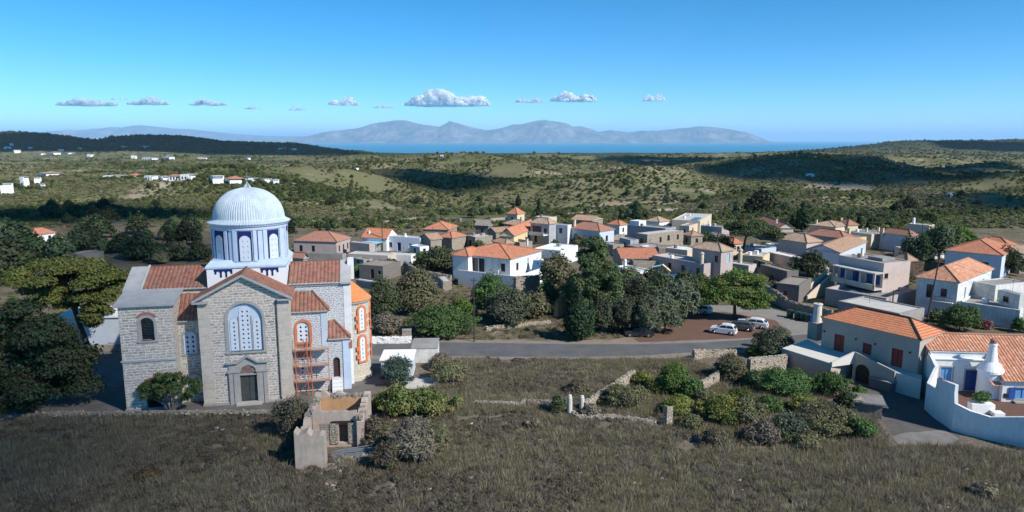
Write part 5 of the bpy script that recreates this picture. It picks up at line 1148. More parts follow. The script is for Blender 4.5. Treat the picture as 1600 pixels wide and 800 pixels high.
for (nm, lab, L, C, uR, H, rf, wl_m, rm, rise) in [
 ('stone_lean_to','stone lean-to just right of the white and pale blue house',(938,379),(958,383),975,2.6,'flat','rubble','concrete',0),
 ('flat_annex','small flat annex below the stone flat roofed house',(1000,384),(1014,387),1028,2.4,'flat','white_wash','concrete_pale',0),
 ('stone_cottage','stone cottage with tiled roof right of the stone flat roofed house',(1066,366),(1080,369),1098,2.8,'hip','pale_rubble','tile_old',1.1),
 ('grey_shed','grey flat shed left of the spreading pine trunk',(1100,363),(1118,367),1135,2.6,'flat','concrete','concrete_dark',0),
 ('tiled_cottage','small orange tiled cottage under the left boughs of the spreading pine',(1126,377),(1146,381),1162,2.8,'hip','cream','tile_orange',1.2),
 ('white_annex_house','white annex between spreading pine and square tan roofed house',(1196,380),(1212,384),1222,2.9,'flat','white_wash','concrete_pale',0),
 ('low_stone_store','low dark stone store in front of the salmon flat roofed house',(1178,405),(1196,410),1207,2.3,'flat','dark_rubble','rubble',0),
 ('back_stone_store','low stone store hidden behind the big white house',(770,377),(790,381),803,2.5,'hip','rubble','tile_old',1.0),
 ('white_store','white store below the dark stone shed',(640,383),(656,386),670,2.6,'flat','white_wash','concrete_pale',0),
 ('pale_flat_house','pale flat house with brown shutters behind the reed fence',(1398,385),(1416,389),1432,3.2,'flat','pale_pink','concrete_pale',0),
 ('grey_store','grey flat store behind the east end of the church',(552,403),(568,406),582,2.4,'flat','concrete','concrete',0),
 ('orange_cottage','cottage with bright orange roof left of the awning house',(1150,349),(1168,352),1184,3.0,'hip','white_wash','tile_orange',1.3),
 ('white_back_house','white house with tan roof behind the grey roof terrace house',(1010,345),(1030,347),1046,3.2,'hip','white_wash','tile_tan',1.3),
 ('orange_back_house','white house with orange roof behind the long blue grey house',(950,350),(968,352),980,3.0,'hip','white_wash','tile_orange',1.3),
 ('white_end_house','white two storey house beyond the dark trees on the right',(1440,372),(1462,375),1478,4.6,'hip','white_wash','tile_orange',1.3)]:
    house(nm, lab, L, C, uR, H, rf, wl_m, rm, rise or 1, wins=[('L',.5,.9,.8,1.2,'w'), ('R',.5,.9,.8,1.2,'w')], parapet=.15)
for (pts_, lab) in ((((905,379),(950,376),(975,373)),'rubble wall below the white and pale blue house'),(((1030,399),(1045,402),(1062,404)),'rubble wall behind the long mauve house'),(((1150,422),(1170,428),(1192,433)),'rubble wall behind the car park pine'),(((1330,430),(1300,424),(1285,420)),'rubble wall beside the porch house')):
    rough_wall('yard_wall', lab, [gp(u, v) for u, v in pts_], [1.4]*3, .5, 'rubble', jit=.15, step=.8, dense=.5)
for (pts_, lab) in ((((740,348),(790,344),(830,347)),'field wall behind the gable ruin'),(((880,338),(930,333),(985,336)),'field wall behind the rear stone barn'),(((1010,333),(1060,328),(1120,333)),'field wall above the grey roof terrace'),(((470,352),(530,347),(585,352)),'field wall above the mauve hipped house'),(((1240,336),(1300,330),(1370,336)),'field wall above the right hand roofs'),(((600,350),(650,344),(720,346)),'field wall above the blue door house'),(((980,312),(1040,306),(1090,310)),'long terrace wall on the lit slope')):
    rough_wall('field_wall', lab, [hit(u, v) for u, v in pts_], [1.1]*3, .7, 'pale_rubble', jit=.2, step=1.2, dense=.5)
# left: small house, shed, cistern
lf = house('field_house', 'small white house with red roof alone in the shaded fields on the left', (32,367), (49.5,368), 86, 3.0, 'hip', 'white_clean', 'tile_orange', 1.5, wins=[('R',.35,.8,.9,1.8,'nD'), ('R',.75,1.2,.9,1.2,'w')], extra=lambda th,a,b: box_on(th,'side_porch','white_wash',a+.01,a+2.5,.5,4,0,1.6))
pz = gp(140, 404)
cz = thing('stone_cistern', 'low round stone cistern in the shaded fields above the umbrella pine', 'cistern', pz, 0)
MB().lathe([(3.2,-.3),(3.1,1.5),(2.6,1.6),(2.5,1.35),(0.01,1.35)],0,0,20).build('wall', 'rubble', cz)
lb = thing('long_white_building', 'long pale building half hidden behind the umbrella pine and the church', 'building', gp(128, 549), R(4))
MB().box(-3, 6.5, 0, 6, 0, 4.6).build('wall', 'pale_blue_wall', lb); MB().box(-3.2, 6.7, -.2, 6.2, 4.6, 4.8).build('roof', 'white_wash', lb)
win(lb, (0,0,0), (1,0,0), (0,1,0), 4.2, 1.2, 1.1, 1.3, 't', True)
mb = MB(); mb.box(-3.05, 6.55, -.06, 0, 0, .9); mb.build('plinth', 'rubble', lb)
# outbuildings by the church
hp = Vector((-15.55, 80.4, 0))
hut = thing('white_hut', 'small white hut with a white slab roof and dark opening beside the church', 'hut', hp, R(3))
mb = MB(); mb.panel((0,0,0), (1,0,0), (0,1,0), rect(0,3.7,0,2.2), [rect(.5,1.2,1.0,1.9)], .2); mb.box(0,.2,.2,3.9,0,2.2); mb.box(3.5,3.7,.2,3.9,0,2.2); mb.box(.2,3.5,3.7,3.9,0,2.2); mb.build('wall', 'pale_blue_wall', hut)
MB().box(-.15,3.85,-.2,4.0,2.2,2.34).build('roof', 'white_clean', hut); MB().box(.5,1.2,.12,.16,1,1.9).build('window', 'glass', hut)
wt = thing('water_tank', 'square concrete water tank with whitewashed front beside the white hut', 'tank', (-12.8, 86.3, 0), R(3))
MB().box(0,3.3,0,4.5,0,1.85).build('body', 'white_weather', wt); MB().box(-.05,3.35,-.05,4.55,1.85,1.95).build('lid', 'concrete', wt)
yw = [gp(u, v) for u, v in ((572,537),(642,536))]
rough_wall('yard_wall', 'low whitewashed wall along the road behind the church yard', yw, [.9,.9], .35, 'white_wash', jit=.03)
yp = thing('gate_pillar', 'short stone pillar at the road end of the whitewashed wall', 'pillar', gp(637,535), R(5))
MB().box(-.7,.5,-.1,.7,0,1.7).build('shaft', 'pale_rubble', yp); MB().box(-.75,.55,-.15,.75,1.7,1.8).build('cap', 'concrete', yp)
bp_ = gp(655, 603); slab = sheet('concrete_pad', [bp_+Vector(q) for q in ((-1.7,-.9,0),(1.8,-1.1,0),(2.1,2.0,0),(1.2,3.0,0),(-1.6,2.6,0))], .03, 'concrete_pale', .12)
# beige house with terrace
def bterr(th, wa, wl):
    for y in (wl*.97, wl*.62, wl*.42, wl*.08): MB().box(-.16,-.02,y-.08,y+.08,4.4,4.6).build('wall_lamp', 'metal_dark', th)
bh = house('beige_house', 'beige house with a new orange tiled roof and dark red doors', (1286,496), (1438,531), 1477, 6.2, 'hip', 'beige_wash', 'tile_rows', 1.5, hips='ab', z0=0,
    wins=[('L',.20,2.45,1.3,2.1,'rD'), ('L',.50,3.0,1.1,1.3,'r'), ('L',.80,2.45,1.3,2.1,'rD')], near=True, extra=bterr, ov=.2)
tz = 2.3
tp = [gp(1222,545,tz)]
te = thing('terrace', 'raised pale terrace with a vaulted passage in front of the beige house', 'terrace', tp[0], 0)
loc = lambda p: (p.x-tp[0].x, p.y-tp[0].y)
Bd = (gp(1286,496,6.2)-gp(1438,531,6.2)).to_2d().normalized(); Od = Vector((-Bd.y, Bd.x)); C0 = gp(1438,531,6.2).to_2d()
def wl2(u, out):
    # point on the line parallel to the long wall, 'out' metres in front of it, seen at column u
    lo, hi = -8, 40
    for _ in range(40):
        mid = (lo+hi)/2; q = C0+Od*out+Bd*mid
        if pr(q.x, q.y, tz)[0] > u: lo = mid
        else: hi = mid
    q = C0+Od*out+Bd*lo; return Vector((q.x, q.y, tz))
tpoly = [gp(1222,545,tz), gp(1299,569,tz), wl2(1334, .02), wl2(1290, .02), gp(1262,531,tz)]
MB().prism([loc(p) for p in tpoly], -tz, 0).build('wall', 'beige_wash', te)
cx_, cy_ = sum(loc(p)[0] for p in tpoly)/5, sum(loc(p)[1] for p in tpoly)/5
MB().prism([(cx_+(loc(p)[0]-cx_)*1.0, cy_+(loc(p)[1]-cy_)*1.0) for p in tpoly], .004, .08).build('paving', 'terrace_paint', te)
land = [wl2(1334, .02), wl2(1334, 1.5), wl2(1440, 1.5), wl2(1440, .02)]
MB().prism([loc(p) for p in land], -tz, -.02).build('landing', 'terrace_paint', te)
e0, e1 = Vector(loc(wl2(1335, 1.55))), Vector(loc(wl2(1400, 1.55))); U2 = (e1-e0).normalized(); N2 = Vector((-U2.y, U2.x)); N2 = -N2 if N2.dot(Od) > 0 else N2; Lw = (e1-e0).length
mb = MB(); mb.panel((e0.x-Od.x*-.25, e0.y+Od.y*.25, -tz), (U2.x, U2.y, 0), (N2.x, N2.y, 0), [(0,0),(Lw,0),(Lw,tz+.15),(.3,tz+1.15),(0,tz+1.15)], [arch(1.2,1.8,.01,2.2)], .25); mb.build('arch_wall', 'beige_wash', te)
mb = MB(); mb.panel((e0.x+Od.x*-.01, e0.y-Od.y*.01, -tz), (U2.x, U2.y, 0), (N2.x, N2.y, 0), arch(1.2,1.9,0,2.25), [], .04); mb.build('passage', 'wood_dark', te)
mb = MB(); q0 = Vector(loc(gp(1299,569,tz))); q1 = e0+Od*.2; dd = (q1-q0).normalized(); n2 = Vector((-dd.y, dd.x))*.12
mb.prism([q0-n2, q1-n2, q1+n2, q0+n2], -.3, [.25, 1.15, 1.15, .25]); mb.build('parapet', 'terrace_paint', te)
cp = gp(1276, 530, tz)
bc = thing('round_chimney', 'tall round beige chimney on a square base at the end of the beige house', 'chimney', cp, R(25))
MB().box(-.75,.75,-.6,.9,0,2.3).build('base', 'beige_wash', bc)
MB().lathe([(.55,2.3),(.48,4.6),(.58,4.62),(.58,4.75),(.2,4.8)],0,.15,20).build('flue', 'terrace_paint', bc)
# near white house with courtyard
wp0, wp1 = gp(1453,549,5), gp(1541,551.5,5)
A2 = (wp1-wp0).to_2d().normalized(); wyaw = math.atan2(A2.y, A2.x)
nh = thing('whitewashed_house', 'whitewashed house with red striped tile roof, blue shutters and a walled courtyard', 'house', (wp0.x, wp0.y, 0), wyaw)
mb = MB()
mb.panel((0,0,0), (1,0,0), (0,1,0), rect(0,7.2,0,4.15), [rect(1.35,2.55,1.6,3.25), rect(3.95,5.2,.6,3.0)], .35)
mb.panel((0,.35,0), (1,0,0), (0,1,0), rect(0,7.2,4.15,5.05), [], .25)
mb.ext([(.35,0),(6.4,0),(6.4,4.0),(3.0,6.1),(.35,4.95)], 0, .35, 'x')
mb.box(.35,16,6.05,6.4,0,3.9)
mb.panel((6.2,0,0), (0,-1,0), (1,0,0), rect(0,2.65,0,2.8), [], .35); mb.box(6.56,7.2,-.3,-.01,0,3.6)
mb.panel((6.2,-3,0), (1,0,0), (0,1,0), rect(0,9.8,0,2.8), [rect(1.3,2.9,.95,2.15)], .35)
mb.build('wall', 'white_wash', nh)
MB().box(-.08,7.3,-.14,.36,4.15,4.27).build('ledge', 'white_clean', nh)
for (cx, z0, w_, h_, kd, yy) in ((1.95,1.6,1.2,1.65,'p',0), (4.575,.6,1.25,2.4,'bD',0), (8.3,.95,1.6,1.2,'p',-3)):
    win(nh, (0,yy,0) , (1,0,0), (0,1,0), cx, z0, w_, h_, kd, True)
    mb = MB(); t_ = .16; mb.panel((0,yy-.03,0), (1,0,0), (0,1,0), rect(cx-w_/2-t_, cx+w_/2+t_, z0-(0 if 'D' in kd else t_), z0+h_+t_), [rect(cx-w_/2, cx+w_/2, z0+.001, z0+h_)], .06); mb.build('surround', 'stone_trim', nh)
for sx in (6.85, 9.15): MB().box(sx,sx+.6,-3.12,-3.04,.95,2.2).build('shutter', 'wood_blue', nh)
MB().box(7.3,9.3,-3.6,-3.02,.62,.78).build('balcony_slab', 'stone_trim', nh); mb = MB()
for x in (7.6, 8.3, 9.0): mb.ext([(-3.5,.61),(-3.02,.61),(-3.02,.25)], x-.12, x+.12, 'x')
mb.build('bracket', 'stone_trim', nh)
MB().box(6.4,6.75,-3.06,-3.01,1.0,1.5).build('window', 'glass', nh)
mb = MB(); per = .34
mb.slope((-.12,.2,5.0), (7.3,.2,5.0), (0,2.9), 1.2, per=per, amp=.085)
mb.slope((6.05,-3.35,2.9), (16,-3.35,2.9), (0,6.45), 3.3, per=per, amp=.085)
mb.slope((16,6.6,4.0), (-.12,6.6,4.0), (0,-3.5), 2.2, per=per, amp=.085)
rr = mb.build('roof', 'tile_two', nh)
mb = MB(); mb.path([(-.12,3.1,6.28),(16,3.1,6.28)], [.14,.14]); mb.path([(-.05,.2,5.08),(-.05,3.1,6.25)], [.1,.1]); mb.build('ridge_cap', 'tile_two', rr)
MB().ext([(.22,4.9),(.22,4.97),(3.1,6.12),(6.5,3.95),(6.5,3.85)], 0, 7.25, 'x').build('roof_slab', 'white_wash', rr)
MB().ext([(-3.25,2.75),(-3.25,2.85),(3.1,6.12),(6.5,3.95),(6.5,3.85)], 7.26, 15.9, 'x').build('roof_slab', 'white_wash', rr)
mb = MB(); mb.lathe([(1.15,0),(1.15,3.3),(1.3,3.35),(1.28,3.6),(.95,4.1),(.62,4.5),(.52,5.0),(.42,5.6),(.36,6.25),(.42,6.3),(.40,6.45),(.15,6.47)], 5.75, -1.3, 24); cm = mb.build('oven_chimney', 'white_clean', nh, smooth=False)
MB().lathe([(.3,6.45),(.34,6.85),(.2,6.97),(.02,7.0)],5.75,-1.3,10).build('chimney_pot', 'brick_red', cm)
mb = MB(); mb.box(5.6,7.2,-1.0,0,3.0,4.1); mb.build('vault', 'white_clean', nh)
mb = MB(); mb.slope((5.1,-3.1,2.3), (6.15,-3.1,2.3), (0,.7), .25, per=per, amp=.085); mb.build('small_roof', 'tile_two', nh)
mb = MB(); mb.path([(-.02,-.3,4.8),(-.06,3,5.9)], [.04,.04]); mb.tube((-.1,.1,5.0),(-.1,1.6,3.2),.03); mb.build('cable', 'metal_dark', nh)
# courtyard wall: a curved parapet, floor inside
inv = Matrix.Rotation(-wyaw, 3, 'Z')
def wl_(u, v, z): 
    p = gp(u, v, z)-Vector((wp0.x, wp0.y, 0)); p.z = 0; return inv @ p
def wtop(u, vb_, vt_):
    q = gp(u, vb_, 0); d = ray(u, vt_); return CAMZ+d[2]*q.y/d[1]
cw = [(Vector((0.02,0,0)), 4.9), (Vector((-.25,-2.2,0)), 4.0), (wl_(1447,640,0), 2.9), (wl_(1460,652,0), 3.1), (wl_(1461,653,0)+Vector((0,-.02,0)), wtop(1463,654,592)), (wl_(1487,671,0), wtop(1487,671,601)), (wl_(1489,673,0), wtop(1489,673,630)), (wl_(1510,679,0), wtop(1510,679,641)), (wl_(1545,687,0), wtop(1545,687,652)), (wl_(1600,699,0), wtop(1600,699,651)), (wl_(1680,720,0), wtop(1680,720,655))]
mb = MB(); prev = None; nseg = len(cw)
mids = [c[0] for c in cw]
for i in range(nseg-1):
    p, q = mids[i].to_2d(), mids[i+1].to_2d(); d = (q-p); 
    if d.length < .05: continue
    d.normalize(); nn = Vector((-d.y, d.x))*.16; e_ = d*.1
    mb.prism([p-nn-e_, q-nn+e_, q+nn+e_, p+nn-e_], -.3+.001*i, [cw[i][1]+.003*i, cw[i+1][1]+.003*i, cw[i+1][1]+.003*i, cw[i][1]+.003*i])
mb.build('courtyard_wall', 'white_wash', nh)
mb = MB(); p, q = mids[4], mids[5]
k = 7
for j in range(k): c_ = p.lerp(q, (j+.5)/k); mb.tube((c_.x-.05,c_.y-.26,cw[4][1]+.05),(c_.x+.05,c_.y+.22,cw[4][1]+.14),.11,.09,8)
mb.build('wall_tile', 'tile_two', nh)
fl = [(.36,-.01)]+[(m_.x, m_.y) for m_ in mids[1:]]+[(14,-3.02),(6.18,-3.02),(6.18,-.01)]
mb = MB(); tri = tessellate_polygon([[Vector((*p, 0)) for p in fl]]); mb.v = [(p[0], p[1], .58) for p in fl]; mb.f = [tuple(t_) for t_ in tri]
mb.build('courtyard_floor', 'terracotta_floor', nh)
pq = wl_(1536,646,.6); MB().box(pq.x-1.1,pq.x+1.1,pq.y,pq.y+.9,.5,1.55).build('planter', 'white_clean', nh); MB().box(pq.x+.6,pq.x+1.6,pq.y-.9,pq.y-.02,.5,1.0).build('planter', 'white_clean', nh)
q = mids[5]; MB().box(q.x+.10,q.x+.22,q.y+.3,q.y+1.0,2.4,3.7).build('niche', 'shutter_pale', nh)
pl = nh.matrix_basis.to_3x3() if False else None
shp = Vector((wp0.x, wp0.y, 0))+Matrix.Rotation(wyaw, 3, 'Z') @ Vector((pq.x-.1,pq.y+.45,1.5))
tree('courtyard_shrub', 'rounded green shrub in the white planter by the blue door', shp, bushlobes(2.2,1.2,1.1,8,5), 'leaf_carob', 1500, .09, (0,0,.06,.5,0), 'shrub')
# stone flat roof shed and paved yard left of it
sr = [gp(1358,588,1.2), gp(1392,598,1.2), gp(1434,592,1.2), gp(1436,567,1.2)]
s2 = thing('stone_roof_shed', 'low shed with a rough stone slab roof touching the whitewashed house', 'shed', sr[0], 0)
l2 = lambda p: (p.x-sr[0].x, p.y-sr[0].y)
MB().prism([l2(p) for p in sr], -1.2, -.14).build('wall', 'dark_rubble', s2)
MB().prism([(l2(p)[0]*1.03-.1, l2(p)[1]*1.03-.1) for p in sr], -.13, [.0,.0,.1,.5]).build('roof', 'concrete', s2)
stones(45, [sr[0]+Vector((.4,.6,0)), sr[0].lerp(sr[3], .6)], .3, .15, .4, 'brick_red', s2, 'roof_rubble', 0.05)
for o_ in [x for x in s2.children if x.name.startswith('roof_rubble')]: o_.location = (-sr[0].x, -sr[0].y, 0)
sheet('paved_yard', P_([(1335,590),(1400,575),(1445,600),(1490,672),(1505,690),(1470,700),(1415,700),(1385,665),(1345,625)]), .012, 'yard_dark', .15)
sheet('yard_slab', P_([(1392,683),(1416,676),(1475,672),(1500,686),(1470,700),(1412,702)]), .03, 'concrete_dark', .1)
sd = thing('slab_shed', 'little ruined shed with a stone slab roof beside the paved yard', 'shed', gp(1333,650,0), R(-20))
MB().box(0,2.6,0,2.4,0,1.5).build('wall', 'dark_rubble', sd); MB().box(-.3,2.9,-.3,2.7,1.5,1.65).build('roof', 'concrete_dark', sd)
MB().box(-.2,.9,-.4,.6,1.66,1.9).build('loose_slab', 'pale_rubble', sd)
# courtyard wall and steps by the porch house
s1 = [gp(1305,431,3.0), gp(1262,466,.6)]
st = thing('outdoor_stair', 'outdoor stair with pale parapets climbing to the porch house', 'stair', (s1[1].x, s1[1].y, 0), math.atan2(s1[0].y-s1[1].y, s1[0].x-s1[1].x))
L_ = (s1[0]-s1[1]).to_2d().length
for y in (0, 1.5): MB().ext([(0,-.2),(L_,-.2),(L_,4.0),(0,1.0)], y, y+.22).build('parapet', 'cream', st)
mb = MB(); ns = 14
for k in range(ns): mb.box(L_*k/ns, L_*(k+1)/ns, .22, 1.5, -.2, .25+3.0*k/ns)
mb.build('steps', 'concrete', st)
# ruin in front
def jag(mb, x0, x1, y0, y1, h0, h1, along='x', holes=None, j=.14, st=.35):
    n = max(2, int(((x1-x0) if along == 'x' else (y1-y0))/st)); hp_ = [h0+(h1-h0)*k/n+random.uniform(-j, j) for k in range(n+1)]
    P = []
    if along == 'x':
        prof = [(x0,0),(x1,0)]+[(x0+(x1-x0)*k/n, hp_[k]) for k in range(n, -1, -1)]
        mb.panel((0,y0,0), (1,0,0), (0,1,0), prof, holes or [], y1-y0)
    else:
        prof = [(0,0),(y1-y0,0)]+[((y1-y0)*k/n, hp_[k]) for k in range(n, -1, -1)]
        mb.panel((x1,y0,0), (0,1,0), (-1,0,0), prof, holes or [], x1-x0)
ru = thing('ruined_house', 'roofless ruined house with ochre plaster walls and a broken doorway', 'ruin', (-18.6, 57.8, 0), R(5))
mb = MB(); jag(mb, 0.55, 4.6, 8.4, 8.95, 3.4, 2.9, 'x', None, .28); jag(mb, 0, .55, -.3, 8.9, 2.7, 3.4, 'y', None, .25); jag(mb, 4.65, 5.3, 2.9, 8.9, 2.8, 3.4, 'y', None, .28); mb.build('wall', 'ruin_plaster', ru)
mb = MB(); jag(mb, .6, 4.6, 3.4, 3.8, 3.45, 3.35, 'x', [rect(2.9,3.75,.35,2.35)], .06); mb.build('wall', 'ruin_plaster', ru)
MB().box(.58,4.62,8.34,8.385,.1,2.9).build('inner_plaster', 'ruin_ochre', ru); MB().box(4.6,4.64,3.9,8.3,.1,2.8).build('inner_plaster', 'ruin_ochre', ru)
MB().box(2.3,4.3,3.28,3.38,2.38,2.52).build('lintel', 'wood_dark', ru)
MB().box(2.15,2.85,3.30,3.38,.3,2.3).build('door_jamb', 'pale_rubble', ru); MB().box(3.8,4.4,3.30,3.38,.3,2.3).build('door_jamb', 'pale_rubble', ru)
mb = MB()
for k in range(7): mb.box(1.25,2.05,3.36,3.385,.7+.24*k,.86+.24*k)
mb.build('brick_patch', 'rubble', ru)
mb = MB()
for yy, x0, x1, hh in ((1.25,-.02,.57,3.2),): pass
for _ in range(150):
    side = random.choice('lrb')
    if side == 'l': x, y, z = random.uniform(.03,.52), random.uniform(3,8.8), 3.15
    elif side == 'r': x, y, z = random.uniform(4.7,5.25), random.uniform(2.9,8.8), 3.0
    else: x, y, z = random.uniform(.5,4.7), random.uniform(8.45,8.9), 3.05
    s = random.uniform(.07,.17); mb.box(x-s, x+s, y-s, y+s, z-.2, z+s*1.3-.05)
mb.build('wall_stones', 'pale_rubble', ru)
bl = MB(); jag(bl, 0, 2.5, 0, 1.15, 3.4, 2.9, 'x', None, .22); 
bk = thing('broken_wall_block', 'free standing block of cracked pink plaster at the front of the ruin', 'wall', (-18.6, 56.75, 0), R(4))
bl.build('body', 'ruin_plaster', bk)
tag(stones(190, [Vector((-15.8,56.4,0)), Vector((-14.2,57.8,0)), Vector((-15.6,58.5,0)), Vector((-13.2,58.6,0))], .7, .12, .45, 'rubble', name='rubble_heap'), 'heap of fallen rubble in front of the ruined doorway', 'rubble', kind='stuff')
tag(stones(120, [Vector((-14.2,57,0)), Vector((-14.0,53,0)), Vector((-14.9,48,0))], .6, .08, .3, 'pale_rubble', name='stone_trail'), 'trail of pale broken stones below the ruin', 'stones', kind='stuff')
mb = MB()
for k in range(9): mb.tube((-16.0+random.uniform(-.2,.2), 58.6+k*.12, .25+.03*k), (-12.6+random.uniform(-.5,.5), 59.2+k*.14, .3+.04*k), .045)
tag(mb.build('fallen_beams', 'metal_grey'), 'bundle of fallen grey beams lying before the ruin doorway', 'beams')
# dry stone walls and gate posts
rough_wall('stone_wall', 'low rubble wall with white and red stones along the church yard', P_([(-30,655),(200,650),(430,650)]), [.35,.45,.5], .5, 'rubble', jit=.15)
tag(stones(260, P_([(60,652),(300,651),(430,650)]), .25, .12, .32, 'pale_rubble', name='wall_stones', zf=.35), 'loose pale stones strewn along the church yard wall', 'stones', kind='stuff')
rough_wall('stone_wall', 'low wall of white stones crossing the dry field left of the round gate post', P_([(742,633),(812,637),(820,632),(865,638)]), [.5,.55,.6,.8], .5, 'pale_rubble', jit=.08)
rough_wall('stone_wall', 'tumbled footing of stones leading down to the round gate post', P_([(868,642),(905,655),(960,656),(1025,664)]), [.55,.5,.45,.4], .5, 'pale_rubble', jit=.1)
rough_wall('stone_wall', 'straight dry stone wall climbing from the gate posts to the field corner', P_([(912,643),(962,615),(968,608),(990,596)]), [1.1,1.3,1.2,1.3], .55, 'pale_rubble', jit=.08)
rough_wall('stone_wall', 'pale dry stone wall behind the fig bushes', P_([(1095,612),(1120,600),(1126,585)]), [1.2,1.3,1.5], .55, 'pale_rubble', jit=.08)
rough_wall('garden_wall', 'tall sunlit rubble wall between the thicket and the terrace', P_([(1168,598),(1215,588),(1228,575)]), [2.9,2.5,1.6], .6, 'pale_rubble', jit=.06)
rough_wall('roadside_wall', 'short whitish broken wall beside the road bend', P_([(1083,562),(1100,558),(1150,556)]), [1.3,.9,.8], .5, 'pale_rubble', jit=.1)
rough_wall('roadside_wall', 'long thin line of stones at the foot of the olive field', P_([(760,516),(800,512),(860,505)]), [.5,.5,.4], .5, 'pale_rubble', jit=.1)
rough_wall('street_wall', 'curved dark rubble wall behind the bins', P_([(1195,465),(1212,474),(1230,484),(1262,492),(1300,500)]), [2.3,2.2,1.6,1.5,1.5], .6, 'rubble', jit=.1)
rough_wall('village_wall', 'long crumbling stone wall between the ruin and the big white house', P_([(633,424),(652,436),(690,441),(705,443)]), [2.2,2.0,1.6,1.6], .6, 'rubble', jit=.12)
rough_wall('ochre_wall', 'crumbling ochre wall fragment left of the dark cypress', P_([(868,497),(880,490)]), [2.6,3.2], .6, 'ruin_ochre', jit=.3)
rough_wall('arch_ruin_wall', 'broken stone wall with two pillars below the solar panel', P_([(805,466),(842,461)]), [3.9,3.6], .6, 'rubble', jit=.15)
for (u, v, h_, r_, lab) in ((890,650,2.2,.27,'round topped whitewashed gate post, the left one of the pair'), (909,642,1.65,.28,'round topped gate post, the shorter right one at the wall end'), (1043,664,2.0,.5,'square weathered stone gate post standing alone in the scrub')):
    g0 = thing('gate_post', lab, 'gate post', gp(u, v), random.uniform(0, 1))
    mb = MB()
    if r_ < .5: mb.lathe([(r_,-.1),(r_*.97,h_*.6),(r_*.9,h_*.9),(r_*.6,h_*1.03),(.02,h_*1.07)],0,0,14)
    else: mb.prism([(-.35,-.35),(.35,-.35),(.32,.35),(-.35,.3)], -.1, [h_*1.05,h_,h_*.9,h_])
    mb.build('shaft', 'concrete_pale' if r_ < .5 else 'pale_rubble', g0)
# solar panel
sp0 = gp(838, 424, 2.6); so_ = thing('solar_heater', 'blue solar water panel tilted on the terrace by the big white house', 'solar panel', (sp0.x, sp0.y, 2.6), R(-15))
mb = MB(); mb.add([(-1,0,.2),(1,0,.2),(1,1.6,1.9),(-1,1.6,1.9),(-1,.05,.12),(1,.05,.12),(1,1.65,1.82),(-1,1.65,1.82)], [(0,1,2,3),(7,6,5,4),(0,4,5,1),(1,5,6,2),(2,6,7,3),(3,7,4,0)]); mb.build('panel', 'solar', so_)
mb = MB(); mb.tube((-1,1.75,2.0),(1,1.75,2.0),.25); mb.build('tank', 'white_clean', so_)
mb = MB(); mb.tube((-.9,1.6,-2.6),(-.9,1.6,1.8),.04); mb.tube((.9,1.6,-2.6),(.9,1.6,1.8),.04); mb.build('stand', 'metal_grey', so_)
tarp = gp(1052, 440); to = thing('blue_tarp', 'bright blue tarpaulin cover in the yard below the long mauve house', 'tarp', tarp, R(-30))
mb = MB(); mb.ext([(-1.4,0),(1.4,0),(1.3,1.1),(.4,1.35),(-.5,1.2),(-1.3,1.25)], 0, 1.4); mb.build('cover', 'tarp_blue', to)
sail = gp(1036, 436); t2 = thing('shade_sail', 'teal and yellow shade cloth stretched left of the blue tarpaulin', 'awning', sail, R(-20))
mb = MB(); mb.ext([(-2.5,2.2),(-.5,2.7),(-.5,2.76),(-2.5,2.26)], 0, 1.6); mb.build('cloth', 'shutter_pale', t2); mb = MB(); mb.ext([(-.3,2.9),(1.4,1.6),(1.4,1.66),(-.3,2.96)], .2, 1.3); mb.build('cloth', 'yellow_wash', t2)
mb = MB(); mb.tube((-2.4,0,0),(-2.4,0,2.2),.05); mb.tube((-.4,.1,0),(-.4,.1,2.9),.05); mb.build('pole', 'metal_dark', t2)
rp = [gp(1409,437,0), gp(1441,436,0)]
rough_wall('reed_fence', 'brown reed fence on the terrace right of the porch house', rp, [3.6,3.6], .15, 'reed', cat='fence', jit=.04)
# far houses
FH = 0
def far_house(u0, u1, vt, vb, label, color='white_clean', roof=None, depth=.8, name='farmhouse', yaw=None):
    rq = random.Random(int(u0*31+vb)); yaw = R(rq.uniform(-60, 5)); depth = rq.uniform(.6, 1.1)
    p = hit((u0+u1)/2, vb); D = p.y; w_ = (u1-u0)*D/1100; h_ = max(2.6, (vb-vt)*D/1100); d_ = w_*depth
    th = thing(name, label, 'house', p+Vector((0,0,-.3)), R(-25) if yaw is None else yaw)
    hh = h_*(.72 if roof else 1)
    mb = MB(); k1 = rq.uniform(.1, .35); mb.box(-w_/2, w_*k1, 0, d_, 0, hh); mb.box(w_*k1, w_/2, -d_*rq.uniform(-.1,.25), d_*.8, 0, hh*rq.uniform(.6,.85)); mb.box(-w_/2-w_*.2, -w_/2, d_*.2, d_*.7, 0, hh*rq.uniform(.45,.7)); mb.build('wall', color, th)
    for k in range(3): MB().box(-w_*.36+k*w_*.28, -w_*.36+k*w_*.28+max(.9, w_*.07), -.06, 0, h_*.18, h_*.18+min(2.0, h_*.45)).build('window', 'glass', th)
    if roof: hiproof(th, -w_/2, w_/2, 0, d_, hh, h_*.32, roof, .3, 'xy', per=1.2, amp=.1)
    else: MB().box(-w_/2+.3, w_/2-.3, .3, d_-.3, hh-.02, hh+.12).build('roof', 'concrete_pale', th)
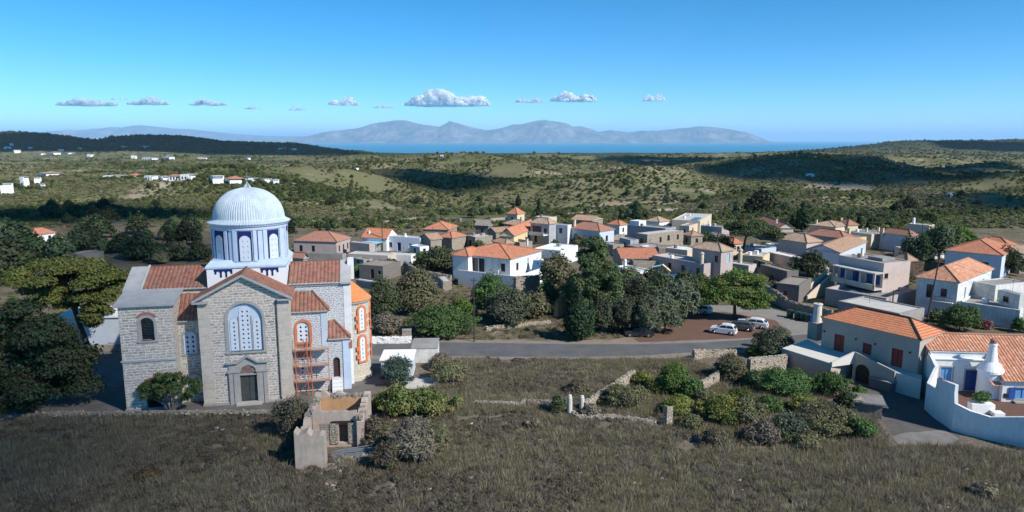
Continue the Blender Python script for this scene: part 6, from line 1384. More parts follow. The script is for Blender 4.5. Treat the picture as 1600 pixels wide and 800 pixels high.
FHL = [(4,12,229,233,'white house on the dark far hill, lowest at the left edge',None),(14,20,224,228,'pale house halfway up the dark far hill at the left edge',None),(44,52,230,234,'pale house on the lower dark far hill left of the saddle',None),(88,95,233,237,'cream house at the foot of the dark far hill',None),(120,126,231,234,'tiny cream house on the dark far hill, right of the others',None),(188,195,228,231,'small white house below the wooded knoll',None),(216,228,228,231,'long white house below the wooded knoll',None),(432,444,231,234,'low white buildings toward the end of the dark hill',None),(455,462,232,235,'last white house at the end of the dark hill',None),
 (31,41,276,292,'tall white cube house, left one of the bright pair at the far left',None),(49,58,277,287,'tall white cube house, right one of the bright pair at the far left',None),(58,68,287,293,'small white annex below the bright pair of cube houses',None),
 (52,78,268,277,'far white house with a flat pinkish roof above the bright cube pair','tile_old'),(0,12,286,303,'pale grey hall cut by the left frame edge',None),
 (160,190,274,279,'low cream farmhouse at the left end of the long distant row',None),(196,214,271,279,'distant farmhouse with orange roof, second in the long row','tile_orange'),(224,242,274,281,'low grey farmhouse in the middle of the distant row',None),(244,260,275,282,'cream farmhouse with flat roof right of the grey one in the row',None),
 (264,280,272,282,'distant farmhouse with pink red roof in the row','tile_brown'),(281,300,272,281,'bright white farmhouse right of the pink roofed one',None),(320,345,274,286,'white farmhouse with a dark porch at the right part of the row',None),(344,368,275,287,'white farmhouse with red porch just left of the dome cross','tile_orange'),(384,402,278,285,'low white farmhouse behind the right side of the dome',None),(404,418,279,286,'bright white farmhouse right of the dome cross',None),(420,432,280,288,'white cube farmhouse, last of the row to the right',None),
 (17,26,234,239,'tiny white house on the plain under the dark hill at far left',None),(70,90,237,242,'distant pinkish villa on the plain under the dark hill','tile_old'),(61,68,239,242,'tiny white house left of the distant pinkish villa',None),(99,109,238,241,'tiny white house right of the distant pinkish villa',None),(136,143,241,245,'lone white speck of a house on the far plain',None),
 (205,212,243,248,'small white house alone on the far plain above the row',None),(220,238,246,250,'long low white house on the far plain',None),(251,268,244,249,'wide white house on the far plain right of the long low one',None),(308,320,246,249,'low white house on the far plain left above the dome',None),(382,390,246,250,'tiny white house on the far plain right above the dome',None),
 (688,693,242,246,'tiny white hut on the far central plateau',None),(1262,1272,271,276,'small pale house on the sunny ridge above the village right part',None),(1480,1487,303,307,'tiny pale house in the far right grove',None),(553,558,262,266,'tiny ochre hut on the far left centre slope',None)]
for f in FHL: far_house(f[0], f[1], f[2], f[3], f[4], roof=f[5])
# ---------------------------------------------------------------- trees
def T(label, u, v, lobes, mat, size, n, trunk, bark='bark', name='tree', cat='tree', **k):
    return tree(name, label, gp(u, v), lobes, mat, n, size, trunk, cat, bark, **k)
rs = random.Random(5)
# umbrella pine
L = []
for i in range(26):
    a = rs.uniform(0, 2*pi); r = rs.uniform(0, 1)**.6
    L.append((-2.9+cos(a)*r*6.0, sin(a)*r*4.5, 12.9-r*r*1.6+rs.uniform(-.3,.3), 1.7, 1.6, .85))
for i in range(22): L.append((rs.uniform(-7,2.9), rs.uniform(-3,3), rs.uniform(7.6,11), 1.5, 1.5, .8))
L += [(rs.uniform(-.5,3.0), rs.uniform(-2,0), rs.uniform(4.6,7.6), 1.1, 1.0, .8) for _ in range(9)]+[(1.6,-1.5,7.6,1.5,1.2,.7),(2.9,-1,8.6,1.3,1.2,.6),(1.2,-2,6.8,1.2,1,.5)]
T('large umbrella pine with a flat bright green crown left of the church', 147, 568, L, 'leaf_umbrella', .13, 52000, (0,0,.42,10.5,-2.6), name='umbrella_pine')
L = [(rs.uniform(-4.6,4.6), rs.uniform(-3,3), rs.uniform(1.6,9.8), rs.uniform(1.5,2.5), rs.uniform(1.5,2.2), rs.uniform(1.2,1.9)) for _ in range(30)]
L = [l for l in L if abs(l[0]) < 5.6-max(0, l[2]-5)*.55]
L += [(0,0,10.6,2,2,1.2),(-3,0,9,2,2,1.2),(2.6,0,9.2,1.6,1.6,1)]
T('huge dark shaggy conifer filling the left edge beside the church yard', 48, 640, L, 'leaf_dark', .13, 48000, (0,0,.45,8,0), name='conifer_tree')
L = [(rs.uniform(-3.4,3.4), rs.uniform(-2,2), rs.uniform(.8,5.5), 1.6, 1.5, 1.3) for _ in range(12)]
T('dark conifer cut by the left frame edge, in front of the shaggy one', -15, 655, L, 'leaf_dark', .13, 16000, (0,0,.3,4,0), name='conifer_tree')
mb = MB(); p0 = gp(60, 560, 4.5); mb.path([p0, p0+Vector((1.2,-.2,-.8)), p0+Vector((2.6,0,-2.2))], [.06,.05,.03]); mb.path([p0+Vector((-.4,-.1,-1.6)), p0+Vector((1,-.3,-1.9))], [.05,.03])
tag(mb.build('dead_branch', 'dead_wood'), 'bare silvery dead branches sticking out of the dark conifer', 'branch')
# small tree before the church: many stems
tb = gp(268, 645)
th = thing('feathery_tree', 'small feathery green tree with fanned bare stems before the church', 'tree', tb)
L = [(cos(a)*r, sin(a)*r*.6, z, sx_, sx_*.9, sz_) for a, r, z, sx_, sz_ in [(0,2.3,2.4,.8,.6),(.5,1.7,3.4,.7,.6),(1.9,.9,3.7,.8,.6),(2.8,1.7,3.1,.8,.7),(3.2,2.6,2.0,.7,.55),(4.4,1.2,2.8,.8,.7),(5.4,1.4,2.9,.8,.7),(6.2,3.0,2.9,.6,.5),(.1,2.7,3.6,.5,.4),(0,0,4.0,.7,.55),(3.1,1.0,4.1,.6,.5),(3.2,2.3,3.2,.6,.5),(.1,.9,4.2,.6,.5),(3.1,3.0,2.7,.45,.4),(3.2,1.4,1.9,.8,.5),(0.1,1.6,1.8,.7,.45)]]
o = bpy.data.objects.new('crown', quads_mesh('crown', leaves_np([(l[0], l[1], l[2]*.92, l[3]*.85, l[4], l[5]*1.25) for l in L], 6500, .065, 3, elong=3.4, shell=.0), 'leaf_feather')); col.objects.link(o); o.parent = th
mb = MB()
for l in L: mb.path([(0,0,0), (l[0]*.35, l[1]*.35, 1.1), (l[0]*.8, l[1]*.8, l[2]-.3)], [.09,.06,.03], 6)
mb.build('trunk', 'bark_grey', th)
# road side and centre
cypress('dense dark cypress standing at the roadside left of the olives', 903, 531, 37, 78, n=9000)
cypress('thin young cypress just right of the dense roadside cypress', 922, 527, 12, 66)
L = []
for i in range(46):
    z = rs.uniform(2.6, 12.2); wm = float(np.interp(z, [2, 4, 7, 10, 12.2], [4.6, 5.0, 4.0, 2.3, .9])); x = rs.uniform(-wm, wm)
    L.append((x*.85+.2, rs.uniform(-2,2)*min(1, wm/3), z+rs.uniform(-.3,.3), rs.uniform(1.1,1.7), 1.4, rs.uniform(.7,1.1)))
T('tall irregular dark conifer towering in the middle of the village trees', 926, 497, L+[(0.3,0,12.5,1.1,1.1,.8)], 'leaf_conifer', .14, 38000, (0,0,.38,11,.2), name='conifer_tree')
bush('grey green half bare tree left of the tall central conifer', 872, 470, 56, 72, 'leaf_scrub', 'broadleaf_tree', 'tree', n=3200, trunk=True, shell=.2, elong=2.0)
for i, (u, v, wq, hq, lab) in enumerate([(944,523,52,58,'olive tree first to the right of the roadside cypress'),(978,524,50,56,'olive tree second to the right of the roadside cypress'),(1012,527,54,66,'broad olive tree hiding the parked dark car'),(1042,522,54,70,'olive tree at the edge of the red parking ground')]):
    bush(lab, u, v, wq, hq, 'leaf_olive', 'olive_tree', 'tree', n=5200, size=.15, trunk=True, group='olive trees beside the road', elong=1.5, bark='bark_grey', k=8)
for (u, v, wq, hq, m_, lab) in [(1068,505,56,70,'leaf_olive','tall olive tree behind the roadside row, nearest the parked cars'),(1000,500,54,62,'leaf_dark','dark round tree behind the olive row'),(960,498,44,56,'leaf_holm','dark holm oak behind the first olives'),(1035,488,60,60,'leaf_holm','broad holm oak below the blue tarpaulin'),(1000,470,46,38,'leaf_dry','purplish grey leafless tree below the bougainvillea'),(1072,470,44,44,'leaf_holm','round green tree right of the blue tarpaulin')]:
    bush(lab, u, v, wq, hq, m_, 'broadleaf_tree', 'tree', trunk=True, k=8)
for (u, v, wq, hq, m_, lab) in [(905,486,50,58,'leaf_dark','dark tree under the left side of the tall central conifer'),(955,480,54,52,'leaf_dark','dark tree under the right side of the tall central conifer'),(985,452,44,34,'leaf_holm','holm oak in front of the low white house'),(1022,458,50,36,'leaf_dark','dark oak below the shade cloth'),(1085,490,40,44,'leaf_olive','silvery olive tree left of the car park pine'),(882,470,36,40,'leaf_holm','dark oak behind the ochre wall fragment'),(1110,465,40,30,'leaf_bright','bright green bough behind the car park pine')]:
    bush(lab, u, v, wq, hq, m_, 'broadleaf_tree', 'tree', trunk=True, k=12)
bush('slim dark cypress like shrub under the mauve wall', 1066, 447, 12, 24, 'leaf_cypress')
bush('pink flowering bougainvillea on the low white house', 992, 432, 22, 16, 'leaf_bougain', 'bougainvillea', n=900)
L = [(-4.2,0,4.6,1.9,1.6,1.1),(-2.6,-.6,6.0,1.8,1.6,1.1),(-.6,-.8,6.9,1.9,1.6,1.1),(1.3,-.4,6.4,1.7,1.5,1.1),(2.6,-.4,5.0,1.8,1.5,1.1),(4.4,-.6,3.6,1.6,1.3,.8),(-1,-1.2,4.6,1.8,1.4,1.1),(.8,-1.4,4.6,1.7,1.4,1.1),(-3.4,-1,3.7,1.6,1.4,.9),(3.4,-1,2.8,1.4,1.3,.7),(-.2,-1.5,3.2,1.3,1.2,.8),(-5.3,0,5.2,1.2,1.2,.8),(1.6,-1.4,2.3,1.2,1,.6)]+[(rs.uniform(-4.6,3.8), rs.uniform(-1.6,.6), rs.uniform(2.4,6.6), rs.uniform(1.1,1.8), 1.3, rs.uniform(.8,1.2)) for _ in range(20)]
T('bright green pine with spreading boughs beside the parked cars', 1148, 499, L, 'leaf_pine', .12, 42000, (0,0,.3,5.5,-.4), name='pine_tree')
p = gp(1155, 408); L = []
for i in range(30):
    a = rs.uniform(0, 2*pi); r = rs.uniform(.05, 1)
    L.append((1.5+cos(a)*r*5.6, sin(a)*r*4, 8.9-r*1.6+rs.uniform(-.9,.5), 2.0, 1.9, 1.0))
L += [(7.6,0,5.6,2,1.6,.8),(-5,0,5,2.3,2,1.2),(-4,0,3.4,2.3,2,1.4),(6.2,0,6.4,1.8,1.6,.8)]
T('broad flat topped pine with forked bare trunks among the flat roofs', 1158, 408, L, 'leaf_conifer', .18, 24000, (0,0,.35,8,1.2), name='pine_tree')
cypress('tallest cypress at the back edge of the village centre', 842, 345, 9, 34)
for (u, v, wq, hq, lab) in [(777,335,5,18,'slim cypress left of the tower house'),(810,322,8,18,'bushy cypress on the slope behind the tower house'),(513,365,7,21,'small cypress behind the mauve hipped house'),(969,345,4,17,'thin cypress right of the red brown roof'),(994,346,14,26,'pair of joined dark cypresses behind the long flat house'),(1253,362,20,46,'tall dark cypress behind the grey awning'),(1237,360,9,24,'low dark cypress left of the tall one by the awning'),(1341,362,8,26,'pointed cypress behind the right hand roofs'),(1356,362,9,17,'stubby cypress right of the pointed one'),(80,345,5,18,'slim cypress in the shaded left fields'),(103,348,5,22,'tall slim cypress in the shaded left fields'),(205,352,6,20,'cypress in the shaded fields above the church roof')]:
    cypress(lab, u, v, wq, hq)
for (u, v, wq, hq, m_, lab) in [(1268,437,60,45,'leaf_dark','dense round dark tree before the square tan roofed house'),(1440,420,48,56,'leaf_dark','dark tree mass right of the porch house, left lobe'),(1475,408,58,58,'leaf_holm','tall dark tree behind the weathered white house'),(1510,392,44,36,'leaf_bright','yellow green topped tree behind the orange hipped roof'),(1583,432,44,40,'leaf_dark','dark bushy tree at the right edge under the orange roofs'),
  (1508,521,62,46,'leaf_carob','large rounded oleander at the foot of the weathered white house'),(1472,505,30,20,'leaf_holm','small dark shrub under the iron balcony'),(1300,420,14,10,'leaf_holm','little shrub beside the porch house'),(1597,520,26,24,'leaf_carob','shrub by the concrete block wall at the right edge'),
  (597,500,60,62,'leaf_holm','tall dark carob beside the apse'),(648,492,84,66,'leaf_scrub','wide olive green tree behind the road left of the pole'),(690,528,118,42,'leaf_carob','long dark green thicket at the road edge left of the pole'),(603,524,54,34,'leaf_dry','grey dry bramble bush right of the apse'),(724,500,40,34,'leaf_bright','fresh bright green bush behind the lamp pole'),(768,486,66,52,'leaf_carob','leafy green tree below the big white house'),(800,512,72,58,'leaf_olive','broad olive bush left of the ochre wall'),(838,500,56,42,'leaf_scrub','round sage green bush beside the broad olive'),(856,492,40,52,'leaf_holm','dark tree wrapped round the ochre wall fragment'),(780,502,44,40,'leaf_olive','silvery olive bush right of the lamp pole'),
  (682,425,74,38,'leaf_holm','dark trees hiding the wall left of the big white house'),(662,420,30,26,'leaf_carob','green bush below the blue door house'),(583,412,40,14,'leaf_carob','low green trees above the stone ruin'),(700,424,40,22,'leaf_scrub','pale green tree under the small orange roof'),
  (454,372,18,34,'leaf_dark','dark tree just right of the drum of the dome'),(438,350,26,18,'leaf_dark','dark tree behind the right side of the dome'),(1095,455,30,26,'leaf_bright','light green pine bough left of the car park pine'),(1460,350,30,18,'leaf_bright','light green tree beyond the village right side')]:
    bush(lab, u, v, wq, hq, m_, 'broadleaf_tree' if hq > 34 else 'shrub', 'tree' if hq > 34 else 'shrub')
for (u, v, wq, hq, m_, lab) in [(612,420,22,14,'leaf_carob','small green shrub above the roofless ruin'),(747,392,22,16,'leaf_holm','dark shrub left behind the big white house'),(905,386,26,18,'leaf_scrub','sage shrub below the white and pale blue house'),(975,402,20,14,'leaf_carob','small shrub beside the rust orange roof'),(1064,378,22,15,'leaf_holm','dark shrub in front of the stone cottage'),(1104,380,26,18,'leaf_carob','green shrub under the spreading pine left side'),(1183,402,22,14,'leaf_scrub','olive shrub beside the salmon flat roofed house'),(1232,404,22,16,'leaf_carob','green shrub by the terrace house'),(1312,408,24,18,'leaf_holm','dark shrub left of the porch house'),(1330,386,24,18,'leaf_carob','green shrub behind the striped roof house'),(1410,402,22,18,'leaf_scrub','olive shrub before the brown roofed cottage'),(716,378,20,14,'leaf_holm','dark shrub by the walled yard house'),(1150,437,36,20,'leaf_carob','green shrub behind the car park pine trunk'),(1215,462,30,20,'leaf_holm','dark shrub over the curved rubble wall'),(1420,445,26,18,'leaf_scrub','olive shrub at the foot of the reed fence'),(560,430,30,16,'leaf_carob','green shrub left of the white slab shed'),(640,410,26,16,'leaf_holm','dark shrub below the white annex'),(870,392,22,16,'leaf_carob','green shrub at the corner of the white cube house'),(1285,445,24,16,'leaf_scrub','dry shrub beside the outdoor stair')]:
    bush(lab, u, v, wq, hq, m_, 'shrub', 'shrub')
bush('bougainvillea with faded pink flowers beside the oleander', 1543, 515, 26, 14, 'leaf_bougain', 'bougainvillea', n=500)
# foreground bushes
FG = [(618,606,54,48,'leaf_rosemary','bluish green rosemary bush in front of the white hut',.09,1.6),(622,655,70,52,'leaf_cactus','prickly pear clump, its tall yellowish left part',.15,1),(668,655,76,46,'leaf_cactus','prickly pear clump, its spreading green right part',.15,1),(712,640,22,22,'leaf_cactus','small prickly pear at the right end of the clump',.14,1),
 (456,690,64,74,'leaf_heath','dark brown bush against the left wall of the ruin',.10,1.4),(520,650,50,28,'leaf_heath','bush growing inside the roofless ruin',.09,1.3),(640,728,74,78,'leaf_dry','large grey twiggy bush right of the ruin',.085,3.2),(600,738,52,44,'leaf_heath','brown spiky bush between the ruin and the large grey bush',.08,2.6),(678,712,56,50,'leaf_scrub','olive grey bush right of the large twiggy one',.08,2.6),(585,700,60,50,'leaf_heath','dark low bush at the right corner of the ruin',.10,2),
 (1052,622,58,56,'leaf_bright','bright green fig bush beside the field wall, taller left part',.12,1),(1084,628,54,46,'leaf_carob','green fig bush beside the field wall, lower right part',.12,1),(1030,620,40,26,'leaf_yellow','yellowish shrub at the foot of the fig bush',.10,1.4),(1108,640,50,34,'leaf_scrub','grey shrub between fig bush and square gate post',.10,1.8),(1000,632,46,28,'leaf_scrub','sage shrub growing over the dry stone wall',.09,1.8),(1062,652,60,28,'leaf_yellow','dull yellow low bush left of the square gate post',.10,1.5),(1160,640,50,40,'leaf_bright','bright green young shrub in the upper thicket',.10,1),(1205,650,56,40,'leaf_carob','dark glossy shrub in the middle of the thicket',.10,1.2),(1262,650,60,34,'leaf_yellow','yellow green shrub under the vine mass',.10,1.3),(1330,672,50,40,'leaf_scrub','grey shrub right of the wide scrubby bush',.10,1.8),(1195,696,70,40,'leaf_dry','dry grey bush at the lower edge of the thicket',.09,2.6),(1120,700,60,28,'leaf_heath','brown low bush at the lower left of the thicket',.09,2.2),(1262,706,66,30,'leaf_scrub','low olive bush at the lower edge of the thicket',.09,2.0),(1185,612,56,40,'leaf_holm','dark bush below the tall rubble wall',.10,1.2),(1345,628,40,30,'leaf_carob','green bush climbing the vine mass end',.10,1.2),(700,600,60,30,'leaf_scrub','weedy shrub behind the prickly pear',.09,2.0),(905,618,44,20,'leaf_heath','low brown shrub in the upper field',.09,2.2),(690,580,44,26,'leaf_dry','dry brown bush beside the concrete tank',.09,2.4),(600,640,40,30,'leaf_yellow','yellow green shrub behind the ruin right wall',.10,1.2),(1005,604,36,22,'leaf_yellow','small yellowish bush on top of the dry stone wall',.10,1),(1145,600,56,48,'leaf_scrub','dull green bush left of the tall rubble wall',.11,1.2),(1190,560,42,18,'leaf_bright','low bright shrub at the road bend',.11,1),(1212,562,64,52,'leaf_olive','airy half bare tree between road bend and terrace',.10,1.5),
 (1230,622,110,50,'leaf_carob','glossy green vine mass below the terrace, left half',.12,1),(1300,622,90,46,'leaf_carob','glossy green vine mass below the terrace, right half',.12,1),(1130,665,88,56,'leaf_yellow','yellow green bush behind the square gate post',.11,1),(1172,668,70,52,'leaf_scrub','olive coloured bush amid the thicket',.11,1.2),(1085,675,50,30,'leaf_scrub','low scrub right of the square gate post',.10,1.5),
 (1290,690,110,66,'leaf_scrub','wide scrubby bush left of the paved yard',.11,1.3),(1240,690,80,50,'leaf_olive','grey green bush with dead twigs in the thicket',.10,1.6),(1352,690,54,40,'leaf_carob','dark green bush at the corner of the paved yard',.11,1),(1325,650,50,44,'leaf_holm','dark shrub beside the slab shed',.11,1),(970,640,70,34,'leaf_scrub','grey scrub behind the stone wall footing',.10,1.6),(872,650,28,34,'leaf_holm','dark shrub left of the round gate post',.09,1.5),(925,655,30,22,'leaf_dry','dry shrub at the foot of the gate posts',.09,1.5)]
for (u, v, wq, hq, m_, lab, sz, el) in FG:
    if u > 1080 and v > 600: wq, hq = wq*.85, hq*.82
    bush(lab, u, v, wq, hq, m_, 'prickly_pear' if 'prickly' in lab else 'shrub', 'cactus' if 'prickly' in lab else 'shrub', size=sz, elong=el, shell=.35 if el > 1.2 else .55)
for (u, v, lab) in [(840,668,'pale straw coloured tussock behind the long stones'),(1543,780,'bright straw tussock at the lower right corner'),(1385,770,'small rusty brown shrub in the lower right field')]: pass
bush('bright straw tussock in the lower right corner', 1542, 782, 40, 26, 'grass_dry', 'tussock', 'grass clump', size=.10, elong=2.5, shell=.2)
bush('pale straw tussock below the field wall', 834, 672, 26, 18, 'grass_dry', 'tussock', 'grass clump', size=.09, elong=2.5, shell=.2)
bush('rust brown low bush in the dark lower left field', 222, 756, 46, 16, 'leaf_rust', 'shrub', 'shrub', size=.08, elong=1.8)
# dead branches in thicket
for (u, v, lab) in ((1190,675,'pale bare dead tree tangled in the middle of the thicket'), (1240,668,'small bare dead tree right of the larger one in the thicket')):
    p = gp(u, v); mb = MB()
    for i in range(16):
        a = rs.uniform(-.9, .9); L0 = rs.uniform(1.2, 2.8); b0 = p+Vector((rs.uniform(-.3,.3), -.9, .2)); m1 = b0+Vector((sin(a)*L0*.5, rs.uniform(-.4,.2), L0*.5)); e1 = m1+Vector((sin(a*1.5)*L0*.5, rs.uniform(-.3,.3), L0*.35))
        mb.path([b0, m1, e1], [.05,.03,.012], 5); mb.path([m1, m1+Vector((-sin(a)*.6, -.2, .5))], [.02,.008], 4)
    tag(mb.build('dead_tree', 'dead_wood'), lab, 'dead tree')
# shaded left fields: dark trees, copies of three kinds
proto = []
for k, (m_, hh) in enumerate((('leaf_dark', 6.5), ('leaf_holm', 5.0), ('leaf_scrub', 4.2))):
    lb_ = bushlobes(hh*1.25, hh, hh*1.2, 8, 40+k); proto.append((m_, hh, quads_mesh('crown', np.concatenate([leaves_np(lb_, 1700, .34, k), leaves_np([(l[0],l[1],l[2],l[3]*.7,l[4]*.7,l[5]*.7) for l in lb_], 300, .6, k)]), m_)))
trk = MB(); trk.tube((0,0,-.4), (0,0,2.4), .22, .15, 7)
tob = trk.build('trunk', 'bark'); tme = tob.data; bpy.data.objects.remove(tob)
LMK = [(0,'at the far left'),(40,'behind the small red roofed field house'),(110,'above the umbrella pine'),(200,'above the church tower roof'),(265,'left of the dome'),(430,'right of the dome'),(520,'above the mauve house'),(600,'above the blue door house'),(690,'above the clustered orange roofs'),(770,'above the tower house'),(850,'above the balcony house'),(930,'above the red brown roofed white house'),(1020,'above the stone flat house'),(1110,'above the spreading pine'),(1200,'above the awning house'),(1300,'above the yellow block'),(1390,'above the blue wall house'),(1480,'above the orange hipped house'),(1560,'at the far right')]
def unique(lst):
    out = []; seen = {}
    for (u, v, k, s_, lab) in sorted(lst):
        w_ = [t_ for q_, t_ in LMK if q_ <= u][-1]; far_ = 'high up' if v < 322 else ('lower down' if v > 368 else 'midway')
        seen.setdefault((k, w_, far_), []).append((u, v, k, s_))
    o_ = ['first','second','third','fourth','fifth','sixth','seventh','eighth','ninth','tenth','eleventh','twelfth']
    for (k, w_, far_), l_ in seen.items():
        kn = ['dark tree','green bushy tree','low grey tree'][k]
        for i_, (u, v, kk, s_) in enumerate(l_): out.append((u, v, kk, s_, (kn+' '+far_+' on the land '+w_) if len(l_) == 1 else '%s of the %ss %s, %s' % (o_[i_], kn, far_, w_)))
    return out
def grove(lst, group):
    for (u, v, k, s, lab) in lst:
        p = gp(u, v) if v > 372 else hit(u, v)
        m_, hh, me = proto[k]
        t_ = thing('field_tree', lab, 'tree', p, rs.uniform(0, 6), group); t_.scale = (s*rs.uniform(.9,1.25), s*rs.uniform(.9,1.2), s)
        for nm, d in (('crown', me), ('trunk', tme)):
            o = bpy.data.objects.new(nm, d); col.objects.link(o); o.parent = t_
kinds = ['dark evergreen tree in the shaded fields left of the dome', 'mid green bushy tree in the shaded fields left of the dome', 'grey green low tree in the shaded fields left of the dome']
lst = []
for i in range(92):
    v = rs.uniform(322, 418); u = rs.uniform(0, 318)
    if 22 < u < 100 and 350 < v < 400: continue
    if v > 396 and u < 200: continue
    k = rs.choice([0,0,0,1,2]); lst.append((u, v, k, rs.uniform(.42, .95), kinds[k]))
grove(unique(lst), 'trees in the shaded left fields')
kr = ['dark evergreen tree on the far slopes beyond the village', 'mid green bushy tree on the far slopes beyond the village', 'grey green low tree on the far slopes beyond the village']
lst = []
for i in range(64):
    v = rs.uniform(296, 345); u = rs.uniform(440, 1600); k = rs.choice([0,1,1,2]); lst.append((u, v, k, rs.uniform(.4, .85), kr[k]))
grove(unique(lst), 'trees on the slopes beyond the village')
grove([(1190,335,0,1.5,'large dark lone tree on the slope above the flat topped pine'),(1420,330,0,1.3,'dark tree above the back right roofs'),(30,402,0,1.2,'dark tree left of the umbrella pine top'),(8,440,0,1.3,'dark tree at the left frame edge'),(95,405,1,1.1,'dark tree below the small field house'),(62,402,1,.9,'round tree right under the small field house')], None)
# ---------------------------------------------------------------- scattered cover
tf = [src_obj('a', tuft_mesh('tuft', 'grass_dry', 70, .55, .30, .010, 1)), src_obj('b', tuft_mesh('tuft', 'grass_green', 60, .60, .26, .010, 2)), src_obj('c', tuft_mesh('tuft', 'twig', 60, .42, .34, .012, 3)),
      src_obj('d', scrub_mesh('tuft', 'leaf_heath', .95, .42, 420, .040, 4, 2.2)), src_obj('e', scrub_mesh('tuft', 'leaf_heath', 1.3, .60, 520, .045, 5, 2.0)), src_obj('f', scrub_mesh('tuft', 'leaf_scrub', .9, .40, 380, .040, 6, 2.0)), src_obj('g', scrub_mesh('tuft', 'twig', 1.0, .45, 300, .035, 7, 3.5)), src_obj('h', tuft_mesh('tuft', 'straw', 26, 1.05, .22, .012, 8))]
def field(n, box, keep=None, cut=()):
    x = np.random.uniform(box[0], box[1], n); y = np.random.uniform(box[2], box[3], n); ok = np.ones(n, bool)
    if keep: ok &= inpoly(x, y, keep)
    for c in cut: ok &= ~inpoly(x, y, c)
    return x[ok], y[ok]
no = [[(-19.2,58.5),(-12.5,58.5),(-12.5,70),(-19.2,70)], P_([(1392,700),(1345,620),(1400,570),(1600,570),(1700,720),(1500,700)]), P_([(-60,654),(440,648),(590,612),(640,600),(640,560),(400,540),(-100,560)]), P_([(300,563),(1300,559),(1340,500),(300,520)]), [( -16,82),(-9,82),(-9,95),(-16,95)]]
no = [[(p[0], p[1]) for p in q] for q in no]
x1, y1 = field(62000, (-50, 58, 44, 72), cut=no); x2, y2 = field(24000, (-24, 34, 70, 90), keep=[(q.x,q.y) for q in P_([(430,652),(560,640),(690,600),(665,562),(1080,563),(1160,600),(1330,600),(1340,660)])], cut=no)
x = np.concatenate([x1, x2]); y = np.concatenate([y1, y2])
nz = fbm(x/4.5, y/4.5, 31, 4); n2_ = fbm(x/1.8, y/1.8, 77, 3)
ok = (n2_+nz*.4 > -.42)
x, y, nz, n2_ = x[ok], y[ok], nz[ok], n2_[ok]
rr_ = np.random.rand(len(x))+nz*.9+(y > 70)*.12+np.clip((x-5)/60, -.12, .28)+fbm(x/16, y/16, 50, 3)*.35
idx = np.select([rr_ < .05, rr_ < .15, rr_ < .24, rr_ < .40, rr_ < .74, rr_ < .80], [4, 3, 6, 2, 0, 5], 1)
pt_ = fbm(x/9, y/6, 61, 3); idx = np.where((pt_ > .10) & (np.random.rand(len(x)) < .65), np.random.choice([2,6,3], len(x)), idx)
idx = np.where((np.random.rand(len(x)) < .04+.12*(nz > .12)+np.clip((x-8)/160, 0, .16)), 7, idx)
tag(scatter('dry_scrub', np.stack([x, y, gz(x, y)-.03], 1), idx, (.6+.7*np.random.rand(len(x)))*np.where(np.isin(idx, [3,4,5,6]), .62, .95), tf), 'dry grass and heath covering the foreground field')
sx_, sy_ = field(260, (-46, 46, 46, 70), cut=no); mb = MB()
for X_, Y_ in zip(sx_, sy_):
    s_ = random.uniform(.06, .2); z_ = float(gz(X_, Y_)); mb.prism([(X_-s_, Y_-s_*.5), (X_+s_*.7, Y_-s_*.7), (X_+s_, Y_+s_*.5), (X_-s_*.6, Y_+s_*.8)], z_-.05, [z_+s_*1.5, z_+s_*1.1, z_+s_*1.8, z_+s_])
tag(mb.build('field_stones', 'pale_rubble'), 'loose pale stones lying in the dry foreground field', 'stones', kind='stuff')
x, y = field(5200, (-16, 62, 96, 132), keep=[(q.x,q.y) for q in P_([(600,532),(1000,528),(1060,500),(1060,470),(880,455),(600,440)])])
idx = np.random.choice([0,0,1,5,2], len(x))
tag(scatter('verge_grass', np.stack([x, y, gz(x, y)-.02], 1), idx, .5+.7*np.random.rand(len(x)), [o.copy() for o in tf]), 'dry grass on the bank beyond the road')
mq = [src_obj('m%d' % k, scrub_mesh('maquis', m_, w_, h_, n_, sz, 60+k)) for k, (m_, w_, h_, n_, sz) in enumerate((('maq_dark',3.2,1.9,190,.30),('maq_green',2.6,1.5,180,.26),('maq_olive',2.4,1.1,160,.25),('maq_dark',3.6,2.5,220,.32),('maq_green',2.2,1.2,150,.25),('maq_brown',2.2,.9,150,.24)))]
def maquis(name, label, n, y0, y1, thr, smin, smax, w0=None, xr=None, jit=1.0, sc=34.):
    y = np.exp(np.random.uniform(math.log(y0), math.log(y1), n)) if w0 is None else np.random.uniform(y0, y1, n)
    x = np.random.uniform(-1, 1, n)*(y*.80+25) if xr is None else np.random.uniform(xr[0], xr[1], n)*y
    f = fbm(x/sc, y/sc, 5, 5)+.7*fbm(x/(sc*4), y/(sc*4), 8, 3)+.12*np.random.randn(n)
    ok = f > thr; x, y, f = x[ok], y[ok], f[ok]
    k = np.clip(((fbm(x/60, y/60, 15, 3)+.5)*4+np.random.randn(len(x))*1.3), 0, 5).astype(int); k = np.array([5,2,4,1,0,3])[k]
    s = (smin+(smax-smin)*np.random.rand(len(x))**2)*np.clip((y/350)**.35, .6, 2.2)
    return tag(scatter(name, np.stack([x, y, gz(x, y)-.15], 1), k, s, [o.copy() for o in mq]), label)
maquis('maquis', 'green and brown scrub covering the rolling hills', 170000, 225, 1500, -.33, .35, 1.15)
maquis('distant_maquis', 'scrub on the farther hills', 52000, 1200, 3800, -.2, .7, 2.0, sc=80.)
y = np.random.uniform(3500, 4650, 9000); x = ((np.random.uniform(-250, 640, 9000))-800)/1100*y
tag(scatter('far_woods', np.stack([x, y, gz(x, y)-1], 1), np.random.choice([0,3,3], 9000), 2.2+3.2*np.random.rand(9000)**2, [o.copy() for o in mq]), 'dark pine woods covering the far left hill')
y = np.random.uniform(3300, 4500, 3500); x = ((np.random.uniform(1150, 1800, 3500))-800)/1100*y
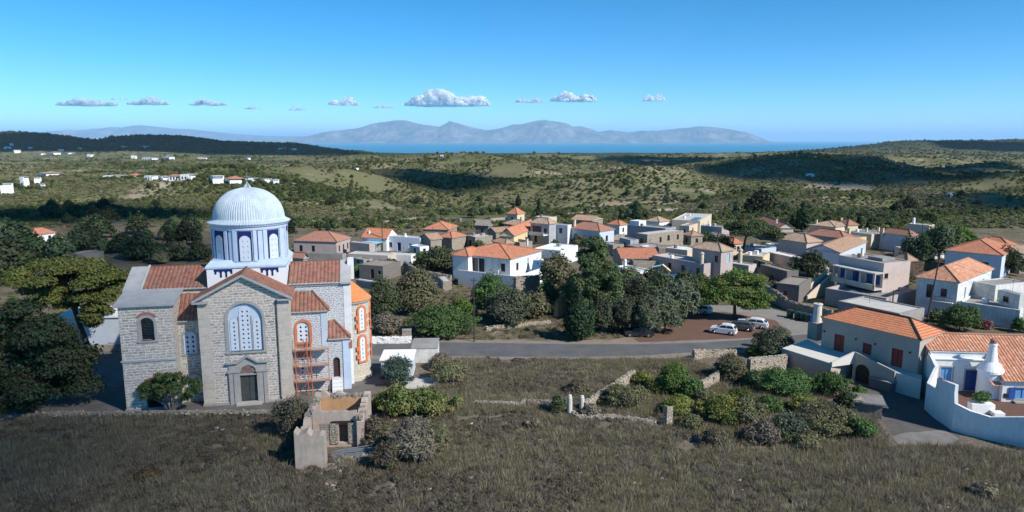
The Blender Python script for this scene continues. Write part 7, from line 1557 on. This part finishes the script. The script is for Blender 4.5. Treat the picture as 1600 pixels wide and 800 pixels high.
tag(scatter('plateau_scrub', np.stack([x, y, gz(x, y)-1], 1), np.random.choice([0,2,3], 3500), 1.5+2.2*np.random.rand(3500)**2, [o.copy() for o in mq]), 'scrub on the far right plateau')
maquis('left_field_scrub', 'low scrub in the shaded left fields', 1500, 100, 240, .0, .35, .9, 1, (-.80,-.40))
x = np.random.uniform(-60, 130, 2600); y = np.random.uniform(128, 238, 2600)
ok = (np.abs(x) < y*.78) & (fbm(x/14, y/14, 44, 4) > .0); x, y = x[ok], y[ok]
tag(scatter('village_weeds', np.stack([x, y, gz(x, y)-.1], 1), np.random.choice([1,2,2,4,5,0], len(x)), .22+.55*np.random.rand(len(x))**2, [o.copy() for o in mq]), 'low weeds and small shrubs between the village houses')
# ---------------------------------------------------------------- poles, wires
def pole(u, vb, vt, lab, r=.13, lean=0, mat='pole_wood', lamp=False, name='utility_pole'):
    p = gp(u, vb) if vb > 372 else hit(u, vb); h = (vb-vt)*p.y/1100*1.01; th = thing(name, lab, 'pole', p)
    mb = MB(); mb.tube((0,0,-.3), (lean,0,h), r, r*.7, 8); mb.build('shaft', mat, th)
    mb = MB(); mb.tube((lean-.35,0,h-.4),(lean+.35,0,h-.4),.05,.05,6)
    for x in (-.3, .3): mb.tube((lean+x,0,h-.4),(lean+x,0,h-.15),.05,.04,6)
    mb.build('crossarm', 'metal_dark', th)
    if lamp: mb = MB(); mb.box(lean-.1,lean+1.0,-.1,.1,h-.1,h+.02); mb.build('lamp', 'metal_grey', th)
    return p+Vector((lean,0,h-.3))
PT = {}
for k, a in dict(road=(741,534,430,'tall dark pole at the far edge of the road',.10,0,'metal_dark'), west=(598,392,346,'utility pole in front of the orange roof with pergola'), mid=(852,381,343,'utility pole before the balcony house'), yard=(994,434,417,'short pole beside the bougainvillea'), lean=(1110,427,357,'leaning utility pole rising from the long mauve house',.15,1.4), back=(1078,344,318,'utility pole behind the grey roof terrace'), pine=(1193,352,322,'utility pole left of the red brown roof'), right=(1373,392,352,'utility pole beside the yellow block'), garage=(1393,492,452,'short utility pole on the grey garage roof'), tall=(1447,506,396,'tall utility pole before the weathered white house',.14,1.1), bar=(803,466,432,'street lamp pole by the broken stone wall',.08,0,'metal_dark',True), far=(1440,372,345,'thin pole among the dark trees at the right back'), far2=(1388,350,338,'small pole at the edge of the back right field'), slope=(957,345,328,'utility pole behind the red brown roof')).items(): PT[k] = pole(*a)
def cable(a, b, lab, sag=.8, r=.018):
    mb = MB(); n = 10; pts = [Vector(a).lerp(Vector(b), i/n)-Vector((0,0,4*sag*(i/n)*(1-i/n))) for i in range(n+1)]
    for i in range(n): mb.tube(pts[i], pts[i+1], r, r, 4, False)
    tag(mb.build('power_cable', 'metal_dark'), lab, 'cable')
cable(PT['tall'], gp(1600,492,6), 'cable from the tall right pole down to the right edge', .6)
cable(PT['tall'], gp(1600,440,7), 'cable from the tall right pole to the orange hipped house', .5)
cable(PT['tall'], PT['right'], 'cable from the tall right pole back to the yellow block pole')
cable(PT['road'], PT['bar'], 'cable from the road pole to the street lamp pole')
cable(PT['bar'], PT['yard'], 'cable from the street lamp pole to the bougainvillea pole')
cable(PT['yard'], PT['lean'], 'cable from the bougainvillea pole to the leaning pole')
cable(PT['mid'], PT['slope'], 'cable behind the balcony house')
cable(PT['lean'], PT['pine'], 'cable crossing the flat topped pine')
# ---------------------------------------------------------------- cars, bins
def car(lab, u, v, yaw, paint, L=3.9, Hh=1.5, wag=False):
    th = thing('parked_car', lab, 'car', gp(u, v), yaw, 'cars on the red parking ground'); W_ = .84
    # lower body: side profile swept across with rounded shoulders
    k = L/3.9; rear = 1.90*k
    low = [(-1.95*k,.32),(-1.2*k,.24),(1.3*k,.24),(1.93*k,.34),(1.97*k,.62),(1.86*k,.86),(1.05*k,.99),(-rear*.97,1.0),(-1.97*k,.72)]
    mb = MB(); rings = []
    for y, s_, dz in ((-W_,.965,0.02),(-W_*.93,1.0,0),(W_*.93,1.0,0),(W_,.965,0.02)):
        rings.append([(p[0]*s_, y, p[1] if p[1] < .9 else p[1]-dz*2) for p in low])
    n = len(low)
    for r_ in rings: mb.v += r_
    for a in range(3): mb.f += [(a*n+i, a*n+(i+1) % n, (a+1)*n+(i+1) % n, (a+1)*n+i) for i in range(n)]
    mb.f += [tuple(range(n))[::-1], tuple(range(3*n, 4*n))]
    body = mb.build('body', paint, th, smooth=False)
    bx_ = (-1.93*k, -1.55*k, .30*k, 1.0*k) if not wag else (-1.85*k, -1.45*k, .25*k, .95*k)
    cab = [(bx_[0], .98), (bx_[3], .97), (bx_[2]-.1, Hh-.04), (bx_[2]-.7*k, Hh), (bx_[1]+.25, Hh-.05), (bx_[1], Hh-.2)]
    mb = MB(); m_ = len(cab)
    for y, s_ in ((-.79, 0), (-.60, 1), (.60, 1), (.79, 0)):
        for p in cab: mb.v.append((p[0], y if p[1] < 1.0 else math.copysign(.79-(.17 if s_ == 0 else .22)*(p[1]-.98)/(Hh-.98), y) if s_ == 0 else y, p[1] if s_ else min(p[1], Hh-.07)))
    for a in range(3): mb.f += [(a*m_+i, a*m_+(i+1) % m_, (a+1)*m_+(i+1) % m_, (a+1)*m_+i) for i in range(m_)]
    mb.f += [tuple(range(m_))[::-1], tuple(range(3*m_, 4*m_))]; mb.build('cabin', paint, th)
    # glazing
    for s_ in (-1, 1):
        for (xa, xb) in ((bx_[1]-.05, -.62*k), (-.56*k, .30*k)):
            y0, y1 = s_*.795, s_*.685; z0, z1 = 1.03, Hh-.13; xa2 = xa+.05 if xa > -1 else xa+.16; xb2 = xb-.02 if xb < .1 else xb-.18; xb = xb if xb < .1 else xb+.42
            MB().add([(xa,y0,z0),(xb,y0,z0),(xb2,y1,z1),(xa2,y1,z1)], [(0,1,2,3)]) if False else None
            mb = MB(); mb.add([(xa,y0,z0),(xb,y0,z0),(xb2,y1,z1),(xa2,y1,z1),(xa,y0-s_*.03,z0),(xb,y0-s_*.03,z0),(xb2,y1-s_*.03,z1),(xa2,y1-s_*.03,z1)], [(0,1,2,3),(7,6,5,4),(0,4,5,1),(1,5,6,2),(2,6,7,3),(3,7,4,0)]); mb.build('side_window', 'glass', th)
    mb = MB(); mb.add([(bx_[3]+.01,-.68,1.0),(bx_[3]+.01,.68,1.0),(bx_[2]-.07,.56,Hh-.06),(bx_[2]-.07,-.56,Hh-.06)], [(0,1,2,3)]); mb.v += [(x-.03,y,z-.02) for x,y,z in mb.v]; mb.f.append((7,6,5,4)); mb.build('windscreen', 'glass', th)
    mb = MB(); mb.add([(bx_[0]+.0,.62,1.04),(bx_[0]+.0,-.62,1.04),(bx_[1]-.03,-.55,Hh-.22),(bx_[1]-.03,.55,Hh-.22)], [(0,1,2,3)]); mb.v = [(x-.02,y,z) for x,y,z in mb.v]; mb.build('rear_window', 'glass', th)
    for xx in (-1.22*k, 1.25*k):
        for s_ in (-1, 1):
            mb = MB(); mb.tube((xx, s_*.62, .31), (xx, s_*.865, .31), .31, .31, 18); wq = mb.build('wheel', 'rubber', th)
            mb = MB(); mb.tube((xx, s_*.86, .31), (xx, s_*.885, .31), .19, .17, 12); mb.build('rim', 'rim', wq)
    for s_ in (-1, 1):
        MB().box(-2.0*k, -1.88*k, s_*.62-.14, s_*.62+.14, .68, .95).build('tail_light', 'lamp_red', th); MB().box(1.82*k, 1.94*k, s_*.58-.16, s_*.58+.16, .6, .76).build('headlight', 'lamp_clear', th)
        MB().box(.62*k, .78*k, s_*.92-.07, s_*.92+.07, .95, 1.08).build('mirror', paint, th)
    MB().box(-2.01*k,-1.93*k,-.26,.26,.45,.56).build('number_plate', 'lamp_clear', th)
    MB().box(-2.02*k,-1.90*k,-.74,.74,.28,.44).build('bumper', paint, th)
cy = R(152)
car('small white hatchback, nearest and leftmost of the three parked together', 1130, 521, cy, 'car_white', 3.7, 1.52)
car('grey saloon parked between the two white cars', 1155, 515, cy, 'car_grey', 4.2, 1.42)
car('larger white car, rightmost of the three parked together', 1175, 511, cy, 'car_white', 4.5, 1.5, True)
car('white car parked in tree shade at the back of the parking ground', 1092, 489, R(150), 'car_white', 4.0, 1.5)
car('dark car half hidden under the olive trees', 998, 525, R(175), 'car_dark', 4.2, 1.45)
for i, (u, v, m_, lab) in enumerate([(1234,493,'bin_green','green wheeled bin, first from the left of the row'),(1246,496,'bin_green','green wheeled bin, second of the row'),(1255,498,'bin_green','green wheeled bin, third of the row'),(1263,500,'bin_green','green wheeled bin just left of the blue one'),(1271,501,'bin_blue','blue recycling bin at the right end of the row')]):
    th = thing('wheeled_bin', lab, 'bin', gp(u, v+3), R(-20), 'bins in front of the curved wall')
    MB().prism([(-.5,-.4),(.5,-.4),(.5,.4),(-.5,.4)], .12, 1.05).build('body', m_, th); mb = MB(); mb.ext([(-.55,1.05),(.55,1.05),(.5,1.2),(0,1.3),(-.5,1.2)], -.45, .45); mb.build('lid', m_, th)
    for xx in (-.4, .4): mb = MB(); mb.tube((xx,-.4,.1),(xx,-.32,.1),.1,.1,8); mb.build('wheel', 'rubber', th)
# ---------------------------------------------------------------- clouds
m = bpy.data.materials.new('cloud'); m.use_nodes = True; t = m.node_tree; t.nodes.clear()
o_ = t.nodes.new('ShaderNodeOutputMaterial'); df = t.nodes.new('ShaderNodeBsdfDiffuse'); df.inputs[0].default_value = (1,1,1,1); tr = t.nodes.new('ShaderNodeBsdfTranslucent'); tr.inputs[0].default_value = (1,1,1,1)
tp_ = t.nodes.new('ShaderNodeBsdfTransparent'); mx = t.nodes.new('ShaderNodeMixShader'); mx.inputs[0].default_value = .55; lk(t, df.outputs[0], mx.inputs[1]); lk(t, tr.outputs[0], mx.inputs[2])
m2 = t.nodes.new('ShaderNodeMixShader'); lk(t, ramp(t, tex_noise(t, objvec(t), .004, 6, .7), [(.42, .0), (.56, .95)]), m2.inputs[0]); lk(t, tp_.outputs[0], m2.inputs[1]); lk(t, mx.outputs[0], m2.inputs[2]); lk(t, m2.outputs[0], o_.inputs['Surface'])
M['cloud'] = m
M['cloud_thin'] = m.copy(); M['cloud_thin'].name = 'cloud_thin'
for e_, v_ in zip([q for q in M['cloud_thin'].node_tree.nodes if q.type == 'VALTORGB'][0].color_ramp.elements, (0, .42)): e_.color = (v_, v_, v_, 1)
m = bpy.data.materials.new('cloud_dense'); m.use_nodes = True; t = m.node_tree; m.node_tree.nodes['Principled BSDF'].inputs['Base Color'].default_value = (.9,.9,.9,1)
M['cloud_dense'] = m
m = bpy.data.materials.new('cloud_veil'); m.use_nodes = True; t = m.node_tree; t.nodes.clear(); o_ = t.nodes.new('ShaderNodeOutputMaterial'); pv = t.nodes.new('ShaderNodeVolumePrincipled'); pv.inputs['Color'].default_value = (1,1,1,1); pv.inputs['Density'].default_value = .0045; lk(t, pv.outputs[0], o_.inputs['Volume'])
M['cloud_veil'] = m
ico = bpy.data.meshes.new('i'); import bmesh
bmx = bmesh.new(); bmesh.ops.create_icosphere(bmx, subdivisions=2, radius=1); iv = np.array([v_.co[:] for v_ in bmx.verts]); if_ = [tuple(v_.index for v_ in f_.verts) for f_ in bmx.faces]; bmx.free()
def cloud(name, label, c, w_, h_, d_, n, seed, flat=.25, puff=.16, mat='cloud'):
    r = np.random.RandomState(seed); mb = MB(); 
    for i in range(n):
        a = r.uniform(-1, 1); e = (1-a*a)**.6; s = w_*puff*(.35+.65*r.rand())*(.4+.6*e)
        x = a*w_/2; y = r.uniform(-1,1)*d_/2*e; z = r.rand()**1.4*h_*e*(.75+.35*math.sin(a*5+seed))
        q = iv*s*np.array([1,1,.62])*(1+.16*np.sin(iv[:,[1,2,0]]*6+i)); q[:,2] = np.maximum(q[:,2], -s*flat-z*.5)
        mb.add([(c[0]+x+v_[0], c[1]+y+v_[1], c[2]+z+v_[2]) for v_ in q], if_)
    return tag(mb.build(name, mat, smooth=True), label, 'cloud')
CL = [(700,166,126,20,'largest white cumulus above the middle of the far hills',44),(893,160,70,13,'white cumulus right of the largest one',26),(1017,160,34,12,'small round cumulus above the right end of the far hills',14),(543,166,48,11,'small cumulus left of the largest one',16),(245,165,64,10,'long thin cumulus above the dome, right half',22),(150,166,90,7,'long thin cumulus at the left, left half',24),(335,166,58,7,'thin flat cloud right of the dome',18),(472,174,28,9,'wispy small cloud, third from the largest',10),(826,162,44,8,'flat little cloud between the two bigger cumuli',14),(1063,163,8,4,'tiny cloud dot right of the small round cumulus',4),(200,158,26,6,'pale little cloud on top of the long left one',7),(402,172,30,5,'very thin cloud left of the wispy one',8),(604,170,34,5,'thin cloud streak just left of the largest cumulus',8)]
for i, (u, v, wq, hq, lab, n_) in enumerate(CL):
    D = 40000; s = D/1100; z = CAMZ+(219-v)*s
    cloud('cloud', lab, ((u-800)*s, D, z), wq*s, hq*s, wq*s*.45, n_*9, i+3, puff=.085, mat='cloud' if u in (700, 893, 543, 1017) else 'cloud_thin')
# clouds overhead, out of the frame, throwing their shade on the land
def overhead(lab, u0, u1, v0, v1, seed, z=2600, mat='cloud_dense'):
    um = (u0+u1)/2; f = lambda v: gp(um, v) if v > 372 else hit(um, v)
    a, b = f(v1), f(v0); g0 = (a+b)/2; k = (z-g0.z)/sdir.z; w_ = (u1-u0)*g0.y/1100
    cloud('cloud', lab, (g0.x+sdir.x*k, g0.y+sdir.y*k, z), w_, min(w_*.15, 120), max(b.y-a.y, 60), 170, seed, puff=min(.2, .4*(b.y-a.y)/w_+.03), mat=mat)
overhead('high cloud shading the left fields', -60, 330, 326, 350, 91)
overhead('high cloud shading the ground above the umbrella pine', 95, 330, 388, 414, 99)
overhead('high cloud shading the middle hill', 600, 800, 270, 305, 92)
overhead('high cloud shading the right ridge', 1130, 1640, 255, 280, 93)
overhead('high cloud shading the right valley', 1500, 1660, 305, 335, 94)
overhead('high cloud shading the far left hill', -150, 620, 214, 234, 95)
overhead('high cloud shading the far central slope', 890, 985, 240, 256, 96)
overhead('high cloud shading the far right plateau', 1480, 1640, 222, 236, 97)
overhead('long high cloud shading the land before the strait', 1000, 1300, 243, 249, 98)
overhead('thin high cloud dimming the sun over the church and the left field', -420, 420, 665, 860, 100, 2600, 'cloud_veil')
